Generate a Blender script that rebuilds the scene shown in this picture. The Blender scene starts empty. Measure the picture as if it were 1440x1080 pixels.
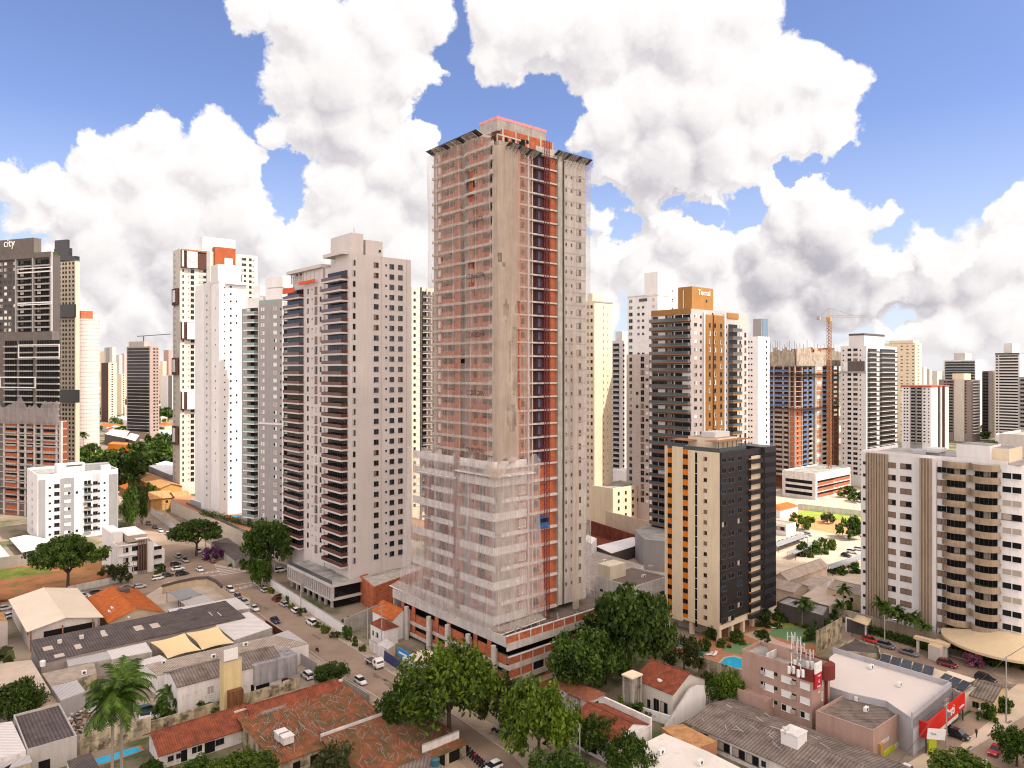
import bpy, math, random
from mathutils import Vector, Matrix
R = math.radians
rnd = random.Random(7)
SC = bpy.context.scene
COL = SC.collection
# ---------------------------------------------------------------- camera
F, H, HY, CX = 1030.0, 72.0, 520.0, 720.0
cam_d = bpy.data.cameras.new('camera'); cam = bpy.data.objects.new('camera', cam_d)
COL.objects.link(cam)
cam.location = (0, 0, H); cam.rotation_euler = (R(90), 0, 0)
cam_d.sensor_width = 36; cam_d.lens = 36*F/1440; cam_d.shift_y = -20/1440
cam_d.clip_start = 1; cam_d.clip_end = 60000
SC.camera = cam
# ---------------------------------------------------------------- light
SUN_EL, SUN_AZ = 52.0, 112.0            # azimuth clockwise from the view direction
sd = Vector((math.sin(R(SUN_AZ))*math.cos(R(SUN_EL)), math.cos(R(SUN_AZ))*math.cos(R(SUN_EL)), math.sin(R(SUN_EL))))
sun_d = bpy.data.lights.new('sun', 'SUN'); sun = bpy.data.objects.new('sun', sun_d); COL.objects.link(sun)
sun_d.energy = 3.6; sun_d.angle = R(0.9); sun_d.color = (1, .93, .83)
sun.rotation_euler = (-sd).to_track_quat('-Z', 'Y').to_euler()
SC.view_settings.view_transform = 'Standard'; SC.view_settings.look = 'None'
SC.view_settings.exposure = 0.9; SC.view_settings.gamma = 1
SC.cycles.max_bounces = 5; SC.cycles.diffuse_bounces = 2; SC.cycles.glossy_bounces = 2
SC.cycles.transparent_max_bounces = 16; SC.cycles.sample_clamp_indirect = 4
SC.cycles.use_adaptive_sampling = True; SC.cycles.adaptive_threshold = 0.02
SC.cycles.use_denoising = True; SC.cycles.pixel_filter_type = 'BLACKMAN_HARRIS'; SC.cycles.filter_width = 1.15

# ---------------------------------------------------------------- node helpers
class NT:
    def __init__(s, tree): s.t = tree; s.n = tree.nodes; s.l = tree.links
    def new(s, typ, **kw):
        n = s.n.new(typ)
        for k, v in kw.items(): setattr(n, k, v)
        return n
    def put(s, sock, v):
        if isinstance(v, bpy.types.NodeSocket): s.l.new(v, sock)
        elif v is not None: sock.default_value = v
    def math(s, op, a, b=None, c=None, clamp=False):
        n = s.new('ShaderNodeMath', operation=op); n.use_clamp = clamp
        s.put(n.inputs[0], a); s.put(n.inputs[1], b); s.put(n.inputs[2], c)
        return n.outputs[0]
    def vm(s, op, a, b=None, scale=None):
        n = s.new('ShaderNodeVectorMath', operation=op)
        s.put(n.inputs[0], a); s.put(n.inputs[1], b)
        if scale is not None: s.put(n.inputs['Scale'], scale)
        return n.outputs['Value'] if op in ('DISTANCE', 'LENGTH', 'DOT_PRODUCT') else n.outputs[0]
    def noise(s, vec, scale, detail=3, rough=.55, out='Fac'):
        n = s.new('ShaderNodeTexNoise'); s.put(n.inputs['Vector'], vec)
        n.inputs['Scale'].default_value = scale; n.inputs['Detail'].default_value = detail; n.inputs['Roughness'].default_value = rough
        return n.outputs[out]
    def rng(s, v, a, b, c, d, smooth=False):
        n = s.new('ShaderNodeMapRange'); s.put(n.inputs[0], v)
        if smooth: n.interpolation_type = 'SMOOTHSTEP'
        for i, x in enumerate((a, b, c, d)): n.inputs[i+1].default_value = x
        return n.outputs[0]
    def mix(s, f, a, b, mode='MIX'):
        n = s.new('ShaderNodeMix', data_type='RGBA', blend_type=mode)
        s.put(n.inputs[0], f)
        for i, v in ((6, a), (7, b)):
            if isinstance(v, bpy.types.NodeSocket): s.l.new(v, n.inputs[i])
            else: n.inputs[i].default_value = (*v[:3], 1)
        return n.outputs[2]
    def ramp(s, f, stops):
        n = s.new('ShaderNodeValToRGB'); s.put(n.inputs[0], f)
        el = n.color_ramp.elements
        while len(el) < len(stops): el.new(.5)
        for e, (p, c) in zip(el, stops): e.position = p; e.color = (*c, 1)
        return n.outputs[0]

# ---------------------------------------------------------------- sky
def gdir(px, py):
    return Vector(((px-CX)/F, 1, (HY-py)/F)).normalized()
CLOUD_L = 5.5
BLOBS = [(20,268,34),(70,262,34),(40,315,45),(140,205,28),(132,245,42),(110,300,55),(215,190,36),(200,240,60),(290,185,38),(300,230,66),(340,225,40),(235,310,85),(330,300,72),(372,300,42),(150,350,70),(60,370,60),(395,350,60),(280,390,80),
 (350,8,34),(430,40,62),(420,110,55),(480,100,85),(545,50,70),(590,20,45),(560,110,60),(430,175,48),(490,180,62),(385,180,26),(540,150,40),(618,110,18),(608,150,16),
 (440,245,30),(480,265,55),(540,235,52),(590,210,40),(600,260,60),(520,320,75),(450,345,62),(590,360,70),
 (700,20,45),(690,70,38),(760,50,75),(840,50,72),(900,30,66),(960,45,75),(1040,20,60),(800,105,34),(1010,85,60),
 (835,130,30),(820,185,36),(870,170,60),(930,150,70),(1000,140,75),(1070,120,66),(1130,110,42),(1180,130,44),(1160,175,52),(1100,190,60),(1020,210,70),(940,225,72),(870,235,48),(1075,235,35),(1165,215,34),
 (1000,275,46),(930,285,40),(860,300,34),(1040,250,36),(1090,265,34),
 (1150,275,40),(1185,285,42),(1105,310,52),(1170,330,66),(1240,310,34),(1080,350,48),(1100,385,60),(1200,370,55),(960,330,44),(900,355,55),(1000,360,48),(850,370,45),(930,400,50),
 (1440,275,30),(1410,305,44),(1350,330,55),(1290,345,52),(1230,375,55),(1390,370,72),(1310,390,62),(1440,360,60),(1180,420,60),(1260,425,60),(1400,430,66),(1100,450,60),
 (190,440,70),(300,440,80),(420,420,75),(140,380,60),(700,430,90),(90,440,70),(230,460,50),(560,420,80),(680,420,120),(1330,460,70),(1000,450,80),(1440,470,60),(820,420,60),(1030,100,20)]
GAPS = [(1250,335,34),(1340,290,60),(1275,445,26),(880,315,24),(1180,240,30),(985,300,22),(404,250,44),(625,150,46),(760,145,60),(655,215,40),(858,275,30),(950,282,20),(1040,292,40),(1215,250,46),(775,300,36),(160,130,40),(35,345,26),(1120,235,26)]
SHADES = [(1110,392,100,.62),(1195,420,60,.30),(940,222,75,.30),(1010,225,60,.22),(455,120,100,.20),(470,205,60,.22),(300,320,90,.20),(215,415,80,.34),(560,305,60,.2),(790,75,70,.16),(920,75,60,.14),(1375,400,70,.25),(1288,416,52,.40),(880,330,60,.18),(130,340,60,.18),(1020,470,60,.2)]
def make_world():
    w = bpy.data.worlds.new('World'); SC.world = w; w.use_nodes = True
    n = NT(w.node_tree); n.n.clear()
    out = n.new('ShaderNodeOutputWorld'); bg = n.new('ShaderNodeBackground')
    sky = n.new('ShaderNodeTexSky', sky_type='NISHITA'); sky.sun_disc = False
    sky.sun_elevation = R(SUN_EL); sky.sun_rotation = R(SUN_AZ); sky.air_density = 1.0; sky.dust_density = .6; sky.ozone_density = 2.2
    sky.altitude = 800
    # cloud density as a node group of the view direction on the sky sphere
    g = bpy.data.node_groups.new('cloud_density', 'ShaderNodeTree')
    g.interface.new_socket('Vec', in_out='INPUT', socket_type='NodeSocketVector')
    for k_ in 'DBT': g.interface.new_socket(k_, in_out='OUTPUT', socket_type='NodeSocketFloat')
    q = NT(g); gi = q.new('NodeGroupInput'); go = q.new('NodeGroupOutput')
    v0 = gi.outputs[0]
    w1 = q.vm('SUBTRACT', q.noise(v0, 13, 9, .60, 'Color'), (.5, .5, .5)); w2 = q.vm('SUBTRACT', q.noise(v0, 55, 5, .6, 'Color'), (.5, .5, .5))
    v = q.vm('ADD', v0, q.vm('ADD', q.vm('SCALE', w1, scale=.085), q.vm('SCALE', w2, scale=.014)))
    acc = None
    for px, py, r in BLOBS:
        c = gdir(px, py); rr = r/F*(1/(1+((px-CX)/F)**2)**.5)*1.0
        d = q.vm('DISTANCE', v, tuple(c))
        d2 = q.math('MULTIPLY', d, d)
        b = q.math('MULTIPLY_ADD', d2, -1/rr**2, 1.0)
        b = q.math('MULTIPLY', b, .42+.5*min(1, r/75))
        b = q.math('MAXIMUM', b, -1.2)
        if acc is None: acc = b
        else:
            m = q.new('ShaderNodeMath', operation='SMOOTH_MAX'); q.put(m.inputs[0], acc); q.put(m.inputs[1], b); m.inputs[2].default_value = .07
            acc = m.outputs[0]
    for px, py, r in GAPS:
        d = q.vm('DISTANCE', v, tuple(gdir(px, py))); d2 = q.math('MULTIPLY', d, d)
        acc = q.math('SUBTRACT', acc, q.math('MULTIPLY', q.math('MAXIMUM', q.math('MULTIPLY_ADD', d2, -(F/r)**2, 1.0), 0), .9))
    # scattered clouds for the rest of the sky dome
    sx = q.new('ShaderNodeSeparateXYZ'); q.put(sx.inputs[0], v)
    gen = q.noise(v, 2.6, 4, .5)
    gen = q.rng(gen, .42, .66, -.6, .9)
    back = q.rng(sx.outputs[1], .25, .62, 1, 0)
    gen = q.math('ADD', q.math('MULTIPLY', gen, back), q.math('MULTIPLY', q.math('SUBTRACT', 1, back), -1.2))
    hz = q.math('ADD', q.rng(sx.outputs[2], .0, .12, .30, -1.2), q.math('MULTIPLY', q.math('SUBTRACT', q.noise(v, 6, 4, .5), .5), 1.8))     # cloud banks piled along the horizon
    acc = q.math('MAXIMUM', acc, q.math('MAXIMUM', gen, hz))
    n1 = q.noise(v0, 10, 9, .6); n2 = q.noise(v0, 60, 5, .65)
    det = q.math('ADD', q.math('MULTIPLY', q.math('SUBTRACT', n1, .5), 1.0), q.math('MULTIPLY', q.math('SUBTRACT', n2, .5), .45))
    q.put(go.inputs['D'], q.math('ADD', acc, q.math('MULTIPLY', det, .62)))
    q.put(go.inputs['B'], acc); q.put(go.inputs['T'], det)
    tc = n.new('ShaderNodeTexCoord')
    vec = n.vm('NORMALIZE', tc.outputs['Generated'])
    def dens(vv):
        k = n.new('ShaderNodeGroup'); k.node_tree = g; n.put(k.inputs[0], vv); return k.outputs
    A = dens(vec); L1 = dens(n.vm('ADD', vec, (.012, -.003, .020)))
    D0 = A['D']
    alpha = n.rng(D0, -.04, .22, 0, 1, True)
    big = n.math('MULTIPLY', n.math('SUBTRACT', A['B'], L1['B']), 1.15)
    mid = n.math('MULTIPLY', n.math('SUBTRACT', A['T'], L1['T']), .30)
    edge = n.rng(D0, .02, .45, .20, 0)
    lit = n.math('ADD', n.math('ADD', n.math('MINIMUM', n.math('MAXIMUM', big, -.3), .35), mid), edge)
    z = n.new('ShaderNodeSeparateXYZ'); n.put(z.inputs[0], vec)
    soft = n.noise(vec, 2.3, 3, .5); WV = []
    lit = n.math('ADD', lit, n.rng(soft, .34, .66, .68, .92))
    for px, py, r, k in SHADES:
        d = n.vm('DISTANCE', n.vm('ADD', vec, n.vm('SCALE', n.vm('SUBTRACT', n.noise(vec, 12, 4, .6, 'Color'), (.5, .5, .5)), scale=.07)) if px == SHADES[0][0] else WV[0], tuple(gdir(px, py)))
        if not WV: WV.append(d.node.inputs[0].links[0].from_socket)
        lit = n.math('SUBTRACT', lit, n.rng(d, .2*r/F, 1.25*r/F, k*.72, 0, True))
    lit = n.math('MAXIMUM', n.math('MINIMUM', lit, 1), 0)
    ccol = n.ramp(lit, [(0, (.44, .425, .48)), (.25, (.60, .57, .61)), (.5, (.80, .765, .78)), (.75, (.95, .92, .91)), (1, (1.02, 1.0, .985))])
    skc = n.mix(1.0, sky.outputs[0], (.95, .875, 1.03), 'MULTIPLY')
    veil = n.rng(z.outputs[2], 0, .30, .72, .0)
    skc = n.mix(veil, skc, (4.0, 4.4, 5.0))
    near = n.rng(n.vm('DOT_PRODUCT', vec, tuple(sd)), .38, .92, 0, 1, True)   # added glow round the sun, lifts the light on shaded faces
    back = n.rng(z.outputs[1], .42, -.15, 0, .85, True)                        # and added warm bright sky behind the camera, unseen, fills the shade
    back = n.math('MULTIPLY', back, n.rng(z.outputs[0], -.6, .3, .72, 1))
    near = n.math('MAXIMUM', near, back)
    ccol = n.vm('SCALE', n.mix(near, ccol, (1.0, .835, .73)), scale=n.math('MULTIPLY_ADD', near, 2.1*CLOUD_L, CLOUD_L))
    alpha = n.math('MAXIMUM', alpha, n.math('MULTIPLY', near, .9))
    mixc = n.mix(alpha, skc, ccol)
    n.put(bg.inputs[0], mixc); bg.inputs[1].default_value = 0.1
    n.l.new(bg.outputs[0], out.inputs[0])
    w.cycles.sampling_method = 'NONE'        # the sky is soft and even: no importance map needed
make_world()

# ---------------------------------------------------------------- materials
MATS = {}
def base(name, rough=.8, spec=.3, metal=0.):
    m = bpy.data.materials.new(name); m.use_nodes = True
    n = NT(m.node_tree); b = n.n['Principled BSDF']
    b.inputs['Roughness'].default_value = rough; b.inputs['Specular IOR Level'].default_value = spec; b.inputs['Metallic'].default_value = metal
    return m, n, b
def mat(name, col, rough=.85, var=.10, scale=.35, streak=.10, line=None, stripe=None, spec=.12, metal=0., mott=None, bump=0.):
    """painted wall, concrete, roofing ... : colour with blotches, rain streaks, floor joints or corrugation"""
    if name in MATS: return MATS[name]
    m, n, b = base(name, rough, spec, metal)
    tc = n.new('ShaderNodeTexCoord').outputs['Object']
    k = n.rng(n.noise(tc, scale, 4, .6), .3, .7, 1-var, 1+var)
    if streak:
        mp = n.new('ShaderNodeMapping'); mp.inputs['Scale'].default_value = (1.1, 1.1, .11); n.put(mp.inputs[0], tc)
        k = n.math('MULTIPLY', k, n.rng(n.noise(mp.outputs[0], .8, 4, .65), .35, .75, 1, 1-streak*1.6))
    fine = n.noise(tc, 3.2, 2, .6)
    k = n.math('MULTIPLY', k, n.rng(fine, .3, .7, 1-var*.5, 1+var*.5))
    sp = n.new('ShaderNodeSeparateXYZ'); n.put(sp.inputs[0], tc)
    if line:
        f = n.math('FRACT', n.math('DIVIDE', sp.outputs[2], line))
        k = n.math('MULTIPLY', k, n.math('SUBTRACT', 1, n.math('MULTIPLY', n.math('LESS_THAN', f, .035), .16)))
    if stripe:
        ax, per, amt = stripe
        s_ = n.math('SINE', n.math('MULTIPLY', sp.outputs['xyz'.index(ax)], 6.2832/per))
        k = n.math('MULTIPLY', k, n.rng(s_, -1, 1, 1-amt, 1+amt*.4))
    c = tuple(col)
    if mott:                                   # second colour in ragged patches
        c2, sc, lo, hi = mott
        c = n.mix(n.rng(n.noise(tc, sc, 6, .68), lo, hi, 0, 1), col, c2)
    n.put(b.inputs['Base Color'], n.vm('SCALE', n.mix(0, c, c) if not isinstance(c, tuple) else c, scale=k))
    if bump or stripe:
        bp = n.new('ShaderNodeBump'); bp.inputs['Strength'].default_value = bump or .35; bp.inputs['Distance'].default_value = .1
        n.put(bp.inputs['Height'], s_ if stripe else fine); n.put(b.inputs['Normal'], bp.outputs[0])
    MATS[name] = m; return m
def glass(name, col, rough=.08, spec=.5):
    if name in MATS: return MATS[name]
    m, n, b = base(name, rough, spec)
    g = n.new('ShaderNodeNewGeometry')
    k = n.rng(g.outputs['Random Per Island'], 0, 1, .55, 1.6)
    n.put(b.inputs['Base Color'], n.vm('SCALE', col, scale=k))
    MATS[name] = m; return m
def leafmat(name, dark, light, hue=None):
    if name in MATS: return MATS[name]
    m, n, b = base(name, .55, .25)
    g = n.new('ShaderNodeNewGeometry'); tc = n.new('ShaderNodeTexCoord')
    big = n.noise(tc.outputs['Object'], .32, 3, .6)
    f = n.math('ADD', n.math('MULTIPLY', g.outputs['Random Per Island'], .55), n.math('MULTIPLY', n.math('SUBTRACT', big, .27), 1.0), clamp=True)
    stops = [(.12, dark), (.85, light)]
    c = n.ramp(f, stops)
    oi = n.new('ShaderNodeObjectInfo')
    c = n.vm('SCALE', c, scale=n.rng(oi.outputs['Random'], 0, 1, .8, 1.2))
    n.put(b.inputs['Base Color'], c)
    tr = n.new('ShaderNodeBsdfTranslucent'); n.put(tr.inputs[0], c)
    mx = n.new('ShaderNodeMixShader'); mx.inputs[0].default_value = .28
    n.l.new(b.outputs[0], mx.inputs[1]); n.l.new(tr.outputs[0], mx.inputs[2])
    n.l.new(mx.outputs[0], n.n['Material Output'].inputs[0])
    MATS[name] = m; return m
def plain(name, col, rough=.5, spec=.4, metal=0.):
    if name in MATS: return MATS[name]
    m, n, b = base(name, rough, spec, metal)
    tc = n.new('ShaderNodeTexCoord').outputs['Object']
    n.put(b.inputs['Base Color'], n.vm('SCALE', col, scale=n.rng(n.noise(tc, 1.7, 3), .3, .7, .93, 1.06)))
    MATS[name] = m; return m

# ---------------------------------------------------------------- mesh builder
class MB:
    def __init__(s): s.v = []; s.f = []; s.k = []; s.mats = []
    def mi(s, m):
        if m not in s.mats: s.mats.append(m)
        return s.mats.index(m)
    def face(s, pts, m):
        i = len(s.v); s.v += [tuple(p) for p in pts]; s.f.append(tuple(range(i, i+len(pts)))); s.k.append(s.mi(m))
    def box(s, x0, y0, z0, x1, y1, z1, m, top=None):
        if x1 < x0: x0, x1 = x1, x0
        if y1 < y0: y0, y1 = y1, y0
        if z1 < z0: z0, z1 = z1, z0
        i = len(s.v); k = s.mi(m); kt = s.mi(top) if top else k
        s.v += [(x0,y0,z0),(x1,y0,z0),(x1,y1,z0),(x0,y1,z0),(x0,y0,z1),(x1,y0,z1),(x1,y1,z1),(x0,y1,z1)]
        for q, kk in (((3,2,1,0),k),((4,5,6,7),kt),((0,1,5,4),k),((1,2,6,5),k),((2,3,7,6),k),((3,0,4,7),k)):
            s.f.append(tuple(i+j for j in q)); s.k.append(kk)
        return s
    def prism(s, pts, z0, z1, m, top=None):
        n = len(pts); i = len(s.v); k = s.mi(m)
        s.v += [(x, y, z0) for x, y in pts] + [(x, y, z1) for x, y in pts]
        s.f.append(tuple(i+n+j for j in range(n))); s.k.append(s.mi(top) if top else k)
        s.f.append(tuple(i+n-1-j for j in range(n))); s.k.append(k)
        for j in range(n):
            s.f.append((i+j, i+(j+1)%n, i+n+(j+1)%n, i+n+j)); s.k.append(k)
        return s
    def tube(s, p0, p1, r0, r1=None, n=6, m=None, cap=True):
        p0, p1 = Vector(p0), Vector(p1); r1 = r0 if r1 is None else r1
        d = (p1-p0)
        if d.length < 1e-6: return s
        d.normalize()
        a = d.orthogonal().normalized(); b = d.cross(a); i = len(s.v); k = s.mi(m)
        for p, r in ((p0, r0), (p1, r1)):
            for j in range(n):
                t = 6.28319*j/n; s.v.append(tuple(p+a*(r*math.cos(t))+b*(r*math.sin(t))))
        for j in range(n):
            s.f.append((i+j, i+(j+1)%n, i+n+(j+1)%n, i+n+j)); s.k.append(k)
        if cap:
            s.f.append(tuple(i+n-1-j for j in range(n))); s.k.append(k)
            s.f.append(tuple(i+n+j for j in range(n))); s.k.append(k)
        return s
    def bar(s, p0, p1, w, m): return s.tube(p0, p1, w*.7, w*.7, 4, m)
    def add(s, me, mtx):
        i = len(s.v); km = [s.mi(x) for x in me.materials]
        s.v += [tuple(mtx @ v.co) for v in me.vertices]
        for p in me.polygons:
            s.f.append(tuple(i+j for j in p.vertices)); s.k.append(km[p.material_index])
    def mesh(s, name, smooth=False):
        me = bpy.data.meshes.new(name); me.from_pydata(s.v, [], s.f)
        for m in s.mats: me.materials.append(m)
        me.polygons.foreach_set('material_index', s.k)
        if smooth: me.polygons.foreach_set('use_smooth', [True]*len(s.f))
        me.update(); return me
    def build(s, name, parent=None, loc=None, smooth=False):
        return put(name, s.mesh(name, smooth), parent, loc)
def put(name, me, parent=None, loc=None, rz=0, sc=None):
    o = bpy.data.objects.new(name, me); COL.objects.link(o)
    if parent is not None: o.parent = parent
    if loc is not None: o.location = loc
    if rz: o.rotation_euler = (0, 0, rz)
    if sc is not None: o.scale = sc
    return o
def tag(o, label=None, cat=None, group=None, kind=None):
    for k, v in (('label', label), ('category', cat), ('group', group), ('kind', kind)):
        if v: o[k] = v
    return o
def thing(name, label, cat, loc=(0, 0, 0), rz=0, group=None):
    return tag(put(name, None, None, loc, rz), label, cat, group)
def copy_tree(root, loc, rz=0, sc=None, label=None, group=None, cm=None):
    r = root.copy(); COL.objects.link(r); r.location = loc; r.rotation_euler = (0, 0, rz)
    if sc is not None: r.scale = sc if hasattr(sc, '__len__') else (sc,)*3
    tag(r, label, None, group)
    for ch in root.children:
        c = ch.copy(); COL.objects.link(c); c.parent = r
        if cm and ch.name.split('.')[0] in cm: c.material_slots[0].link = 'OBJECT'; c.material_slots[0].material = cm[ch.name.split('.')[0]]
        for g in ch.children:
            d = g.copy(); COL.objects.link(d); d.parent = c
    return r
def struct(name, mb, smooth=False):
    return tag(mb.build(name, smooth=smooth), kind='structure')

# ---------------------------------------------------------------- where things stand
PHI = 40.8
def G(px, py, z=0.):
    Y = F*(H-z)/(py-HY); return Vector(((px-CX)*Y/F, Y, z))
def GY(px, Y, z=0.): return Vector(((px-CX)*Y/F, Y, z))
class B:
    """a thing with a near corner at its origin: local x runs along its right-hand face, local y along its left-hand face"""
    def __init__(s, name, label, cat, px, Y=None, py=None, rot=PHI, z=0., group=None, L=None, Rr=None):
        if Y is None: Y = F*(H-z)/(py-HY)
        s.o = Vector(((px-CX)*Y/F, Y)); s.rot = R(rot)
        s.ex = Vector((math.cos(s.rot), math.sin(s.rot))); s.ey = Vector((-math.sin(s.rot), math.cos(s.rot)))
        s.root = thing(name, label, cat, (s.o.x, s.o.y, 0), s.rot, group)
        s.p = {}; s.wins = []
        s.A = s.sx(Rr) if Rr is not None else 10.
        s.B = s.sy(L) if L is not None else 10.
    def sol(s, px, e, q):
        k = (px-CX)/F; return (k*q.y-q.x)/(e.x-k*e.y)
    def sx(s, px, y=0.): return s.sol(px, s.ex, s.o+s.ey*y)
    def sy(s, px, x=0.): return s.sol(px, s.ey, s.o+s.ex*x)
    def W(s, x, y): return s.o+s.ex*x+s.ey*y
    def zz(s, py, x=0., y=0.): return H-(py-HY)*s.W(x, y).y/F
    def mb(s, part): return s.p.setdefault(part, MB())
    def box(s, part, x0, y0, z0, x1, y1, z1, m, top=None): s.mb(part).box(x0, y0, z0, x1, y1, z1, m, top)
    def shell(s, z0, z1, m, roof, x0=0, y0=0, x1=None, y1=None, par=.9, t=.25, part='wall'):
        x1 = s.A if x1 is None else x1; y1 = s.B if y1 is None else y1
        w = s.mb(part); w.box(x0, y0, z0, x1, y1, z1, m)
        s.box('roof', x0+t, y0+t, z1, x1-t, y1-t, z1+.08, roof)
        if par:
            w.box(x0, y0, z1, x1, y0+t, z1+par, m); w.box(x0, y1-t, z1, x1, y1, z1+par, m)
            w.box(x0, y0+t, z1, x0+t, y1-t, z1+par, m); w.box(x1-t, y0+t, z1, x1, y1-t, z1+par, m)
    def win(s, face, u, z, w, h, kind='d', off=0.): s.wins.append((face, u, z, w, h, kind, off))
    def wcol(s, face, px, z0, fh, n, w, h, kind='mix', off=0., sill=1.0, skip=None):
        u = px[0] if isinstance(px, tuple) else (s.sx(px, off) if face == 'R' else s.sy(px, off))
        for i in range(n):
            if skip and skip(i): continue
            kd = rnd.choice(kind) if isinstance(kind, (list, tuple)) else kind
            s.win(face, u, z0+i*fh+sill, w, h, kd, off)
    def rep(s, name, mb, zs, smooth=False):
        me = mb.mesh(name, smooth); o = []
        for z in zs: o.append(put(name, me, s.root, (0, 0, z)))
        return o
    def bal(s, face, u0, u1, z0, fh, n, d=1.4, slab=None, rail=None, back=None, rh=1.0, off=0., th=.22, ends=True, bh=None, name='balcony', skip=None):
        """one balcony (slab, rail) and its dark opening per floor"""
        m = MB()
        u0, u1 = min(u0, u1), max(u0, u1)
        def bx(ua, da, za, ub, db, zb, mm, q=m):
            if face == 'R': q.box(ua, off+da, za, ub, off+db, zb, mm)
            else: q.box(off+da, ua, za, off+db, ub, zb, mm)
        bx(u0, -d, -th, u1, 0, 0, slab)
        if rail:
            bx(u0, -d, 0, u1, -d+.1, rh, rail)
            if ends: bx(u0, -d+.1, 0, u0+.1, 0, rh, rail); bx(u1-.1, -d+.1, 0, u1, 0, rh, rail)
        zs = [z0+i*fh for i in range(n) if not (skip and skip(i))]
        s.rep(name, m, zs)
        if back:
            q = MB(); g = .12; bx(u0+g, -.05, .02, u1-g, 0.02, bh or fh-.5, back, q)
            k = max(2, int((u1-u0)/1.6))
            for j in range(1, k):
                uu = u0+(u1-u0)*j/k; bx(uu-.04, -.1, .02, uu+.04, -.04, bh or fh-.5, FRAME, q)
            s.rep('balcony_door', q, zs)
    def text(s, part, txt, face, u, z, size, m, off=0., depth=.12, parent=None, sx=1.0):
        return text_part(part, txt, (u, off, z) if face == 'R' else (off, u, z), 0 if face == 'R' else -math.pi/2, size, m, depth, parent or s.root, sx)
    def done(s, cap=100, tiny=1.3):
        for k, mb in s.p.items():
            if mb.f: mb.build(k, s.root)
        dist = s.o.length
        ws = sorted(s.wins, key=lambda q: -(q[3]*q[4]))
        if any(q[3]*F/dist*.711 > tiny for q in ws): top, rest = ws[:cap], ws[cap:]
        else: top, rest = [], ws
        if len(rest) <= 2: top, rest = ws, []
        if rest and top: rnd2 = None
        m = MB()
        for lst, single in ((top, True), (rest, False)):
            for face, u, z, w, h, kd, off in lst:
                loc = Vector((u, off, z)) if face == 'R' else Vector((off, u, z)); rz = 0 if face == 'R' else -math.pi/2
                me = wmesh(kd)
                if single: put('window', me, s.root, loc, rz, (w, 1, h))
                else: m.add(me, Matrix.Translation(loc) @ Matrix.Rotation(rz, 4, 'Z') @ Matrix.Diagonal((w, 1, h, 1)))
        if m.f: tag(m.build('window', s.root), kind='stuff')
        return s.root
def text_part(name, txt, loc, rz, size, m, depth, parent, sx=1.0):
    c = bpy.data.curves.new('txt', 'FONT'); c.body = txt; c.size = size; c.extrude = depth/2; c.align_x = 'CENTER'; c.align_y = 'CENTER'
    o = bpy.data.objects.new('txt', c); COL.objects.link(o)
    me = bpy.data.meshes.new_from_object(o.evaluated_get(bpy.context.evaluated_depsgraph_get()))
    COL.objects.unlink(o); bpy.data.objects.remove(o); me.name = name
    me.transform(Matrix.Rotation(R(90), 4, 'X') @ Matrix.Diagonal((sx, 1, 1, 1))); me.materials.clear(); me.materials.append(m)
    return put(name, me, parent, loc, rz)

# a cumulus overhead to the right: its shadow lies over the near streets, the far town is in the sun
def overhead_cloud(shadow, z):
    m, n, b = base('cloud_white', 1, 0); n.put(b.inputs['Base Color'], (.9, .9, .9, 1))
    tp = n.new('ShaderNodeBsdfTransparent'); mx = n.new('ShaderNodeMixShader'); mx.inputs[0].default_value = .5; n.l.new(tp.outputs[0], mx.inputs[1]); n.l.new(b.outputs[0], mx.inputs[2]); n.l.new(mx.outputs[0], n.n['Material Output'].inputs[0])
    r = random.Random(12); q = MB()
    for (gx, gy, rad) in shadow:
        c = Vector((gx, gy, 0))+sd*(z/sd.z)+Vector((0, 0, r.uniform(-12, 25))); k = 9; i = len(q.v)
        for a in range(k+1):
            for e in range(2*k):
                t, f = math.pi*a/k, math.pi*e/k; rr = rad*(1+.13*math.sin(3*f+rad)*math.sin(t)+.08*math.sin(7*f+2*t))
                q.v.append((c.x+rr*math.sin(t)*math.cos(f), c.y+rr*math.sin(t)*math.sin(f), c.z+rr*.45*math.cos(t)))
        for a in range(k):
            for e in range(2*k):
                q.f.append((i+a*2*k+e, i+(a+1)*2*k+e, i+(a+1)*2*k+(e+1) % (2*k), i+a*2*k+(e+1) % (2*k))); q.k.append(q.mi(m))
    return tag(q.build('cloud', smooth=True), kind='structure')
overhead_cloud([(-150, 130, 110), (-230, 210, 85), (-80, 190, 100), (0, 150, 110), (60, 200, 80), (20, 225, 55), (100, 130, 90), (40, 60, 110), (180, 150, 70), (-60, 60, 110), (-20, 250, 45), (-110, 245, 60), (150, 60, 80), (130, 200, 55), (190, 215, 50), (90, 240, 45), (-300, 160, 80), (40, 270, 35)], 620)
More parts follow.
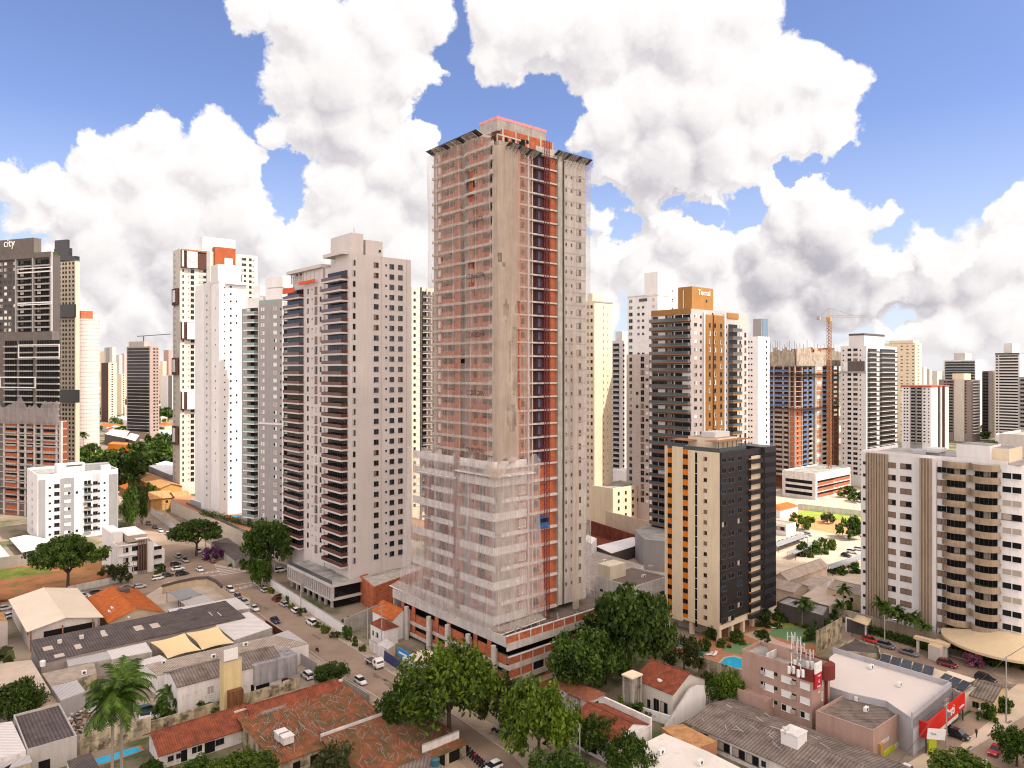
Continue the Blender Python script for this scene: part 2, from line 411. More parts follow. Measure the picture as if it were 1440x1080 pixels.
# common materials
FRAME = plain('window_frame_grey', (.09, .085, .085), .6, .2)
FRW = plain('window_frame_white', (.72, .71, .69), .5)
FRB = plain('window_frame_brown', (.10, .055, .04), .5)
GD = glass('glass_dark', (.011, .012, .014), .08, .22)
GB = glass('glass_blue', (.016, .03, .05), .06, .32)
GG = glass('glass_green', (.05, .13, .10), .1, .6)
BLI = mat('blind_white', (.70, .68, .65), .7, .05, streak=0)
BLB = mat('blind_brown', (.22, .15, .11), .7, .08, streak=0)
BLG = mat('blind_beige', (.40, .34, .29), .7, .08, streak=0)
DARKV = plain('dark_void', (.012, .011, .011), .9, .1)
WM = {}
WK = {'d': (GD, GD, FRAME), 'b': (GB, GD, FRAME), 'w': (BLI, BLI, FRW), 'dw': (GD, BLI, FRW), 'wd': (BLI, GD, FRW), 'dd': (GD, GD, FRW), 'br': (BLB, BLB, FRB),
      'bd': (BLB, GD, FRB), 'be': (BLG, BLG, FRW), 'bg': (BLG, GD, FRW), 'gg': (GG, GG, FRW), 'v': (DARKV, DARKV, None), 'bb': (GB, GB, FRAME), 'gl': (BLG, GD, FRAME)}
def wmesh(k):
    if k in WM: return WM[k]
    a, b, f = WK[k]; m = MB()
    if f is None:
        m.box(-.5, -.02, 0, .5, .05, 1, a)
    else:
        m.face([(-.46, -.02, .05), (0, -.02, .05), (0, -.02, .96), (-.46, -.02, .96)], a)
        m.face([(0, -.021, .05), (.46, -.021, .05), (.46, -.021, .96), (0, -.021, .96)], b)
        m.box(-.5, -.07, .96, .5, .02, 1.0, f); m.box(-.54, -.13, -.02, .54, .02, .05, f)
        m.box(-.5, -.07, .05, -.46, .02, .96, f); m.box(.46, -.07, .05, .5, .02, .96, f); m.box(-.02, -.055, .05, .02, 0, .96, f)
    WM[k] = m.mesh('window'); return WM[k]
# ================================================================ TOWERS
CONC = mat('raw_concrete', (.40, .365, .33), .9, .16, .5, .22)
CONL = mat('pale_concrete', (.52, .475, .44), .9, .12, .5, .22)
CONW = mat('white_render', (.62, .585, .56), .9, .12, .6, .2)
BRICK = mat('red_hollow_brick', (.42, .125, .06), .92, .2, .8, .12, mott=((.31, .09, .05), .9, .5, .62))
BRICKD = mat('dark_brick', (.24, .075, .04), .92, .2, .8, .1)
MAROON = mat('maroon_formwork', (.075, .02, .022), .8, .3, .8, 0)
ROOFG = mat('flat_roof_grey', (.30, .285, .265), .95, .25, .3, 0, mott=((.17, .16, .15), .25, .5, .7))
GREYW = mat('grey_tower_paint', (.545, .49, .465), .85, .05, .12, .06)
WHITE = mat('white_paint', (.72, .69, .675), .8, .05, .15, .08)
SHADEW = mat('offwhite_paint', (.62, .59, .575), .8, .04, .2, .06)
CREAM = mat('cream_paint', (.72, .60, .43), .8, .06, .15, .09)
BEIGE = mat('beige_paint', (.56, .51, .455), .8, .05, .2, .08)
PINKG = mat('pinkish_grey_paint', (.47, .405, .385), .85, .05, .2, .08)
GREY5 = mat('mid_grey_paint', (.33, .31, .305), .85, .05, .2, .08)
GREY3 = mat('dark_grey_paint', (.10, .085, .08), .8, .08, .2, .08)
BLACKT = mat('black_tile', (.022, .02, .022), .35, .15, .3, .05, line=1.4, spec=.5)
ORANGE = mat('orange_paint', (.62, .19, .025), .75, .06, .3, .05)
OCHRE = mat('ochre_paint', (.33, .165, .055), .8, .06, .3, .08)
RUST = mat('rust_brown_edge', (.26, .12, .07), .8, .08, .4, .05)
BROWN = mat('dark_brown_panel', (.085, .04, .032), .7, .1, .4, .05)
GLRAIL = glass('glass_rail', (.06, .075, .08), .1, .6)
GLRAILR = mat('wine_glass_rail', (.11, .042, .034), .25, .12, .6, .0, spec=.5)
GLRAILG = mat('green_glass_rail', (.20, .27, .25), .2, .1, .6, .0, spec=.5)
BLUEP = mat('blue_rail_panel', (.09, .17, .36), .7, .2, .8, .05)
METW = plain('white_metal', (.70, .69, .67), .4)
METD = plain('dark_metal', (.04, .04, .045), .5)
SIGNW = plain('white_sign_letters', (.82, .80, .77), .5)
WATER = mat('pool_water', (.02, .36, .58), .08, .05, 1.5, 0, spec=.5)

def tower(name, label, px, Y, top, L, Rr, wall, fh=3.1, cols=(), z0=5., rot=PHI, crown=(), par=.9, roof=None, group=None, cap=100, done=True, cat='tower'):
    b = B(name, label, cat, px, Y=Y, rot=rot, L=L, Rr=Rr, group=group)
    zt = b.zz(top)-par; b.zt = zt
    b.shell(0, zt, wall, roof or ROOFG, par=par)
    n = int((zt-z0-.2)/fh); b.n = n; z0 = zt-.25-n*fh; b.z0 = z0; b.fh = fh
    for c in cols:
        k = c[0]
        if k in 'RL': b.wcol(k, c[1], z0, fh, n, c[2], c[3], c[4], sill=(c[5] if len(c) > 5 else 1.0))
        elif k[0] == 'b':
            f = k[1]; s_ = b.sx if f == 'R' else b.sy
            d, slab, rail, back = c[3:7]
            b.bal(f, s_(c[1]), s_(c[2]), z0, fh, n, d, slab, rail, back, rh=c[7] if len(c) > 7 else 1.0)
        elif k[0] == 'p':                       # full height panel px0-px1, thickness, material
            f = k[1]; s_ = b.sx if f == 'R' else b.sy
            u0, u1 = sorted((s_(c[1]), s_(c[2])))
            zb = c[5] if len(c) > 5 else 0
            if f == 'R': b.box(c[6] if len(c) > 6 else 'pilaster', u0, -c[3], zb, u1, 0, zt+par+.003, c[4])
            else: b.box(c[6] if len(c) > 6 else 'pilaster', -c[3], u0, zb, 0, u1, zt+par+.003, c[4])
        elif k[0] == 'h':                       # floor bands
            f = k[1]; m = MB(); t = c[2]; hh = c[3]
            m.box(-t, -t, -hh, b.A, 0, 0, c[1]) if f in 'RB' else None
            m.box(-t, 0, -hh, 0, b.B, 0, c[1]) if f in 'LB' else None
            b.rep('floor_band', m, [z0+i*fh for i in range(n+1)])
    for (x0, x1, y0, y1, h, m) in crown:
        b.box('penthouse', b.A*x0, b.B*y0, zt+.01, b.A*x1, b.B*y1, zt+h, m)
    if done: b.done(cap)
    return b

# ---------------------------------------------------------------- the netted tower under construction
def main_tower():
    b = B('unfinished_tower', 'tall unfinished brick and concrete tower on a brick podium, the highest building in view', 'tower', 702, Y=175.7)
    A = b.sx(826); Bd = b.sy(610)
    X = {p: b.sx(p) for p in (728, 743, 750, 776, 784, 790, 796, 797, 806, 814)}
    yb = {p: b.sy(p) for p in (658, 646, 614)}
    U0, FH, N = 48.3, 3.4, 24; TOP = U0+N*FH; CT = TOP-3.4          # upper storeys
    Z0, FL, NL = 11.4, 4.1, 9                            # lower storeys
    zs = [U0+i*FH for i in range(N)]; zl = [Z0+i*FL for i in range(NL)]
    # concrete frame
    f = b.mb('concrete_frame')
    f.box(.0, 0, Z0, X[728], 2.2, CT+.6, mat('bare_concrete', (.31, .25, .20), .9, .16, .3, .2, mott=((.42, .36, .31), .25, .45, .6)))                       # blank corner wall
    f.box(0, 2.2, Z0, .5, 2.7, CT+.6, CONC)
    f.box(X[784], -.25, Z0, X[790], 1.6, CT+.5, CONC)                 # strip beside the hoist bay
    f.box(X[743]-.25, -.12, Z0, X[743]+.25, 1.2, CT, CONL)
    f.box(X[750]-.15, .3, Z0, X[750]+.15, 1.3, CT, CONL)
    f.box(0, yb[614], Z0, .8, Bd, TOP+.6, CONC)
    f.box(A-.4, Bd-3, Z0, A, Bd, TOP, CONC)
    b.box('recess_wall', X[790], 7.0, Z0, X[796], 7.4, CT, mat('shaded_brown_render', (.17, .135, .105), .9, .1, .4, .2)); b.box('recess_wall', X[790]-.3, 1.6, Z0, X[790], 7, CT, mat('shaded_brown_render', (.17, .135, .105)))  # brown darkened so the shade of the recess is in the wall colour
    b.box('side_wing', X[796], .6, Z0-.4, A, 14, CT+.6, CONL)
    b.box('recess_wall', X[796]-.3, .62, Z0-.4, X[796], 7.0, CT+.6, mat('shaded_brown_render', (.17, .135, .105)))
    b.box('stair_shaft', 1.6, yb[658]+.1, Z0, 2.2, yb[646]-.1, TOP+.8, mat('grey_shaft', (.27, .235, .22), .9, .1, .4, .2))
    b.box('core_wall', 3.2, 4, Z0, A-1, Bd-.4, CT-.2, BRICKD); b.box('core_wall', 3.2, 8, CT-.2, 9, Bd-.4, TOP-.2, BRICKD)
    # one slab per storey
    m = MB(); m.box(.003, 2.2, -.32, 8, Bd, .1, CONL); m.box(X[728], 0, -.3, X[784], 6, .1, CONL); m.box(-.5, yb[658]+.5, -.42, .003, 2.4, .22, CONL); m.box(-.4, yb[646]-1, -.42, .003, yb[614]+1.6, .22, CONL)
    m.box(X[796], .55, -.3, A-.2, .6, .05, CONC)
    m.box(-.9, 1.4, -.42, -.5, 2.6, .7, CONL)
    b.rep('floor_slab', m, zs)
    m = MB(); m.box(.003, 6.5, -.32, 8, Bd, .1, CONL); b.rep('floor_slab', m, [TOP])
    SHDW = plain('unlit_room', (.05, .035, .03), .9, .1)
    def infill(name, boxes):
        for (x0_, y0_, z0_, x1_, y1_, z1_, mm) in boxes:
            m = MB(); m.box(x0_, y0_, z0_, x1_, y1_, z1_, mm); b.rep(name, m, zs)
    yq = yb[658]
    infill('brick_infill', [(.25, 2.75, .2, .45, yq-5.4, 1.55, BRICK), (.3, yq-5.4, .1, .5, yq-3.6, 2.98, BRICK), (.25, yq-3.6, .2, .45, yq-1.7, 1.35, BRICK), (.3, yq-1.7, .1, .5, yq, 2.98, BRICK),
        (.25, yb[646], .1, .45, yb[646]+2.2, 2.98, BRICK), (.25, yb[646]+2.2, .2, .45, yb[614]-2.2, 1.45, BRICK), (.25, yb[614]-2.2, .1, .45, yb[614], 2.98, BRICK)])
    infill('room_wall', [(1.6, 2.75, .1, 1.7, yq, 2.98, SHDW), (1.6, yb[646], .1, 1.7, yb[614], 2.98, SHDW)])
    m = MB()                                                           # hoist bay
    m.box(X[728], .35, .1, X[743]-.25, .6, 3.05, BRICK); m.box(X[743]+.25, .9, .1, X[750]-.15, 1.15, 3.05, BRICK); m.box(X[776], .5, .1, X[784], .75, 3.05, BRICK)
    m.box(X[750]+.15, 1.15, .1, X[776], 1.3, 3.05, MAROON)
    for j in range(4): m.box(X[750]+.6+j*1.35, .98, .15, X[750]+.78+j*1.35, 1.15, 3.0, BROWN)
    m.box(X[750]+2.6, 1.05, .6, X[750]+3.7, 1.15, 2.7, plain('blue_tarp', (.07, .09, .2), .7))
    b.rep('hoist_bay_wall', m, zs[:-1])
    for i, z in enumerate(zs):
        b.win('R', (X[728]+X[743])/2+.3, z+.95, 1.3, 1.5, 'v', .36)
        b.win('R', (X[743]+X[750])/2-.3, z+1.9, .8, .9, 'v', .91)
        b.win('L', yb[614]-1.0, z+.9, 1.0, 1.7, 'w', .26)
    zz = [Z0+i*3.55 for i in range(1, 32)]
    for z in zz:
        b.win('R', X[797]+.4, z+.6, .55, .9, 'v', .6); b.win('R', X[806], z+.6, .6, .9, 'v', .6); b.win('R', X[814]+.6, z+.4, 1.7, 1.6, 'gl', .6)
    # lower storeys: white balcony parapets, doubled
    big = MB(); yl = b.sy(590)
    big.box(-2.2, yb[658]+.4, -.2, -2.0, -.3, 1.75, CONW); big.box(-2.2, -.5, -.2, X[743]-1, -.3, 1.75, CONW); big.box(-2.0, -.3, -.25, 1, yb[658]+.4, 0, CONC)
    big.box(-2.2, yl, -.2, -2.0, yb[646]-.4, 1.75, CONW); big.box(-2.0, yb[646]-.4, -.25, 1, yl, 0, CONC); big.box(0, -.3, -.25, X[743], 0, 0, CONC)
    b.rep('balcony', big, [z for i, z in enumerate(zl) if i % 2 == 0]+[zl[-1]+FL])
    sm = MB()
    sm.box(-1.1, yb[658]-2.6, -.2, -.9, .4, 1.2, CONW); sm.box(-.9, .4, -.2, 1, yb[658]-.2, 0, CONC); sm.box(-1.1, yb[614]+1, -.2, -.9, yb[646]+1.4, 1.25, CONW); sm.box(-.9, yb[646]+1.4, -.2, 1, yb[614]+1, 0, CONC)
    sm.box(.5, -.25, -.2, X[743], 0, .75, CONW)
    b.rep('balcony', sm, [z for i, z in enumerate(zl) if i % 2])
    lw = MB()
    lw.box(.9, 3, .1, 1.1, 6.5, 2.9, BRICK); lw.box(.9, yb[658]-3, .1, 1.1, yb[658], 3.6, BRICK); lw.box(.8, yb[646], .1, 1, yb[646]+3, 3.6, BRICK); lw.box(1.6, 6, .1, 1.8, yb[658]-3, 3.6, DARKV)
    lw.box(1.6, yb[646]+3, .1, 1.8, yl, 3.6, BRICKD); lw.box(0, 2.2, -.3, 7, yl-1, .1, CONL); lw.box(X[728], 0, -.3, X[784], 6, .35, CONL)
    lw.box(X[728], .35, .35, X[743]-.25, .6, 3.8, BRICK); lw.box(X[743]+.25, .7, .35, X[784], .95, 3.8, BRICK)
    b.rep('lower_storey_wall', lw, zl)
    for z in zl:
        b.win('R', (X[728]+X[743])/2, z+1.2, 2.2, 1.9, 'be', .36); b.win('R', X[750]+1.6, z+1.3, 1.8, 1.6, 'v', .71)
        b.win('L', 4.6, z+.8, 2, 2.0, 'v', 1.0)
    # crown
    c = b.mb('roof_block')
    zc = CT+.4
    def cr(px0, pxc, px1, ptop, zb, d, m, part):
        k = (pxc-CX)/F
        yy = d; xx = b.sx(pxc, yy); zt = b.zz(ptop, xx, yy); x1 = b.sx(px1, yy); y1 = b.sy(px0, xx)
        b.box(part, xx, yy, zb, x1, y1, zt, m); return xx, yy, x1, y1, zt
    x0, y0, x1, y1, zt = cr(682, 707, 777, 181, zc-1.5, 4.2, BRICK, 'roof_block')
    for j in range(5):
        xx = x0+(x1-x0)*j/4; f.box(xx-.2, y0-.08, zc, xx+.2, y0, zt, CONL)
    for px_, pz in ((712, .0), (722, .1), (732, .1), (762, 0)):
        b.win('R', b.sx(px_, y0), zt-3.0+pz, .9, 1.2, 'v', y0)
    q0, r0, q1, r1, zq = cr(674, 699.5, 768, 167, zt-.4, 5.0, CONC, 'tank_block')
    b.box('formwork_net', q0-.06, r0-.06, zq, q1+.06, r1+.06, zq+.75, mat('pink_net', (.62, .27, .27), .9, .15, 1, 0))
    b.box('roof', 0, 6.6, TOP+.12, 9, Bd-.2, TOP+.3, CONC); b.box('roof', .5, 2.8, CT+.12, A-5, Bd-.2, CT+.3, CONC)
    b.box('parapet', 12, -.1, CT+.1, X[784], .15, CT+1.7, CONL); 
    for j in range(6): b.box('parapet', 1+j*2.0, 2.0, CT+.3, 1.25+j*2.0, 2.25, CT+2.9, CONL)
    b.box('parapet', 1, 1.95, CT+2.6, 11.3, 2.3, CT+2.9, CONL)
    tr = MB()                                                          # splayed safety trays of planks round the top
    def tray(p0, p1, out, dz):
        m = tr
        p0, p1, out = Vector(p0), Vector(p1), Vector(out); n = 10
        for j in range(n):
            a = p0.lerp(p1, j/n); e = p0.lerp(p1, (j+.93)/n); k = Vector((0, 0, rnd.uniform(-.15, .15)))
            m.face([a, e, e+out+k, a+out+k], CONC if j % 3 else METD); m.bar(a-Vector((0, 0, 1.6)), a+out, .07, METD); m.bar(a, a+out, .12, CONC)
        m.bar(p0+out, p1+out, .12, METD)
    tray((0, 6, TOP-.1), (0, Bd+.5, TOP-.7), (-2.3, 0, .9), 0); tr.build('safety_tray', b.root); tr = MB()
    tray((1.5, 0, CT-.9), (12.5, 0, CT-1.6), (0, -2.1, 1.0), 0); tr.build('safety_tray', b.root); tr = MB()
    tray((X[790]-3, .4, CT+.2), (A+.3, .4, CT+.1), (0, -2.2, 1.1), 0); tr.build('safety_tray', b.root); tr = MB()
    tray((A, 0, CT), (A, 9, CT), (2.2, 0, 1.0), 0)
    tr.build('safety_tray', b.root)
    # podium
    px0, py0 = -5.0, -8.7; xe = b.sx(878, py0); ye = b.sy(552, px0)
    p = b.mb('podium_deck')
    p.box(px0+.5, py0+.5, 9.2, xe, ye, 9.6, CONC, mat('deck_dirty', (.13, .105, .09), .95, .3, .3, 0)); p.box(px0+.5, py0+.5, 5.0, xe, ye, 5.3, CONC)
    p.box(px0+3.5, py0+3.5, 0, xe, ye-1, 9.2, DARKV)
    fr = b.mb('podium_frame')
    for z0, z1, o in ((8.1, 9.85, 0), (4.0, 5.25, .8), (.9, 2.15, .8)):
        fr.box(px0+.15, py0-o*.9, z0, xe, py0+.35-o*.9, z1, CONL); fr.box(px0, py0-o*.9, z0 if z0 < 7 else 9.0, px0+.35, ye, z1 if z0 > 7 else z1-.35, CONL)
    fr.box(px0, py0+.35, 9.85, px0+.25, ye, 11.3, CONL); fr.box(px0+.25, ye-.3, 0, px0+12, ye, 11.6, CONL)
    fr.box(px0-.1, py0-.04, 11.5, xe, py0+.3, 11.72, CONW); fr.box(px0-.1, py0-.8, 6.9, xe, py0-.4, 7.1, CONW)
    nb = int((xe-px0)/3.5)
    for j in range(nb):
        xa = px0+.1+j*(xe-px0)/nb; xb = xa+(xe-px0)/nb-.24
        for zz0, zz1, o in ((9.85, 11.5, 0), (5.25, 6.9, .72), (2.15, 4.0, .72)):
            if zz0 < 3 and j in (2,): b.box('podium_opening', xa, py0-.55, zz0, xb, py0-.3, zz1, DARKV)
            else: q = MB(); q.box(xa, py0+.08-o, zz0, xb, py0+.25-o, zz1, BRICK); q.build('brick_panel', b.root)
            fr.box(xb, py0-.02-o, zz0, xb+.24, py0+.28-o, zz1, CONW)
        if j > 2: q = MB(); q.box(xa, py0-.6, 0, xb, py0-.4, .9, BRICK); q.build('brick_panel', b.root)
    for pxx in (571.7, 602.8, 629, 658, 694):
        y = b.sy(pxx, px0-.9); q = MB(); q.tube((px0-.9, y, 0), (px0-.9, y, 8.7), .62, .62, 12, CONL); q.box(px0-.9, y-.35, 2.2, px0, y+.35, 7.9, CONC); q.build('column', b.root)
    L0 = ye-py0
    for j in range(9):
        ya = py0+.4+j*(L0-.8)/9; yb_ = ya+(L0-.8)/9-.3
        for z0, z1 in ((4.9, 9.0), (1.8, 4.0)):
            zt_ = z1-1.3 if j % 2 else z0+(z1-z0)*.5
            q = MB(); q.box(px0+.1, ya, z0, px0+.25, yb_, zt_, BRICK)
            if j % 3: q.box(px0+.1, ya, zt_, px0+.25, ya+(yb_-ya)*.3, z1, BRICK)
            q.build('brick_panel', b.root)
    for k in range(9):                                                  # props and clutter on the podium deck
        x, y = rnd.uniform(-3, 20), rnd.uniform(-7.5, -3)
        b.box('deck_prop', x, y, 9.6, x+.25, y+.25, 11.4, CONC)
    b.done()
    return b, A, Bd, TOP, X, yb, (px0, py0, xe, ye)
MT, MA, MBd, MTOP, MX, MYB, MPOD = main_tower()

# ---- debris netting hung on that tower
def netmat(name, col, a0, a1):
    m, n, bb = base(name, .9, .1)
    tc = n.new('ShaderNodeTexCoord').outputs['Object']
    mp = n.new('ShaderNodeMapping'); mp.inputs['Scale'].default_value = (1, 1, .07); n.put(mp.inputs[0], tc)
    f = n.rng(n.noise(mp.outputs[0], .75, 4, .65), .3, .72, a0, a1)
    f2 = n.rng(n.noise(tc, .12, 3, .6), .35, .65, -.08, .10)
    n.put(bb.inputs['Base Color'], (*col, 1))
    tl = n.new('ShaderNodeBsdfTranslucent'); tl.inputs[0].default_value = (*col, 1)
    mx = n.new('ShaderNodeMixShader'); mx.inputs[0].default_value = .4; n.l.new(bb.outputs[0], mx.inputs[1]); n.l.new(tl.outputs[0], mx.inputs[2])
    tp = n.new('ShaderNodeBsdfTransparent'); m2 = n.new('ShaderNodeMixShader'); n.put(m2.inputs[0], n.math('ADD', f, f2, clamp=True))
    n.l.new(tp.outputs[0], m2.inputs[1]); n.l.new(mx.outputs[0], m2.inputs[2]); n.l.new(m2.outputs[0], n.n['Material Output'].inputs[0])
    return m
NET = netmat('debris_net_white', (.64, .52, .46), .27, .47)
NETS = netmat('debris_net_seam', (.74, .68, .64), .38, .55)
NETD = netmat('debris_net_doubled', (.60, .50, .42), .5, .8)
def hang(name, label, path, z0, z1, m, seam=2.2, amp=.22, flare=0., hem=0., seed=1, holes=(), top=0.):
    """a sheet of netting hung along a path of (x, y) in the tower's own axes"""
    r = random.Random(seed); mbn = MB()
    segs = []; L = 0
    for (a, c) in zip(path, path[1:]):
        d = math.dist(a, c); segs.append((L, d, a, c)); L += d
    nu = max(6, int(L/.55)); nv = max(6, int((z1-z0)/1.1))
    ph = [r.uniform(0, 6.3) for _ in range(6)]
    hm = [.6*math.sin(i*.55*.55+seed)+.4*math.sin(i*.55*1.27+seed*2)+r.uniform(-.12, .12) for i in range(nu+2)]
    def pt(u, v):
        s = min(u*L, L-1e-4)
        for (l0, d, a, c) in segs:
            if s <= l0+d: break
        t = (s-l0)/d; x = a[0]+(c[0]-a[0])*t; y = a[1]+(c[1]-a[1])*t
        nx, ny = (c[1]-a[1])/d, -(c[0]-a[0])/d
        z = z0+(z1-z0)*v
        o = amp*(math.sin(s*1.9+ph[0]+.05*z)+.6*math.sin(s*4.1+ph[1]-.09*z)+.5*math.sin(.21*z+ph[2]+s*.3))+flare*(1-v)**2
        i = u*nu; k = hm[min(int(i), nu)]*(1-i+int(i))+hm[min(int(i)+1, nu+1)]*(i-int(i))
        z += hem*k*(1-v)**6-top*(.5+.5*math.sin(s*.9+ph[3]))*v**6
        return (x+nx*o, y+ny*o, z)
    g = [[pt(i/nu, j/nv) for j in range(nv+1)] for i in range(nu+1)]
    base_i = len(mbn.v)
    for i in range(nu):
        for j in range(nv):
            cx, cz = (i+.5)/nu*L, z0+(z1-z0)*(j+.5)/nv
            if any((cx-hx)**2/rx**2+(cz-hz)**2/rz**2 < 1 for hx, hz, rx, rz in holes): continue
            mbn.face([g[i][j], g[i+1][j], g[i+1][j+1], g[i][j+1]], m)
    for k in range(1, int(L/seam)+1):
        u = min(.999, k*seam/L+r.uniform(-.01, .01)); w = .06/L
        for j in range(nv):
            a, c2 = pt(u-w, j/nv), pt(u+w, j/nv); d, e = pt(u+w, (j+1)/nv), pt(u-w, (j+1)/nv)
            q = Vector((0, 0, 0)); mbn.face([Vector(x)+Vector((-.02, -.02, 0)) for x in (a, c2, d, e)], NETS)
    o = mbn.build(name, None, (MT.o.x, MT.o.y, 0), smooth=True); o.rotation_euler = (0, 0, MT.rot)
    return tag(o, label, 'netting', 'debris nets hung round the unfinished tower')
E2 = MX[743]
n1 = hang('debris_net', 'sheer white debris net over the upper left face of the unfinished tower', [(-1.3, MBd+1.2), (-1.3, 1.2)], 47, MTOP-.6, NET, 2.4, .24, hem=1.5, seed=2, top=.3,
          holes=((6.0, 101, .8, .9), (11.2, 101.8, .8, .9), (19.6, 98, 1.4, 1.0), (19, 118, 1.5, 4.0), (19.4, 93.5, 1.0, .8), (16, 74, .6, .5)))
n2 = hang('debris_net', 'pale net strip hung over the front corner of the unfinished tower, torn at its foot', [(-1.2, 1.15), (-.9, -.7), (MX[728], -.8)], 49, MTOP-3.2, NETD, 3, .12, hem=2.5, seed=5, top=1.2, holes=((4.4, 86, .8, 2.6), (8, 87, .9, 1.8), (7.4, 74, 2.4, 8.5), (3.2, 97, .6, .8), (6.2, 60, 1.6, 3.0), (8.6, 64, 1.2, 2.5), (2.4, 99, .5, 1.2)))
n3 = hang('debris_net', 'narrow sheer net between the pale corner strip and the red hoist mast', [(MX[728]+.1, -.7), (E2+.1, -.7)], 50, MTOP-4, NET, 1.4, .1, hem=2.0, seed=8, top=2.0)
yl_ = MT.sy(584)
n4 = hang('debris_net', 'wide white net round the lower storeys of the unfinished tower, flaring to a tray', [(-3.0, yl_), (-3.0, -2.2), (-2.0, -3.0), (MX[750], -2.6)], 11.2, 51.5, netmat('debris_net_lower', (.68, .61, .58), .24, .54), 3.6, .28, flare=2.4, hem=.4, seed=11, top=2.6)
n5 = hang('debris_net', 'sheer net over the right hand wing of the unfinished tower', [(MX[796]-.8, -.6), (MA+.9, -.6), (MA+1.1, 8)], 12, MTOP-3.3, netmat('debris_net_wing', (.62, .55, .50), .14, .34), 3.4, .14, hem=1.0, seed=14)
n6 = hang('debris_net', 'long twisted white net strip hanging down the right wing of the unfinished tower', [(MX[797]+1.0, -1.3), (MX[806]-.2, -1.5), (MX[806]+.6, -1.1)], 10, 82, NETD, 9, .3, hem=1.0, seed=17)
sw = MB(); g = []; r7 = random.Random(9)
for i in range(15):
    u = i/14; row = []
    for j in range(9):
        v = j/8; px_ = 681+u*44; py_ = 651+20*math.sin(math.pi*min(1, u*1.15))*(.35+.65*v)+v*14*(1-u)-8*v*u
        x_ = -3.3+.5*math.sin(u*9+v*3); y_ = MT.sy(px_, x_) if px_ < 703 else None
        if y_ is None: y_ = -3.4+.4*math.sin(u*7); x_ = MT.sx(px_, y_)
        row.append((x_, y_, MT.zz(py_, x_, y_)+r7.uniform(-.2, .2)))
    g.append(row)
for i in range(14):
    for j in range(8): sw.face([g[i][j], g[i+1][j], g[i+1][j+1], g[i][j+1]], NETD)
o = sw.build('debris_net', None, (MT.o.x, MT.o.y, 0), smooth=True); o.rotation_euler = (0, 0, MT.rot)
tag(o, 'crumpled loose net swag at the foot of the upper net, on the tower corner', 'netting', 'debris nets hung round the unfinished tower')
lg = MB(); lg.box(-3.2, -2.8, 46.6, -.2, MT.sy(640, -3), 46.9, CONW); lg.box(-3.2, MT.sy(640, -3), 44.6, -.2, MT.sy(586, -3), 44.9, CONW); lg.box(-.2, -2.8, 46.6, MX[743], -.2, 46.9, CONW)
o = lg.build('net_ledge', None, (MT.o.x, MT.o.y, 0)); o.rotation_euler = (0, 0, MT.rot); tag(o, 'pale stepped ledge of boards between the upper net and the wide lower net', 'netting')
trayn = MB()
ya = MT.sy(540, -6)
trayn.face([(-4.6, yl_+6, 11.7), (-4.2, -4.2, 10.2), (-2.0, -2.0, 11.3), (-2.4, yl_+5, 13)], NETD)
trayn.face([(-4.2, -4.2, 10.2), (MX[750], -4.6, 11.0), (MX[750], -2, 11.7), (-2.0, -2.0, 11.3)], NETD)
trayn.tube((-4.6, yl_+6, 11.7), (-4.2, -4.2, 10.2), .14, .14, 5, METW); trayn.tube((-4.2, -4.2, 10.2), (MX[750], -4.6, 11.0), .12, .12, 5, METW)
o = trayn.build('net_tray', None, (MT.o.x, MT.o.y, 0)); o.rotation_euler = (0, 0, MT.rot)
tag(o, 'white catch tray skirting the foot of the wide lower net, above the podium deck', 'netting')
INK = plain('spray_paint', (.06, .04, .04), .8)
def graff(txt, px, py, size, net, x=-1.62):
    y = MT.sy(px, x); z = MT.zz(py, x, y)
    text_part('graffiti', txt, (x, y, z), -math.pi/2, size, INK, .02, net, .8)
for t, px, py, s_ in (('NVENTE', 669, 310, 1.9), ('CONSOPA', 668, 388, 1.9), ('CONSOPA', 668, 471, 1.9), ('CONSOPA', 668, 553, 1.8), ('OONSCNA', 668, 634, 1.8)):
    graff(t, px, py, s_, n1)
# hoist mast and cab
hx = MT.sx(769, -1.6)
ho = thing('hoist_mast', 'red brown lattice hoist mast climbing the brick bay of the unfinished tower', 'hoist', (*MT.W(hx, -1.6), 9.6), MT.rot)
HM = plain('hoist_red', (.16, .03, .03), .6)
m = MB(); zt = MTOP-.5-9.6
for dx, dy in ((-.45, -.45), (.45, -.45), (.45, .45), (-.45, .45)): m.bar((dx, dy, 0), (dx, dy, zt), .13, HM)
k = 0; z = 0
while z < zt-1.5:
    for a, c in (((-.45, -.45), (.45, -.45)), ((.45, -.45), (.45, .45)), ((-.45, .45), (-.45, -.45))):
        m.bar((*a, z), (*c, z+1.5), .08, HM); m.bar((*a, z), (*c, z), .08, HM)
    z += 1.5
m.build('lattice_mast', ho)
m = MB()
for i in range(11): m.bar((-.5, .45, 4+i*9.8), (-.5, 1.9, 4+i*9.8), .1, HM); m.bar((.5, .45, 4+i*9.8), (.5, 1.9, 4+i*9.8), .1, HM)
m.build('wall_tie', ho)
cb = thing('hoist_cab', 'blue goods hoist cab part way up the red lattice mast', 'hoist', (*MT.W(hx-1.5, -1.5), MT.zz(741, hx, -1.6)), MT.rot)
CABB = mat('hoist_cab_blue', (.03, .10, .26), .6, .2, 1, .1)
m = MB(); m.box(-1.5, -1.0, 0, 1.3, .8, .15, METD); m.box(-1.5, -1.0, .15, 1.3, -.92, 1.5, CABB); m.box(-1.5, -1, .15, -1.42, .8, 2.6, CABB); m.box(1.2, -1, .15, 1.28, .8, 2.6, CABB); m.box(-1.5, .7, .15, 1.3, .8, 2.6, METD)
m.build('cage', cb)
m = MB(); m.box(-1.6, -1.1, 2.6, 1.4, .9, 2.75, CABB); m.build('cab_roof', cb)
m = MB()
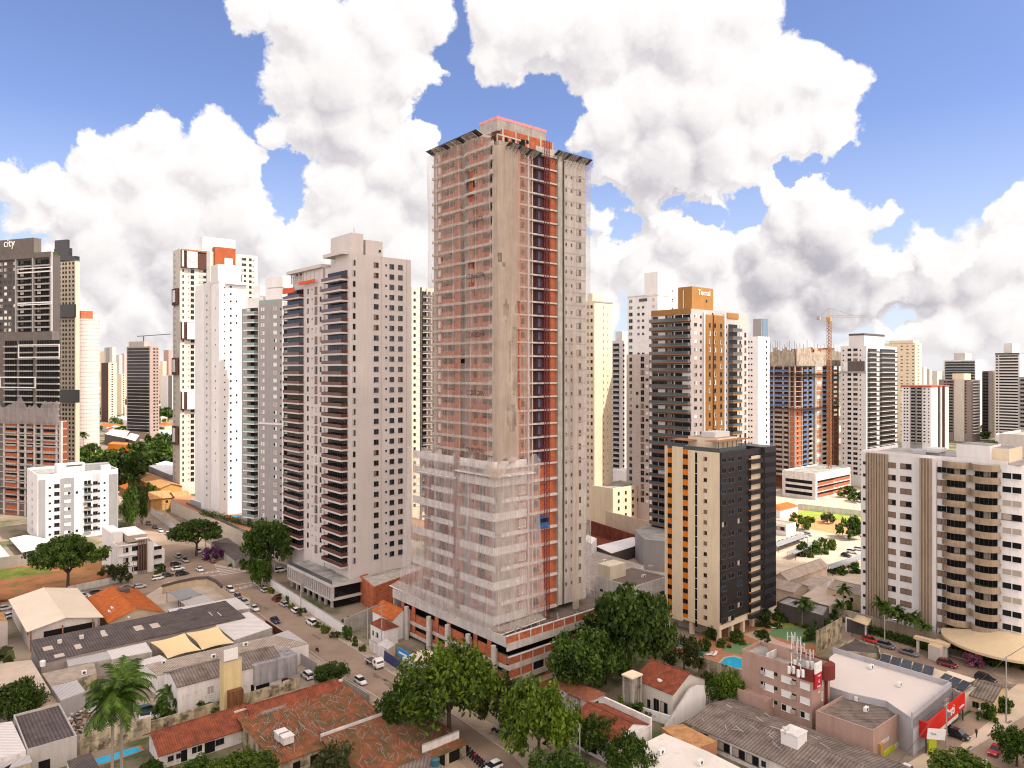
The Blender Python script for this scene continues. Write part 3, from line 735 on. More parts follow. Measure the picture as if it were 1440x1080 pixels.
for i in range(6): m.bar((-1.5+i*.55, -1, 1.5), (-1.5+i*.55, -1, 2.6), .05, METD)
m.build('railing', cb)

# ---------------------------------------------------------------- grey tower with dark red balconies
def grey_tower():
    b = B('balcony_tower', 'light grey tower with stacked dark red balconies, left of the netted tower', 'tower', 492, Y=226, L=405, Rr=578)
    A, Bd = b.A, b.B; zt = b.zz(356); fh = 3.3; n = 29; z0 = zt-1.2-n*fh
    yw = [b.sy(p) for p in (455, 462, 490, 427)]
    b.box('wall', 0, 0, 3, A, 9.5, zt, GREYW)
    ys = yw[0]; zl = b.zz(376, 0, ys)
    b.box('wall', .5, 9.5, 3, A-1, ys, zt-3, GREYW); b.box('wall', 0, ys, 3, A-1, yw[3], zl, GREYW); b.box('wall', 1.2, yw[3], 3, A-3, Bd-1, zl-.4, GREYW)
    b.box('roof', .3, .3, zt, A-.3, 9.2, zt+.06, ROOFG); b.box('roof', 1, 9.8, zt-3, A-1.2, Bd-1.2, zt-2.94, ROOFG)
    for c in (('R', 498, .9, 1.7, ['d', 'gl']), ('R', 529, 1.7, 1.6, ['b', 'bb', 'bd', 'd']), ('R', 543, .6, .6, 'd'), ('R', 551, 1.7, 1.6, ['b', 'bb', 'd']), ('R', 563, 1.7, 1.6, ['bb', 'b', 'bd'])):
        b.wcol('R', c[1], z0, fh, n, c[2], c[3], c[4], sill=.9 if c[2] > .7 else 1.7)
    for px in (433, 451): b.wcol('L', px, z0, fh, n-2, 1.2, 1.7, ['d', 'gl', 'd'], sill=.8)
    b.wcol('L', 439, z0, fh, n-2, .5, .5, 'd', sill=1.8); b.wcol('L', 444.5, z0, fh, n-2, 1.9, 2.6, ['br', 'bd', 'be', 'br'], sill=.1)
    b.bal('L', b.sy(489), b.sy(461), z0, fh, n-1, 2.3, GREYW, GLRAILR, GD, rh=1.05, th=.55)
    b.bal('L', b.sy(427), b.sy(404), z0, fh, n-2, 1.7, GREYW, GLRAILR, GD, rh=1.0, th=.5)
    b.box('wall_joint', b.sx(536)-.06, -.03, 6, b.sx(536)+.06, 0, zt, GREY5); b.box('wall_joint', b.sx(572)-.06, -.03, 6, b.sx(572)+.06, 0, zt, GREY5)
    def cr(px0, px1, ptop, d, dep, m=GREYW):
        x0, x1 = b.sx(px0, d), b.sx(px1, d); b.box('penthouse', x0, d, zt, x1, d+dep, b.zz(ptop, x0, d), m)
    # water tank houses on the roof
    d = 3.0; x0 = b.sx(494, d); yb2 = b.sy(465, x0); b.box('penthouse', x0, d, zt-4, b.sx(511, d), yb2, b.zz(327, x0, d), GREYW)
    cr(514, 538, 337, 3.5, 6); b.win('R', b.sx(534, 3.5), b.zz(350, 2, 3.5), .8, .8, 'd', 3.5)
    b.box('mast', x0+2, d+2, zt, x0+2.1, d+2.1, b.zz(318, x0, d), METD)
    b.box('crown_slab', -2, 1, zt-.2, 4, b.sy(462), zt+.9, GREYW)
    b.box('crown_slab', -1, b.sy(455), zl, 5, Bd-1, zl+1.1, GREYW)
    for i in range(9): b.box('crown_frame', 0, b.sy(455)+i*3.1, zl-3.4, .35, b.sy(455)+i*3.1+.35, zl, GREYW)
    b.box('work_tarp', -1.6, b.sy(448), zl-4.6, -1.2, b.sy(426), zl-3.6, mat('orange_tarp', (.62, .10, .04), .8, .2, 1, 0)); b.box('work_tarp', -2.8, b.sy(424), zl-7, -2.5, b.sy(408), zl-5.2, mat('orange_tarp', (.62, .10, .04)))
    # finned podium
    pz = 7.6; px0, py0 = -7.5, -2.6
    pc = Vector((px0, py0)); xe = b.sx(508, py0)
    ye = b.sy(404, px0)
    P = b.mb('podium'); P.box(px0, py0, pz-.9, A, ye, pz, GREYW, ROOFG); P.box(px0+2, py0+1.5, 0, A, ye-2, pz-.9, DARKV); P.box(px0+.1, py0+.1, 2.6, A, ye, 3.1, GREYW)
    k = 22
    for i in range(k):
        y = py0+.2+i*(ye-py0-.6)/(k-1); q = MB(); q.box(px0, y, 3.1, px0+1.0, y+.42, pz-.9, mat('podium_fin', (.50, .45, .43), .85)); q.build('fin', b.root)
    b.box('podium_screen', px0+1.2, py0+.3, 3.1, px0+1.3, ye, pz-.9, BLACKT)
    for i in range(8): y = py0+2+i*(ye-py0-3)/7; q = MB(); q.box(px0+1, y, 0, px0+1.7, y+.6, 2.6, GREYW); q.build('pilotis', b.root)
    b.box('terrace_rail', px0+.3, py0+.3, pz, px0+.36, ye-.3, pz+1.1, GLRAIL)
    for px in (515, 532, 551, 565): b.win('R', b.sx(px), 5.2 if px < 540 else 5.4, 3.6, 2.3, 'd')
    b.done()
grey_tower()
# ---------------------------------------------------------------- white and grey towers to its left
b = tower('balcony_tower', 'grey and white apartment tower with green glass balconies, left of the light grey tower', 397, 300, 424, 364, 414, GREY5, 3.3,
    [('L', 368, .8, 1.5, ['dw', 'w']), ('L', 371, .8, 1.5, 'w'), ('L', 387, 2.0, 1.5, ['w', 'dw', 'w', 'be']), ('L', 395, .7, .8, 'd'), ('pL', 398.5, 397, .25, WHITE),
     ('bR', 399, 413, 3.0, WHITE, GLRAILG, GD)], rot=60, z0=8, done=False)
ws = MB(); yb_ = b.B
b.box('balcony_wing', 2, yb_, 0, 14, b.sy(348, 2), b.zt+3.5, WHITE); b.box('balcony_wing', -.1, b.sy(347.5, 0), 0, 10, b.sy(340, 0), b.zt-1, GREY5)
b.bal('L', b.sy(347.5, 2), b.sy(363, 2), b.z0, 3.3, b.n, 2.2, WHITE, GLRAILG, GD, off=2, rh=1.15, th=.5)
b.wcol('L', 343.5, b.z0, 3.3, b.n-2, .9, 1.4, ['w', 'dw'])
b.box('penthouse', 3, 3, b.zt, 16, b.sy(365), b.zz(385, 3, 3)-1, WHITE); b.box('penthouse', 5, b.sy(366, 5), b.zt, 13, b.sy(356, 5), b.zz(400, 5, 8), WHITE)
b.box('terrace_rail', .1, .2, b.zt+.9, .18, yb_, b.zt+2.0, GLRAILG); b.box('floor_trim', -.3, -.2, b.z0+12*3.3, 0, yb_+.1, b.z0+12*3.3+.7, WHITE); b.box('roof_slab', 3, 2, b.zt+7, 10, yb_-2, b.zt+7.5, WHITE)
b.done()
b = tower('white_tower', 'plain white tower with a grey flank, between the beige and the green glass towers', 308, 330, 394, 275, 346, WHITE, 3.3,
    [('R', 316, .5, .6, 'd'), ('R', 324.5, .8, .9, 'd', 1.4), ('R', 334, 1.7, 1.0, ['w', 'w', 'w', 'dw'], 1.5), ('L', 303, .6, .7, ['w', 'd'], 1.6), ('L', 291, .9, 1.0, 'd', 1.2), ('L', 279, .8, .8, ['w', 'd', 'w'], 1.4),
     ('pL', 297, 289.5, .9, SHADEW, 0, 'stair_wall')], z0=10, done=False)
b.box('wall', -.6, b.sy(296), 0, 8, b.sy(276), b.zt-1.5, WHITE)
x0 = b.sx(297, 2)
b.box('penthouse', -.2, b.sy(297), b.zt, 10, b.sy(307.5)+.3, b.zz(372, 0, 3), SHADEW); b.box('penthouse', 12, 2, b.zt, b.A-1, 9, b.zt+4.5, SHADEW); b.box('roof_slab', 3, -1.2, b.zt-.6, b.A+.5, 0, b.zt+.5, WHITE)
b.wcol('L', 291, b.z0, 3.3, b.n-1, .9, 1.0, 'd', off=-.92, sill=1.2)
b.done()
# beige tower with stacked box volumes
b = tower('beige_tower', 'tall beige tower with projecting white and brown box volumes, left of the plain white tower', 253, 420, 349, 243, 362, BEIGE, 3.35,
    [('L', 246, .9, 1.4, 'd'), ('R', 257.5, .8, 1.6, 'd'), ('R', 265.5, .5, .6, 'd', 1.6), ('R', 270.5, 1.9, 2.1, 'd', .7), ('R', 352, 1.6, 1.6, 'd'), ('R', 343, 2.8, 1.5, ['b', 'gl']), ('R', 356, .6, .7, 'd')],
    z0=4, par=.8, crown=[(.30, .72, .2, .6, 9.5, WHITE)], done=False)
x = {p: b.sx(p) for p in (254, 255, 259, 262, 276, 290, 301, 330, 335)}
def vbox(y0p, y1p, first=False):
    z1, z0_ = b.zz(y0p, x[262], 0), b.zz(y1p, x[262], 0)
    q = MB(); q.box(x[254], -1.0, z0_, x[276], -.7, z1, BROWN) if not first else q.box(x[254], -.6, z0_, x[290], -.4, z1, BROWN)
    q.box(x[254], -1.2, z0_-.4, x[276] if not first else x[290], 0, z0_, BROWN); q.box(x[254], -1.2, z1, x[276] if not first else x[290], 0, z1+.9, RUST if first else SHADEW)
    q.box(x[255], -1.9, z0_+.2, x[255]+.8, -.6, z1, SHADEW); q.box(x[262], -2.1, z0_-.2, x[276] if first else x[276]+1, -.6, z1-.3, WHITE)
    return q.build('box_volume', b.root)
v0 = vbox(353, 376, True); vbox(453, 476.5); vbox(551, 575)
text_part('sign_letters', 'ICI', ((x[262]+x[276])/2, -2.2, b.zz(366, x[262])), 0, 4.6, plain('grey_sign_letters', (.35, .33, .31), .6), .1, v0)
for (y0p, y1p) in ((405, 428), (503, 527), (600, 626)):
    q = MB(); za, zb = b.zz(y1p), b.zz(y0p); q.box(-1.4, b.B*.12, za, 0, b.B*.8, zb, BROWN); q.box(-1.7, b.B*.3, za+1.5, -1.4, b.B*.62, zb-1, WHITE); q.build('box_volume', b.root)
for i in range(6): b.wcol('R', (x[276]+4,), b.zt-2-i*3.35, 3.35, 1, 5.2, 1.6, 'gl', sill=0)
z1 = b.zz(347, x[301]); b.box('roof_block', x[301], -1.5, b.zt-14, x[330], 6, z1, mat('terracotta_panel', (.33, .085, .035), .8)); b.box('pilaster', x[290], -.5, 0, x[290]+2, 0, b.zt+1, GREY5)
q = MB(); q.box(x[301]+5.5, -1.75, b.zt-8, x[330]-1.8, -1.5, b.zt-2.5, SHADEW); pn = q.build('sign_panel', b.root)
b.done()
# behind, between the grey tower and the netted tower
b = tower('cream_tower', 'cream tower with a dark framed glass bay, half hidden behind the netted tower', 579, 330, 403, 570, 640, CREAM, 3.2,
    [('R', 583, 1.2, 1.3, 'd'), ('R', 588, 1.6, 1.6, 'w'), ('bR', 593, 606, 1.2, BEIGE, GREY3, GD), ('pR', 591, 592.6, .6, GREY3), ('pR', 599, 600, .7, BEIGE), ('bR', 608, 636, 1.2, BEIGE, GREY5, GD)], z0=6)
b2 = None
# yellow lit tower right of the netted tower
b = tower('cream_tower', 'narrow sunlit pale yellow tower just right of the netted tower', 836, 340, 423, 823, 861, CREAM, 3.2,
    [('L', 827, 1.3, 1.5, 'd'), ('L', 832, 1.3, 1.5, ['d', 'bg']), ('R', 849, .35, 1.3, 'd'), ('R', 854.5, .8, 1.0, ['w', 'dw', 'bg']), ('hB', CREAM, .05, .12)], z0=5, crown=[(.05, .7, .3, .85, 4.6, CREAM)], done=False)
b.box('roof_trim', -.2, -.25, b.zt+.3, b.A+.2, 0, b.zt+.95, GREY5); b.done()
tower('podium_building', 'low cream podium with long white terraces at the foot of the pale yellow tower', 862, 330, 687, 830, 905, CREAM, 3.4, [('R', 870, 1.2, 1.6, 'd'), ('R', 880, 1.2, 1.6, 'd'), ('R', 890, 1.2, 1.6, 'd')], z0=1, cat='building')
tower('balcony_tower', 'slim grey and white tower with close stacked balconies behind the pale yellow tower', 872, 430, 479, 861, 905, SHADEW, 3.1,
    [('bL', 871, 862, 1.3, WHITE, GREY5, GD), ('R', 877, 1.4, 1.3, 'd')], crown=[(.1, .5, .2, .9, 6.5, SHADEW)])
# white tower with a stepped top
b = tower('white_tower', 'white tower with green windows and a tall stepped roof block, behind the ochre topped tower', 925, 400, 413, 882.5, 952, WHITE, 3.7,
    [('L', 887, 2.6, 2.0, ['gg', 'gg', 'b']), ('L', 898, 1.7, 1.5, ['d', 'dd', 'w']), ('L', 904.5, 1.7, 1.5, ['d', 'w', 'dd']), ('L', 919, 1.5, 1.7, ['w', 'w', 'be']), ('R', 946, .7, .8, 'd')], done=False)
b.box('roof_block', -.3, -.3, b.zt, b.sx(951), 9, b.zz(382), WHITE); b.box('roof_block', .5, 9, b.zt, 9, b.sy(911), b.zz(391), WHITE); b.box('roof_block', 1, b.sy(911), b.zt, 9, b.sy(906), b.zz(400), WHITE)
b.box('roof_band', -.35, b.sy(899), b.zt-2.6, 0, b.sy(910), b.zt-1, GREY3); b.box('roof_trim', -.5, 0, b.zt+.6, 0, b.B, b.zt+1.1, WHITE)
for z in (408, 420, 433): b.win('R', b.sx(946, -.3), b.zz(z), .8, .9, 'd', -.3)
b.done()
tower('pink_grey_tower', 'pinkish grey tower with a flat top in front of the white tower with green windows', 915, 335, 498, 881, 945, PINKG, 3.1,
    [('L', 887, 1.6, 1.8, ['gg', 'd', 'b']), ('L', 896, 1.5, 1.4, ['be', 'be', 'd']), ('L', 903.5, 2.0, 2.2, ['br', 'd', 'bd']), ('L', 910, 1.6, 1.1, ['w', 'be', 'd'], 1.3)], z0=9)
# ---------------------------------------------------------------- ochre topped tower (sign on its roof block)
b = tower('ochre_tower', 'tower with ochre panels and long dark balconies, white sign letters on its ochre roof block', 972, 272, 434, 916, 1052, PINKG, 3.12, [], z0=9, done=False)
zt, z0, n, fh = b.zt, b.z0, b.n, 3.12
b.bal('L', b.sy(971), b.sy(916.5), z0, fh, n, 1.7, RUST, GLRAIL, None, rh=1.0, th=.35, ends=True)
q = MB(); q.box(-.1, b.sy(970), .02, .03, b.B, fh-.4, mat('taupe_wall', (.25, .20, .17), .85)); b.rep('balcony_wall', q, [z0+i*fh for i in range(n)])
b.wcol('L', 926, z0, fh, n, 6.5, 2.1, ['dd', 'dw', 'dd', 'd'], off=-.1, sill=.1); b.wcol('L', 936.5, z0, fh, n, 1.0, 1.2, 'd', off=-.1); b.wcol('L', 945, z0, fh, n, 1.0, 1.2, ['d', 'gl'], off=-.1); b.wcol('L', 960, z0, fh, n, 7.5, 2.2, ['dd', 'dw', 'dd', 'd', 'dd'], off=-.1, sill=.1)
for px, w, h, k in ((978, 1.7, 1.2, ['d', 'w', 'gl', 'dw']), (985.5, 1.0, 1.0, 'd')): b.wcol('R', px, z0, fh, n, w, h, k, sill=1.0)
b.box('ochre_panel', b.sx(992), -.35, 6, b.sx(1001), 0, zt-.8, OCHRE); b.box('ochre_panel', b.sx(1003), -.35, 6, b.sx(1016), 0, zt-.8, OCHRE); b.box('wall_joint', b.sx(1001), -.1, 6, b.sx(1003), 0, zt, BROWN); b.box('wall', b.sx(1017.5), -.5, 6, b.sx(1019.5), 0, zt, SHADEW); b.box('wall', b.sx(988.5), -.5, 6, b.sx(990.5), 0, zt, SHADEW)
for px, w in ((998, 1.1), (1005.5, 1.3), (1014, 1.3)): b.wcol('R', px, z0, fh, n-1, w, 1.7, ['d', 'dw', 'd', 'bg'], off=-.35, sill=.8)
b.bal('R', b.sx(1024), b.sx(1037), z0, fh, n-1, 2.2, OCHRE, GLRAIL, GD, th=.4); b.wcol('R', 1021.5, z0, fh, n-1, .8, 1.0, 'd'); b.wcol('R', 1041, z0, fh, n-1, 1.3, 1.6, ['d', 'dw']); b.wcol('R', 1048, z0, fh, n-2, 1.4, 1.8, ['d', 'gl'])
b.box('roof_band', -.2, .3, zt-1.0, 0, b.B, zt+1.2, OCHRE); b.box('roof_band', b.sx(1022), -.3, zt-1.6, b.sx(1038), 0, zt+.6, OCHRE)
xx = b.sx(973, 5.5); b.box('roof_block', xx, 5.5, zt, b.sx(1003, 5.5), b.sy(953.5, xx), b.zz(402.5, xx, 5.5), OCHRE)
b.text('sign_letters', 'Terral', 'R', b.sx(990, 5.5), b.zz(411.5, xx+5, 5.5), 3.0, SIGNW, off=5.4, sx=1.1)
b.win('R', b.sx(993.5, 5.5), b.zz(424, xx+5, 5.5), 1.0, 1.0, 'd', 5.5)
b.box('mast', xx-.5, b.sy(961, xx-.5), zt, xx-.3, b.sy(961, xx-.5)+.2, zt+9, METW)
b.box('podium', -6, -1, 0, b.A*.5, b.B+1, 9.0, GREY5); b.box('podium_frame', -6.4, 2, 1.5, -6, b.B, 9.6, SHADEW)
for i in range(2): b.box('podium_glass', -6.45, 3, 2.2+i*3.6, -6.38, b.B-1, 4.8+i*3.6, GD)
b.done()
# ---------------------------------------------------------------- cream tower with orange stripes
b = B('striped_tower', 'cream apartment tower with two orange and black window stripes and a black tiled flank', 'tower', 1012, Y=192.6, L=936, Rr=1084)
zt = b.zz(637); fh = 2.83; n = 16; z0 = zt-.6-n*fh
b.shell(3.4, zt-.6, CREAM, ROOFG, par=.6, y1=b.B, x1=b.sx(1052))
for p0, p1, kd in ((967.5, 961, 0), (946, 939.5, 0)):
    u0, u1 = sorted((b.sy(p0), b.sy(p1)))
    b.box('orange_stripe', -.12, u0, z0, 0, u1, zt, ORANGE)
    q = MB(); q.box(-.16, u0, 1.0, 0, u1, 2.15, GD); q.box(-.2, u0, .95, 0, u1, 1.0, BROWN); q.box(-.19, (u0+u1)/2-.04, 1.0, 0, (u0+u1)/2+.04, 2.15, METD)
    b.rep('window', q, [z0+i*fh for i in range(n)])
u0, u1 = sorted((b.sy(980.5), b.sy(977.5))); b.box('glass_slit', -.05, u0, 2.5, 0, u1, zt-.5, GD)
q = MB(); q.box(-.1, u0, 0, 0, u1, .12, METW); b.rep('slit_bar', q, [z0+i*fh for i in range(n)])
for p0, p1 in ((938.6, 936.2), (960.5, 946.5)):
    u0, u1 = sorted((b.sy(p0), b.sy(p1))); b.box('wall_rib', -.5, u0, 3, 0, u1, zt+.6, CREAM)
b.wcol('L', 992, z0, fh, n, 1.0, 1.0, ['br', 'bd', 'd'], sill=1.0)
xa, xb, xc = b.sx(1050), b.sx(1068), b.A
b.box('black_flank', 0.05, -.6, 5.5, xa, 0, zt+.1, BLACKT); b.box('black_flank', xb, -1.6, 5.5, xc, 10, zt+.3, BLACKT); b.box('black_flank', xa, 5, 5.5, xb, 10, zt+.25, BLACKT)
b.box('recess_wall', xa+.05, -.3, 3.4, xb, .2, zt-2, CREAM)
q = MB(); q.box(xa, -1.4, -.5, xb+.01, -.3, .65, BLACKT); q.box(xa+.5, -.42, .65, xa+1.6, -.3, 2.3, GD); q.box(xa+.5, -.5, .65, xa+1.6, -.42, .95, ORANGE); q.box(xb, -1.75, .9, xc-.2, -1.6, 2.1, GD)
b.rep('balcony', q, [z0+i*fh for i in range(n)])
for i in range(n):
    z = z0+i*fh+.9
    for px in (1018, 1028, 1040):
        if rnd.random() < .85: b.win('R', b.sx(px, -.6), z, 2.2 if px != 1028 else 3.0, 1.4, rnd.choice(['d', 'd', 'd', 'gl', 'bb', 'd', 'd']), -.6)
b.box('crown_band', -.1, -.65, zt-1.6, xc, -.6, zt+.2, BLACKT)
b.box('penthouse', 5, 4, zt, xa+2, b.B-4, zt+3.2, CREAM, ROOFG); b.box('penthouse', 7, 6, zt+3.2, 14, b.B-7, zt+4.6, SHADEW)
PERG = mat('pergola_rust', (.35, .17, .09), .8, .1)
b.box('pergola', 1.2, 1.2, zt+2.6, xa+4, 5.5, zt+2.75, PERG); b.box('pergola', .8, b.B-7, zt+2.3, 6, b.B-1, zt+2.45, PERG)
for i in range(7): b.box('pergola', 1.4+i*2.2, 1.3, zt, 1.55+i*2.2, 1.45, zt+2.6, METD)
b.box('terrace_rail', .15, .2, zt, .2, b.B-.3, zt+1.1, GLRAIL); b.box('terrace_rail', .2, .15, zt, xa, .2, zt+1.2, GLRAIL)
for x_, y_ in ((.3, .3), (.3, b.B-1.2), (6, .3), (12, .5), (18, 1.2), (xb+1, 0), (xc-1.2, 0), (6, 8), (.3, b.B/2)):
    q = MB(); q.box(x_, y_, 0, x_+1.0, y_+1.0, 3.4 if x_ < 15 else 5.5, CREAM); q.build('pilotis', b.root)
b.box('lobby_wall', 3, 8, 0, xa-2, b.B-2, 3.4, BEIGE)
b.done()
# ---------------------------------------------------------------- white tower with curved balconies at the right edge
b = B('curved_balcony_tower', 'white tower with rows of curved beige balconies and brown fins at the right edge', 'tower', 1437, Y=180, L=1213, Rr=1475)
zt = b.zz(656); fh = 3.42; n = 13; z0 = zt-.9-n*fh
V = {p: b.sy(p) for p in (1219, 1220, 1250, 1254, 1274, 1296, 1313, 1318, 1326, 1327, 1408, 1423, 1215)}
FIN = mat('brown_fin', (.36, .275, .20), .85, .06, .3, .12)
TAN = mat('tan_balcony', (.40, .30, .21), .85, .1, .5, .22, mott=((.29, .21, .14), .4, .5, .7))
b.box('wall', 0, 3, 0, b.A, b.B, zt, WHITE); b.box('wall', 1.2, 1.2, 0, b.A, 3, zt, WHITE)
for i in range(6):                                                     # rounded corner
    a0, a1 = math.pi/2*i/6, math.pi/2*(i+1)/6
    p = lambda a: (3-3*math.cos(a)*1.0, 3-3*math.sin(a))
    b.mb('wall').prism([(3.2, 3.2), p(a0), p(a1)], 0, zt, WHITE)
b.box('roof', .4, .4, zt, b.A-.4, b.B-.4, zt+.06, ROOFG); b.box('parapet', -.05, 3, zt, .3, b.B, zt+.9, WHITE); b.box('parapet', .3, b.B-.3, zt, b.A, b.B, zt+.9, WHITE)
b.box('wall', -1.1, V[1219], 0, 0, b.B, zt+.5, WHITE); b.box('wall', -1.0, V[1318], 2, 0, V[1296], zt+.3, WHITE)
for i in range(8):
    y = V[1250]+(V[1220]-V[1250])*(i+.2)/8; q = MB(); q.box(-.9, y, 2, 0, y+.55, zt+.3, FIN); q.build('fin', b.root)
for i in range(4):
    y = V[1313]+(V[1296]-V[1313])*(i+.15)/4; q = MB(); q.box(-1.9, y, 2, -1.0, y+.5, zt+.2, FIN); q.build('fin', b.root)
b.wcol('L', 1215.5, z0, fh, n, .7, .8, 'd', off=-1.1, sill=1.3); b.wcol('L', 1254.5, z0, fh, n, 2.0, 1.5, ['br', 'bd'], sill=.9); b.wcol('L', 1274, z0, fh, n, 2.9, 1.5, ['br', 'bd', 'br'], sill=.9)
b.wcol('L', 1324, z0, fh, n, 2.4, 1.5, ['br', 'br', 'd'], sill=.9); b.wcol('L', 1423, z0, fh, n, 4.4, 1.6, ['dd', 'dd', 'gl', 'be'], sill=.9)
ya, yc = V[1408], V[1327]
def curve(t, d0=0.): # outline of one balcony row: two scallops
    y = ya+(yc-ya)*t; tt = t if t < .5 else t
    o = 1.0+1.7*abs(math.sin(math.pi*(t*2)))**.75+(.8 if t < .5 else 0)*min(1, t*12, (.5-t)*12 if t < .5 else 1)
    return (-o+d0, y)
q = MB(); N_ = 24
pts = [curve(i/N_) for i in range(N_+1)]
q.prism([(0, ya)]+pts+[(0, yc)], -.5, 0, TAN)
for i in range(N_):
    (xa_, y0_), (xb_, y1_) = pts[i], pts[i+1]; q.prism([(xa_, y0_), (xb_, y1_), (xb_+.2, y1_), (xa_+.2, y0_)], 0, 1.15, TAN)
b.rep('balcony', q, [z0+i*fh for i in range(n)]+[z0+n*fh-.3])
for f0, f1 in ((.06, .44), (.6, .94)):
    for kk in range(2):
        q = MB(); u0, u1 = ya+(yc-ya)*f0, ya+(yc-ya)*f1; q.box(-.08, u0, .1, .02, u1, 2.6, GD)
        if kk: q.box(-.1, u0+(u1-u0)*.3, .1, 0, u0+(u1-u0)*.62, 2.6, BLG)
        for j in range(1, 5): u = u0+(u1-u0)*j/5; q.box(-.13, u-.04, .1, 0, u+.04, 2.6, FRAME)
        b.rep('balcony_door', q, [z0+i*fh for i in range(n) if ((i*5+int(f0*10)) % 3 == 0) == bool(kk)])
GREENP = leafmat('planter_green', (.015, .03, .008), (.05, .10, .02))
for i in range(n):                                                     # plants in some of the balconies
    for half in (0, 1):
        if rnd.random() < .3:
            q = MB()
            for k in range(90):
                t = (.08 if half else .56)+rnd.random()*.36; x_, y_ = curve(t, .5); z = .8+rnd.random()*.6
                a = [Vector((rnd.uniform(-.25, .25), rnd.uniform(-.25, .25), rnd.uniform(-.2, .2))) for _ in range(3)]
                q.face([Vector((x_, y_, z))+v for v in a], GREENP)
            put('balcony_plants', q.mesh('balcony_plants'), b.root, (0, 0, z0+i*fh))
b.box('penthouse', 3, b.sy(1392, 3), zt, 12, b.sy(1345, 3), zt+4.2, WHITE, ROOFG); b.box('penthouse', 5, 4, zt, 16, b.sy(1380, 3), zt+3.6, CREAM, ROOFG); b.box('penthouse', 4, b.sy(1320, 3), zt, 9, b.sy(1300, 3), zt+2.4, SHADEW)
b.box('roof_canopy', .6, V[1318], zt+1.6, 8, V[1274], zt+1.75, mat('grey_sheet', (.36, .36, .37), .5, .1, .4, 0, stripe=('x', .6, .2)))
# entrance canopy
cp = MB(); N_ = 20; cy, cx_ = 5.0, -2.0
rim = []
for i in range(N_+1):
    a = math.pi*(.35+1.15*i/N_); rim.append((cx_+12*math.cos(a)*1.0, cy-6+14*math.sin(a)-6))
CANV = mat('canopy_beige', (.60, .47, .30), .8, .04, .3, .05)
hub = (-1.0, 3.0, 7.2)
ring = []
for i in range(N_+1):
    a = R(95)+R(215)*i/N_; ring.append((-1+13*math.cos(a), 3+13.5*math.sin(a)*1.05, 4.6))
for i in range(N_):
    cp.face([hub, ring[i], ring[i+1]], CANV); cp.face([ring[i], (ring[i][0], ring[i][1], 4.0), (ring[i+1][0], ring[i+1][1], 4.0), ring[i+1]], CANV); cp.face([(ring[i][0], ring[i][1], 4.0), (ring[i+1][0], ring[i+1][1], 4.0), (hub[0], hub[1], 5.5)], CANV)
cp.build('entrance_canopy', b.root)
b.box('lobby_wall', -.6, V[1318], 0, -.3, V[1296], 5, GREY3)
b.done()
# ---------------------------------------------------------------- brick tower under construction with a crane
BRICKO = mat('orange_brick', (.46, .145, .06), .92, .2, .8, .1)
b = B('construction_tower', 'unfinished brick tower with blue balcony guards and a ragged netted top, beside the tower crane', 'tower', 1118, Y=440, L=1075, Rr=1180)
zt = b.zz(512); fh = 3.0; z0 = 8.; n = int((zt-z0)/fh); A, Bd = b.A, b.B
b.box('core_wall', 3, 3, 0, A-2, Bd-2, zt-.5, BRICKD)
q = MB(); q.box(0, 0, -.35, A, 3.5, 0, CONC); q.box(0, 3.5, -.35, 3.5, Bd, 0, CONC); b.rep('floor_slab', q, [z0+i*fh for i in range(n+1)])
for px in (1075.5, 1088, 1101, 1110): y = b.sy(px); b.box('column', -.1, y-.4, 0, .7, y+.4, zt, CONC)
for px in (1118.5, 1128, 1136, 1143, 1155, 1164, 1172, 1179): x_ = b.sx(px); b.box('column', x_-.4, -.1, 0, x_+.4, .7, zt, CONC)
b.box('concrete_shaft', b.sx(1144), -1.2, 0, b.sx(1154), 0, zt+2, CONC)
for i in range(n):
    z = z0+i*fh; low = i < n-8
    def one(name, *a_): q = MB(); q.box(*a_); q.build(name, b.root)
    if low: one('brick_infill', .3, b.sy(1116.5), z, .5, b.sy(1109), z+2.6, BRICKO); one('brick_infill', b.sx(1119), .3, z, b.sx(1127), .5, z+2.6, BRICKO)
    one('brick_infill', b.sx(1165), .3, z, b.sx(1179), .5, z+(2.6 if i < n-11 else 1.2), BRICKO); one('brick_infill', b.sx(1146), -1.35, z+.8, b.sx(1152), -1.2, z+2.6, BRICKO if (i*7) % 3 else CONW)
    one('balcony_guard', -.1, b.sy(1108), z, 0, b.sy(1089), z+1.1, CONC if low else BLUEP); one('balcony_guard', -.1, b.sy(1087), z, 0, b.sy(1076), z+1.1, BLUEP if i > 4 else CONC)
    one('balcony_guard', b.sx(1129), -.7, z, b.sx(1135), -.6, z+1.2, BLUEP); one('balcony_guard', b.sx(1137), -.5, z, b.sx(1142), -.4, z+1.2, BLUEP if i > 9 else CONC); one('balcony_guard', b.sx(1156), -.2, z, b.sx(1163), -.1, z+1.1, BLUEP if i > 10 else CONC)
    b.win('R', b.sx(1122.5), z+.9, 1.4, 1.4, 'v', .28); b.win('R', b.sx(1170), z+.9, 1.4, 1.3, 'v', .28)
SACK = mat('sack_net', (.40, .33, .26), .95, .3, .5, .3)
for i in range(26):
    t = i/26
    x_, y_ = (t*2*A, -.8) if t < .5 else (-.8, (t-.5)*2*Bd)
    q = b.mb('top_net'); h = rnd.uniform(9, 13)
    (q.box(x_, -.9, zt-1, x_+A/13+.05, -.7, zt+h*.8, SACK) if t < .5 else q.box(-.9, y_, zt-1, -.7, y_+Bd/13+.05, zt+h*.8, SACK))
    b.box('rebar', x_, y_, zt+6, x_+.15, y_+.15, zt+h+rnd.uniform(0, 3), METD)
for z in (zt-6, zt-27): b.box('safety_tray', -3, -3, z, A+2, -.1, z+.3, BROWN); b.box('safety_tray', -3, -.1, z, -.1, Bd+2, z+.3, BROWN)
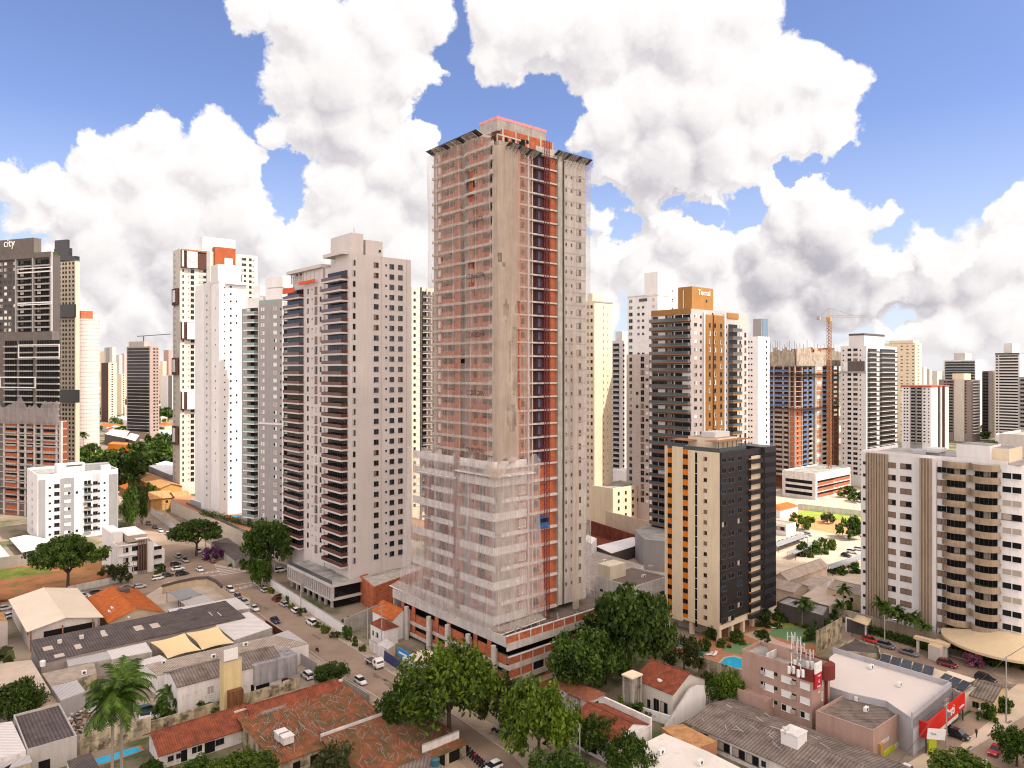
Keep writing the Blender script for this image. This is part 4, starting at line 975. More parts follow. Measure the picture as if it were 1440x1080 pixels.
for i in range(14): b.box('formwork', 2+rnd.random()*(A-6), 2, zt, 4+rnd.random()*(A-6), Bd-3, zt+8.5, CONC) if i < 3 else b.box('formwork_panel', rnd.random()*A, rnd.random()*3, zt+7, rnd.random()*A, rnd.random()*3+2, zt+8+rnd.random()*3, RUST)
b.done()
cr_ = B('tower_crane', 'yellow tower crane standing against the unfinished brick tower', 'crane', 1166, Y=432)
CRY = plain('crane_yellow', (.42, .25, .09), .6)
CRO = plain('crane_orange', (.30, .13, .05), .6)
BRICKO = mat('orange_brick', (.46, .145, .06), .92, .2, .8, .1)
zt = cr_.zz(452); q = MB()
for dx, dy in ((-.9, -.9), (.9, -.9), (.9, .9), (-.9, .9)): q.bar((dx, dy, 0), (dx, dy, zt), .24, CRO)
z = 0
while z < zt-2: q.bar((-.9, -.9, z), (.9, -.9, z+2), .25, CRO); q.bar((-.9, .9, z), (-.9, -.9, z+2), .25, CRO); q.bar((.9, -.9, z), (.9, .9, z+2), .22, CRO); z += 2
q.build('mast', cr_.root)
q = MB(); q.box(-1.2, -1.2, zt, 1.2, 1.2, zt+2.4, CRY); q.build('slewing_cab', cr_.root)
q = MB(); jd = Vector((.76, -.65, 0)).normalized(); jl = 22.
for k in range(14):
    a, c = jd*(jl*k/14), jd*(jl*(k+1)/14); q.bar(a+Vector((0, 0, zt+2.4)), c+Vector((0, 0, zt+2.4)), .22, CRY); q.bar(a+Vector((0, 0, zt+3.6)), c+Vector((0, 0, zt+3.6)), .18, CRY); q.bar(a+Vector((0, 0, zt+2.4)), c+Vector((0, 0, zt+3.6)), .12, CRY)
q.build('jib', cr_.root)
q = MB(); q.bar(Vector((0, 0, zt+2.6)), -jd*6+Vector((0, 0, zt+2.6)), .4, CRY); q.box(-5.6, 3.0, zt+1.0, -3.8, 5.2, zt+2.8, CONC); q.build('counter_jib', cr_.root)
q = MB(); q.bar((0, 0, zt+2.4), (0, 0, zt+8), .35, CRY); q.bar((0, 0, zt+8), jd*14+Vector((0, 0, zt+3.6)), .08, METD); q.bar((0, 0, zt+8), -jd*5.5+Vector((0, 0, zt+2.8)), .08, METD); q.build('tower_head', cr_.root)
b = tower('podium_building', 'white and brick podium of the unfinished tower with open parking floors', 1147, 405, 666, 1100, 1196, CONW, 3.2, [], z0=1, done=False, cat='building')
for z in (1.0, 4.4, 7.6): b.box('brick_panel', 2, -.1, z, b.A*.5, 0, z+1.5, BRICK); b.box('brick_panel', b.A*.52, -.1, z+.3, b.A-1, 0, z+1.9, BRICK); b.box('parking_opening', 2, -.08, z+1.6, b.A-1, 0, z+2.7, DARKV); b.box('parking_opening', -.08, 2, z+.8, 0, b.B-2, z+2.6, DARKV)
b.done()
# ---------------------------------------------------------------- white tower with a sky gap and its neighbours
b = tower('white_tower', 'white tower with an open terrace gap near its top, right of the unfinished brick tower', 1218, 447, 486, 1182, 1261, SHADEW, 3.05,
    [('L', 1194.5, 2.3, 1.6, 'd'), ('L', 1203, 2.6, 1.6, ['d', 'br']), ('L', 1210, .8, .9, 'd'), ('L', 1186, .8, .9, 'd'), ('bR', 1220, 1233, 1.6, WHITE, GREY3, GD), ('bR', 1237, 1259, 1.6, WHITE, GREY3, GD)], z0=6, crown=[(.1, .75, .2, .8, 7.5, SHADEW)], done=False)
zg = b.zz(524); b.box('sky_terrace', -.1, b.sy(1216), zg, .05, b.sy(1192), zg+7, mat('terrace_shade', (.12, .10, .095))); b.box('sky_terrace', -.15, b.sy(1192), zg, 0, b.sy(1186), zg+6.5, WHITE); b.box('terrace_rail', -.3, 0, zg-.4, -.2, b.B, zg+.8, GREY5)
b.box('penthouse_trim', b.A*.1-.2, b.B*.2-.2, b.zt+7.5, b.A*.75, b.B*.8, b.zt+8.7, GREY3); b.done()
tower('cream_tower', 'broad pale cream tower behind the white tower with the terrace gap', 1287, 720, 482, 1235, 1296, CREAM, 3.4,
    [('L', 1268, 2.0, .9, ['d', 'w']), ('L', 1276, 2.0, .9, ['d', 'br']), ('L', 1284, 1.6, .9, 'd'), ('R', 1291, 2.6, 1.5, 'd')], crown=[(0, .9, .05, .7, 3.5, CREAM)])
tower('white_tower', 'white tower with a recessed grey balcony bay and a thin red roof line', 1309, 640, 543, 1268, 1334, WHITE, 2.9,
    [('pL', 1297, 1280, .04, GREY5, 0, 'bay_wall'), ('bL', 1296, 1289.5, 1.6, GREY5, GREY5, GD), ('bL', 1287.5, 1281, 1.6, GREY5, GREY5, GD), ('L', 1300, 1.6, 1.2, 'd'), ('L', 1272, 1.4, 1.2, 'd'), ('L', 1276, 1.4, 1.2, 'd'), ('L', 1306, 1.0, 1.0, 'd'), ('pR', 1319, 1321, 1.0, GREY3), ('pR', 1325, 1327, 1.2, BROWN)],
    crown=[(-.02, 1.02, -.02, 1.02, 1.2, mat('red_trim', (.45, .09, .06)))])
b = tower('brown_tower', 'brown and cream banded tower in front of a taller white banded one', 1366, 730, 534, 1320, 1378, mat('brown_grey_paint', (.27, .215, .20), .85, .05), 2.95,
    [('pL', 1356, 1342, .5, BEIGE, 0, 'wall_panel'), ('L', 1346, 3.2, 1.5, 'd'), ('L', 1352, 3.2, 1.5, 'd'), ('L', 1336, 5.5, 1.6, 'd'), ('L', 1329, 2, 1.4, 'd'), ('L', 1358, 1.4, 1.4, 'd'), ('bR', 1368, 1376, 1.6, WHITE, WHITE, GD)], crown=[(.1, .9, .25, .6, 7, CREAM)])
tower('white_tower', 'tall white tower with dark horizontal window bands, second from the right edge', 1372, 830, 506, 1327, 1383, WHITE, 3.1, [('bL', 1371, 1329, 1.6, WHITE, GLRAIL, GD), ('R', 1378, 2, 1.6, 'd')], crown=[(.1, .9, .35, .7, 9, BEIGE)])
tower('dark_tower', 'slim black glass tower between two pale towers near the right edge', 1390, 760, 522, 1381, 1396, GREY3, 3.1, [('L', 1386, 5, 1.5, 'd')])
tower('cream_tower', 'slim cream tower just left of the banded tower at the right edge', 1399, 770, 521, 1391, 1407, CREAM, 3.1, [('L', 1395, 2.2, 1.3, 'd'), ('R', 1403, 2.2, 1.3, 'd')])
tower('white_tower', 'pale tower with brown window bands and a square roof tank, at the right edge', 1434, 700, 497, 1399, 1452, SHADEW, 2.85, [('bL', 1432, 1405, 1.0, SHADEW, SHADEW, GD, .9), ('L', 1402, 2, 1.3, 'd')], crown=[(.1, .7, .35, .7, 11, SHADEW), (-.01, 1, .02, .98, 1.5, GREY3)])
tower('grey_tower', 'grey tower cut off by the right edge in front of the pale banded tower', 1446, 560, 530, 1432, 1470, GREY5, 3.2, [('L', 1438, 3, 1.5, 'd')])
tower('beige_block', 'plain beige blank walled block behind the curved balcony tower roof', 1452, 260, 612, 1405, 1480, BEIGE, 3.2, [], cat='building')
tower('white_tower', 'blank white tower wall with one column of tiny windows, left of the crane', 1066, 400, 473, 1049, 1082, WHITE, 3.1, [('L', 1053, 1.0, .8, 'd'), ('L', 1057, 1.0, .8, 'd'), ('R', 1078, 1.4, 1.3, 'd')])
b = tower('glass_tower', 'distant slim grey tower with a blue glass flank above the blank white tower', 1071, 900, 448, 1059, 1081, GREY5, 3.5, [('pR', 1072, 1080, .4, glass('glass_sky', (.10, .16, .22), .1), 0, 'glass_flank')])
# ---------------------------------------------------------------- left edge
b = B('dark_tower', 'dark grey towers block at the left edge with white sign letters on its roof box', 'tower', 74, Y=360, rot=70, L=-60, Rr=78)
b.rot = b.rot; zt = b.zz(358); fh = 3.05
b.box('wall', 0, 0, 0, 4, b.B, zt, GREY3); b.box('roof_planting', .5, 1, zt, 3.6, b.B, zt+1.6, leafmat('roof_shrubs', (.03, .045, .015), (.09, .12, .04)))
z0 = 22; n = int((zt-z0-1)/fh); z0 = zt-1.6-n*fh
for p0, p1 in ((72, 50), (46.5, 26)): b.bal('L', b.sy(p0), b.sy(p1), z0, fh, n, .9, GREY5, None, DARKV, th=.75)
for px in (21, 14, 8, 2): b.wcol('L', px, z0, fh, n, 1.8, 1.4, ['w', 'd', 'd', 'bg'])
b.wcol('L', 55, z0, fh, n, 2.2, 1.6, ['br', 'be', 'd', 'bd'], off=-.1); b.wcol('L', 31, z0, fh, n, 2.2, 1.6, ['br', 'be', 'd'], off=-.1)
for px in (73.5, 48.3, 24.5, -2): y = b.sy(px); b.box('pilaster', -1.0, y-.45, 0, 0, y+.45, zt+1.2, GREY5)
b.box('roof_band', -1.02, 0, zt-1.2, 0, b.B, zt+1.4, mat('taupe_band', (.14, .118, .108), .8))
b.box('lower_block', -4, -4.6, 0, 0, b.B, b.zz(466, -4), mat('taupe_band', (.19, .165, .155)))
zl = b.zz(474, -4); nl = int(zl/fh)-2
for p0, p1 in ((84, 52), (47, 27), (24, 7)): b.bal('L', b.sy(p0, -4), b.sy(p1, -4), zl-nl*fh-1, fh, nl, .9, GREY5, None, DARKV, off=-4, th=.7)
for z0p, z1p, p0, p1 in ((484, 503, 84, 26), (530, 546, 50, 0), (375, 382, 73, 25), (424, 428, 73, 25)):
    off = -5.0 if z0p > 470 else -1.1
    ya_, yb2 = b.sy(p0, off), b.sy(p1, off); za, zb = b.zz(z1p, off), b.zz(z0p, off)
    q = MB(); q.box(off-.15, ya_, za, off, yb2, za+.5, WHITE); q.box(off-.15, ya_, zb-.5, off, yb2, zb, WHITE); q.box(off-.14, yb2-.5, za+.5, off, yb2, zb-.5, WHITE); q.box(off-.14, ya_, za+.5, off, ya_+.5, zb-.5, WHITE); q.build('white_frame', b.root)
y0_ = b.sy(47.5, 3); b.box('roof_block', 3, y0_, zt, 7, b.B, b.zz(334, 3, y0_), mat('taupe_band', (.19, .165, .155)))
b.text('sign_letters', 'city', 'L', b.sy(13, 2.9), b.zz(343, 3, b.sy(5, 3)), 5.6, SIGNW, off=2.85)
b.done()
b = tower('cream_tower', 'slim cream tower with a gridded facade and black box volumes, behind the dark towers block', 106, 420, 365, 74, 112, mat('cream_grid', (.58, .49, .38), .85, .05), 2.55,
    [('L', p, 1.4, 1.4, 'd') for p in (78, 84, 89, 93, 98, 103)], rot=70, z0=4, crown=[(0, 1, 0, 1, 3, BLACKT), (.05, .9, .3, .95, 8, BLACKT), (.2, .8, .4, .95, 13, BLACKT)], done=False)
for y0p, y1p, p0, p1 in ((428, 446, 107, 82), (548, 566, 112, 86)):
    q = MB(); q.box(-1.4, b.sy(p0), b.zz(y1p), 0, b.sy(p1), b.zz(y0p), BLACKT); q.build('box_volume', b.root)
b.done()
# round netted tower
b = B('round_tower', 'pale round tower wrapped in pink white netting, behind the dark towers block', 'tower', 124, Y=640)
zt = b.zz(449); r_ = 14*640/F; RND = mat('pink_netting', (.62, .54, .50), .9, .06, .1, .12, line=3.2)
q = b.mb('wall'); q.prism([(r_*math.cos(a*.2618), r_*math.sin(a*.2618)) for a in range(24)], 0, zt, RND)
for i in range(int(zt/3.2)): b.mb('floor_ring').prism([(r_*1.015*math.cos(a*.2618), r_*1.015*math.sin(a*.2618)) for a in range(24)], i*3.2+2.4, i*3.2+2.9, mat('pink_ring', (.52, .44, .40), .9, .08))
b.box('roof_block', -6, -3, zt, 3, 4, zt+7, BRICK); b.done()
# brick block under construction at the left edge
b = B('construction_block', 'unfinished brick apartment block with ragged grey netting on top, at the left edge', 'building', 86, Y=352, rot=70, L=-50, Rr=91)
zt = b.zz(592); fh = 3.72; z0 = zt-17*fh
b.box('core_wall', 1.2, .2, 0, 3.6, b.B, zt, BRICKD)
q = MB(); q.box(0, 0, -.5, 3, b.B, 0, CONC); b.rep('floor_slab', q, [z0+i*fh for i in range(18)])
for px in (85, 80, 59, 49, 36, 26, 6, -4): y = b.sy(px); b.box('column', -.25, y-.6, 0, .8, y+.6, zt, CONL)
for p0, p1 in ((79, 60), (28, 7), (48, 37)):
    q = MB(); q.box(.1, b.sy(p0), 0, .3, b.sy(p1), 1.9, BRICK if p0 != 48 else BRICKD); q.box(.5, b.sy(p0), 0, .7, b.sy(p1), 2.5, DARKV); b.rep('brick_infill', q, [z0+i*fh for i in range(17)])
b.box('safety_tray', -1.5, -1, b.zz(692), 0, b.B, b.zz(692)+.35, METD)
b.box('concrete_wall', 0, b.sy(80), zt-.5, .4, b.B, b.zz(575), CONC)
b.done()
def net_top():
    mbn = MB(); r = random.Random(3); n_ = 40; L_ = b.B+3; g = []
    for i in range(n_+1):
        y = -1.5+L_*i/n_; o = r.uniform(-.5, .5); tz = b.zz(568)+1.4*math.sin(i*.53)+1.0*math.sin(i*1.37+1)+r.uniform(-1.2, 1.2)
        g.append([(-1.6+o*.4, y, zt-2), (-2.0+o, y, zt+2), (-2.4-o, y, tz)])
    for i in range(n_):
        for j in range(2): mbn.face([g[i][j], g[i+1][j], g[i+1][j+1], g[i][j+1]], NETG)
    o = mbn.build('debris_net', None, (b.o.x, b.o.y, 0), smooth=True); o.rotation_euler = (0, 0, b.rot)
    tag(o, 'ragged grey net round the top of the unfinished brick block at the left edge', 'netting', None)
NETG = netmat('debris_net_grey', (.42, .37, .36), .55, .9)
net_top()
# ---------------------------------------------------------------- far skyline
def far(lbl, px, Y, top, L, Rr, m, cols=(), name='far_tower', **k): return tower(name, lbl, px, Y, top, L, Rr, m, 3.4, cols, par=.6, **k)
far('brown banded office tower with a netted top, alone over the far left houses', 211, 760, 487, 178, 224, mat('brown_band_wall', (.36, .27, .24), .85, .06), [('bL', 210, 179, 1.0, SHADEW, None, GD), ('R', 217, 2.4, 1.6, 'd'), ('R', 221, 1.6, 1.6, 'd')], rot=66, crown=[(.1, .9, .3, .95, 6, CONC)], name='office_tower')
far('yellowish tower with a dark brown bay left of the brown banded office tower', 153, 1000, 510, 142, 164, CREAM, [('pL', 152, 143, .5, BROWN, 0, 'bay_wall'), ('R', 158, 2.5, 1.6, 'd')])
far('pale distant tower with a grey pilaster behind the yellowish tower', 158, 1400, 488, 146, 163, BEIGE, [('pL', 154, 149, .5, GREY5)])
far('small cream distant tower peeping out left of the pale one with the pilaster', 146, 1500, 494, 141, 149, CREAM)
far('narrow yellow distant block right of the yellowish tower', 171, 1100, 526, 164, 176, CREAM, [('R', 174, 2, 1.6, 'd')])
far('twin topped cream distant tower above the narrow yellow block', 168, 1600, 499, 163, 172, BEIGE)
far('grey distant tower touching the left side of the brown banded office tower', 175, 1700, 497, 170, 180, PINKG)
far('rose brown distant tower between the office tower and the beige box tower', 237, 1500, 492, 230, 242, mat('rose_paint', (.42, .29, .26), .85, .05))
far('cream distant tower left of the rose brown one', 229, 1400, 508, 225, 234, CREAM)
far('low white distant slab with a dark blue band beside the beige box tower', 236, 1100, 528, 226, 243, WHITE, [('pR', 236.5, 242, .5, GREY3)])
far('white distant block right of the crowd of cream towers', 226, 1800, 515, 222, 229, SHADEW)
far('pale tiny tower on the ridge right of the broad cream tower', 1299, 2200, 516, 1294, 1303, SHADEW)
far('small grey tower on the ridge beside the red roof line', 1307, 1900, 519, 1303, 1311, PINKG)
far('small beige tower low on the ridge left of the white banded tower', 1318, 1700, 522, 1312, 1325, BEIGE)
cr2 = B('tower_crane', 'tiny distant crane over the brown banded office tower', 'crane', 202, Y=900)
q = MB(); q.box(-.5, -.5, 0, .5, .5, cr2.zz(473), METD); q.build('mast', cr2.root); q = MB(); zt = cr2.zz(473); q.bar((-6, 5, zt), (26, -18, zt+3), .8, METD); q.build('jib', cr2.root)
# ================================================================ THE GROUND
def flat(name, pts, m, z, kind='structure'):
    q = MB(); P = [G(x, y) for x, y in pts]
    a = sum(P[i].x*P[(i+1) % len(P)].y-P[(i+1) % len(P)].x*P[i].y for i in range(len(P)))
    if a < 0: P.reverse()
    q.face([(p.x, p.y, z) for p in P], m); return tag(q.build(name), kind=kind)
GRD = mat('ground_earth', (.235, .19, .145), .95, .25, .05, 0, mott=((.075, .09, .035), .03, .47, .58))
SAND = mat('pale_paving', (.46, .385, .30), .9, .14, .12, 0, mott=((.36, .29, .22), .2, .45, .7))
ASPH = mat('asphalt', (.29, .215, .16), .9, .14, .1, 0, mott=((.23, .17, .125), .07, .45, .7))
PAVE = mat('pavement', (.38, .30, .225), .9, .18, .25, 0, mott=((.26, .19, .13), .3, .5, .7))
DIRT = mat('red_earth', (.36, .155, .07), .95, .2, .12, 0, mott=((.20, .15, .05), .16, .48, .62))
GRASS = mat('mown_grass', (.15, .19, .035), .95, .3, .2, 0, mott=((.28, .24, .08), .3, .5, .7))
YARD = mat('yard_concrete', (.33, .27, .22), .95, .2, .2, 0, mott=((.2, .16, .13), .3, .5, .7))
TERRA = mat('terracotta_paving', (.36, .17, .095), .9, .12, .4, 0)
COURT = mat('court_green', (.12, .22, .10), .9, .08, .3, 0)
LINEW = plain('road_paint_white', (.62, .59, .55), .8); LINEY = plain('road_paint_yellow', (.55, .28, .04), .8)
q = MB(); q.face([(-30000, -300, 0), (30000, -300, 0), (30000, 50000, 0), (-30000, 50000, 0)], GRD); struct('ground', q)
q = MB(); HILL = mat('far_hills', (.075, .10, .105), .95, .2, .002, 0, mott=((.26, .25, .25), .012, .53, .62))
n_ = 60
for i in range(n_):
    xs = [-9000+18000*(i+d)/n_ for d in (0, 1)]
    hs = [38+26*math.sin(x*.0011+1)+12*math.sin(x*.004) for x in xs]
    q.face([(xs[0], 5200, 0), (xs[1], 5200, 0), (xs[1], 6400, hs[1]), (xs[0], 6400, hs[0])], HILL); q.face([(xs[0], 6400, hs[0]), (xs[1], 6400, hs[1]), (xs[1], 9000, 0), (xs[0], 9000, 0)], HILL)
struct('hills', q, True)
flat('town_ground', [(830, 700), (935, 690), (1230, 690), (1230, 850), (1085, 870), (930, 850), (830, 850)], SAND, .004)
flat('pavement', [(285, 822), (340, 812), (372, 812), (480, 884), (605, 962), (760, 1062), (800, 1110), (660, 1110), (470, 952), (295, 830)], PAVE, .02)
flat('road', [(302, 824), (352, 817), (463, 890), (577, 964), (720, 1062), (765, 1110), (690, 1110), (640, 1065), (545, 990), (488, 955)], ASPH, .028)
flat('pavement', [(352, 832), (260, 832), (225, 815), (196, 765), (165, 700), (150, 660), (180, 660), (236, 722), (320, 784), (368, 806)], PAVE, .012)
flat('road', [(345, 828), (262, 828), (232, 812), (205, 765), (176, 705), (165, 670), (172, 670), (225, 725), (258, 752), (303, 787), (352, 806), (352, 820)], ASPH, .024)
flat('road', [(-40, 852), (95, 834), (170, 822), (240, 806), (262, 822), (150, 845), (60, 858), (-40, 872)], ASPH, .016)
flat('road', [(340, 802), (398, 806), (430, 792), (440, 804), (402, 818), (352, 822)], ASPH, .036)
flat('dirt_lot', [(-40, 800), (50, 790), (168, 790), (172, 818), (92, 834), (-40, 852)], DIRT, .01)
flat('grass_verge', [(-40, 803), (60, 797), (75, 805), (-40, 822)], GRASS, .018)
flat('road', [(1150, 890), (1172, 876), (1365, 930), (1415, 958), (1390, 972), (1335, 952)], ASPH, .016)
flat('pavement', [(1165, 871), (1180, 866), (1440, 940), (1500, 960), (1420, 962), (1370, 930), (1172, 876)], PAVE, .02)
flat('pavement', [(1225, 1105), (1330, 1040), (1400, 985), (1440, 955), (1520, 920), (1560, 940), (1440, 1012), (1300, 1110)], mat('bright_paving', (.52, .42, .31), .9, .1, .2, 0), .012)
flat('road', [(1275, 1120), (1360, 1058), (1440, 1006), (1540, 945), (1650, 1000), (1450, 1140)], ASPH, .024)
for k in range(5):
    a = (1375+k*26, 1075-k*16); flat('lane_mark', [(a[0], a[1]), (a[0]+1.8, a[1]+1.2), (a[0]+14, a[1]-6.2), (a[0]+12.2, a[1]-7.4)], LINEW, .032)
flat('street_paving', [(1105, 738), (1216, 736), (1216, 772), (1150, 752), (1108, 748)], SAND, .01)
flat('dirt_lot', [(1108, 722), (1130, 716), (1216, 730), (1216, 748), (1180, 752), (1118, 740)], mat('orange_earth', (.46, .24, .11), .95, .15, .2, 0), .014)
flat('grass_verge', [(1116, 724), (1135, 716), (1216, 726), (1216, 735), (1150, 728)], mat('bright_grass', (.24, .30, .05), .95, .2, .2, 0), .02)
flat('excavation_floor', [(826, 725), (905, 740), (905, 758), (850, 775), (826, 765)], mat('excavated_red_earth', (.17, .05, .028), .95, .3, .3, 0), .018)
flat('yard', [(90, 1005), (150, 975), (235, 985), (228, 1020), (110, 1045)], YARD, .012)
flat('yard', [(330, 985), (420, 935), (470, 940), (500, 965), (410, 1000)], YARD, .014)
flat('yard', [(1300, 1045), (1368, 1000), (1390, 1015), (1330, 1065)], ASPH, .03)
flat('courtyard', [(940, 915), (1005, 882), (1095, 860), (1175, 880), (1160, 915), (1080, 948), (1005, 945)], TERRA, .012)
flat('court', [(1012, 914), (1036, 904), (1058, 904), (1071, 917), (1040, 920)], COURT, .02)
flat('court', [(1078, 892), (1092, 881), (1140, 886), (1166, 902), (1130, 905), (1100, 898)], COURT, .02)
flat('garden_path', [(1045, 892), (1068, 884), (1090, 898), (1105, 910), (1090, 925), (1075, 905)], SAND, .018)
flat('garden', [(1085, 880), (1120, 868), (1170, 884), (1160, 896), (1130, 884)], GRASS, .016)
flat('garden', [(1170, 890), (1220, 880), (1340, 915), (1440, 945), (1440, 935), (1190, 868)], GRASS, .01)
flat('dirt_yard', [(705, 985), (760, 962), (800, 965), (860, 985), (800, 1010), (720, 1010)], GRASS, .01)
# road writing and zebra
def word(t, px, py, size, rz, m=LINEW):
    p = G(px, py); o = text_part('road_word', t, (0, 0, 0), 0, size, m, .004, None); o.data.transform(Matrix.Rotation(R(-90), 4, 'X')); o.location = (p.x, p.y, .045); o.rotation_euler = (0, 0, R(rz)); tag(o, kind='structure')
word('PARE', 343, 826, 3.2, 50); word('PARE', 294, 805, 3.0, 215)
def strip(a, c, w, m, z=.04, name='road_mark'):
    a, c = G(*a), G(*c); d = (c-a).normalized(); n = Vector((-d.y, d.x, 0))*w/2; q = MB(); q.face([(p.x, p.y, z) for p in (a-n, c-n, c+n, a+n)], m); return tag(q.build(name), kind='structure')
strip((325, 824), (352, 840), .35, LINEY); strip((328, 823), (354, 819), .4, LINEW); strip((296, 810), (310, 808), .4, LINEW)
for k in range(7):
    t = k/6; strip((301+t*9, 795+t*14), (308+t*40, 795+t*8), .55, LINEW)
strip((302, 794), (346, 803), .4, LINEW)

# ================================================================ LOW BUILDINGS
def TILE(ax, k=0):
    c, c2 = [((.235, .066, .034), (.115, .045, .03)), ((.47, .125, .032), (.36, .10, .03)), ((.24, .085, .05), (.16, .08, .04)), ((.46, .25, .11), (.36, .18, .08))][k]
    return mat(f'clay_tiles_{ax}_{k}', c, .9, .22, .9, 0, stripe=(ax, .42, .22), mott=(c2, .55, .42, .68))
def ASB(ax, k=0):
    c, c2 = [((.205, .165, .14), (.10, .08, .07)), ((.115, .095, .09), (.075, .062, .06)), ((.40, .33, .27), (.30, .24, .19))][k]
    return mat(f'fibre_cement_{ax}_{k}', c, .92, .16, .5, .0, stripe=(ax, .62, .30), mott=(c2, .35, .42, .7))
def SHEET(ax, k=0):
    c = [(.60, .56, .53), (.42, .40, .39), (.66, .59, .48), (.27, .27, .28)][k]
    return mat(f'sheet_roof_{ax}_{k}', c, .6, .07, .15, .0, stripe=(ax, 1.0, .10))
STAINW = mat('stained_white_wall', (.70, .66, .63), .9, .07, .4, .14, mott=((.40, .35, .32), .6, .57, .72))
STAINY = mat('stained_cream_wall', (.52, .44, .30), .9, .12, .4, .4, mott=((.13, .105, .075), .45, .46, .62))
PINK = mat('pink_render', (.40, .265, .215), .88, .06, .3, .12, line=2.9)
def slab(mb, a, c, d, e, t, m):
    P = [Vector(p) for p in (a, c, d, e)]; Q = [p-Vector((0, 0, t)) for p in P]
    mb.face(P, m); mb.face(Q[::-1], m)
    for i in range(4): j = (i+1) % 4; mb.face([Q[i], Q[j], P[j], P[i]], m)
def house(name, label, c, z, L, Rr, roof='flat', rm=None, wall=None, rh=1.8, over=.45, cat='house', wins=(), par=.6, rot=PHI, group=None, bl=None, done=True, al=None):
    """c is the pixel of the near eave corner at height z; L and Rr where its two faces end"""
    b = B(name, label, cat, c[0], py=c[1], z=z, L=L, Rr=Rr, rot=rot, group=group)
    if al: b.A = al
    wall = wall or STAINW; A = b.A; D = bl or b.B; b.B = D; w = b.mb('wall'); o = over; r = b.mb('roof')
    ax = {'gx': 'x', 'gy': 'y', 'shed': 'x', 'shedx': 'y'}.get(roof, 'x')
    if rm is None: rm = TILE
    RM = rm(ax) if callable(rm) else rm
    if roof == 'flat':
        b.shell(0, z-par, wall, RM, par=par, t=.2)
    elif roof == 'gx':
        w.box(0, 0, 0, A, D, z-.05, wall)
        for x in (0, A-.2): w.prism([(0, 0)], 0, 0, wall) if False else None
        for x in (0, A): w.face([(x, 0, z-.05), (x, D, z-.05), (x, D/2, z+rh-.1)], wall)
        k = o*rh/(D/2)
        slab(r, (-o, -o, z-k+.05), (A+o, -o, z-k+.05), (A+o, D/2, z+rh), (-o, D/2, z+rh), .16, RM); slab(r, (-o, D/2, z+rh), (A+o, D/2, z+rh), (A+o, D+o, z-k+.05), (-o, D+o, z-k+.05), .16, RM)
        r.tube((-o, D/2, z+rh), (A+o, D/2, z+rh), .16, .16, 6, RM)
    elif roof == 'gy':
        w.box(0, 0, 0, A, D, z-.05, wall)
        for y in (0, D): w.face([(0, y, z-.05), (A, y, z-.05), (A/2, y, z+rh-.1)], wall)
        k = o*rh/(A/2)
        slab(r, (-o, -o, z-k+.05), (A/2, -o, z+rh), (A/2, D+o, z+rh), (-o, D+o, z-k+.05), .16, RM); slab(r, (A/2, -o, z+rh), (A+o, -o, z-k+.05), (A+o, D+o, z-k+.05), (A/2, D+o, z+rh), .16, RM)
        r.tube((A/2, -o, z+rh), (A/2, D+o, z+rh), .16, .16, 6, RM)
    elif roof == 'shed':
        w.box(0, 0, 0, A, D, z-.06, wall)
        w.box(0, D-.25, z-.06, A, D, z+rh-.2, wall)
        for x in (0, A): w.face([(x, 0, z-.06), (x, D, z-.06), (x, D, z+rh-.2)], wall)
        slab(r, (-o, -o, z), (A+o, -o, z), (A+o, D+o, z+rh), (-o, D+o, z+rh), .16, RM)
    elif roof == 'shedx':
        w.box(0, 0, 0, A, D, z-.06, wall)
        for y in (0, D): w.face([(0, y, z-.06), (A, y, z-.06), (A, y, z+rh-.2)], wall)
        slab(r, (-o, -o, z), (A+o, -o, z+rh), (A+o, D+o, z+rh), (-o, D+o, z), .16, RM)
    elif roof == 'hip':
        w.box(0, 0, 0, A, D, z-.05, wall); m = min(A, D)/2; zt = z+rh
        if A >= D: p, q_ = (m, D/2, zt), (A-m, D/2, zt)
        else: p, q_ = (A/2, m, zt), (A/2, D-m, zt)
        c0, c1, c2, c3 = (-o, -o, z-.1), (A+o, -o, z-.1), (A+o, D+o, z-.1), (-o, D+o, z-.1)
        RX, RY = rm('x') if callable(rm) else rm, rm('y') if callable(rm) else rm
        if A >= D: r.face([c0, c1, q_, p], RX); r.face([c2, c3, p, q_], RX); r.face([c1, c2, q_], RY); r.face([c3, c0, p], RY)
        else: r.face([c0, c1, p], RX); r.face([c2, c3, q_], RX); r.face([c1, c2, q_, p], RY); r.face([c3, c0, p, q_], RY)
        r.face([c3, c2, c1, c0], RX)
    for f, u, z_, ww, hh, kd in wins:
        if isinstance(u, float): u = u*(A if f == 'R' else D)
        else: u = b.sx(u) if f == 'R' else b.sy(u)
        b.win(f, u, z_, ww, hh, kd)
    if done: b.done()
    return b
def block(name, label, pts, z, wall, roof, cat='building', z0=0., par=.0, done=True):
    """a flat roofed volume from the pixels of its roof outline at height z"""
    P = [G(x, y, z) for x, y in pts]; a = sum(P[i].x*P[(i+1) % len(P)].y-P[(i+1) % len(P)].x*P[i].y for i in range(len(P)))
    if a < 0: P.reverse()
    c = sum(P, Vector())/len(P); t = thing(name, label, cat, (c.x, c.y, 0)); L = [(p.x-c.x, p.y-c.y) for p in P]
    q = MB(); q.prism(L, z0, z-.12, wall); q.build('wall', t)
    q = MB(); s_ = 1.0 if par == 0 else .97; q.prism([(x*s_, y*s_) for x, y in L], z-.12 if par == 0 else z-.1, z if par == 0 else z-.02, roof); q.build('roof', t)
    if par:
        q = MB()
        for i in range(len(L)):
            (x0, y0), (x1, y1) = L[i], L[(i+1) % len(L)]; q.prism([(x0, y0), (x1, y1), (x1*.96, y1*.96), (x0*.96, y0*.96)], z-.12, z+par, wall)
        q.build('parapet', t)
    return t
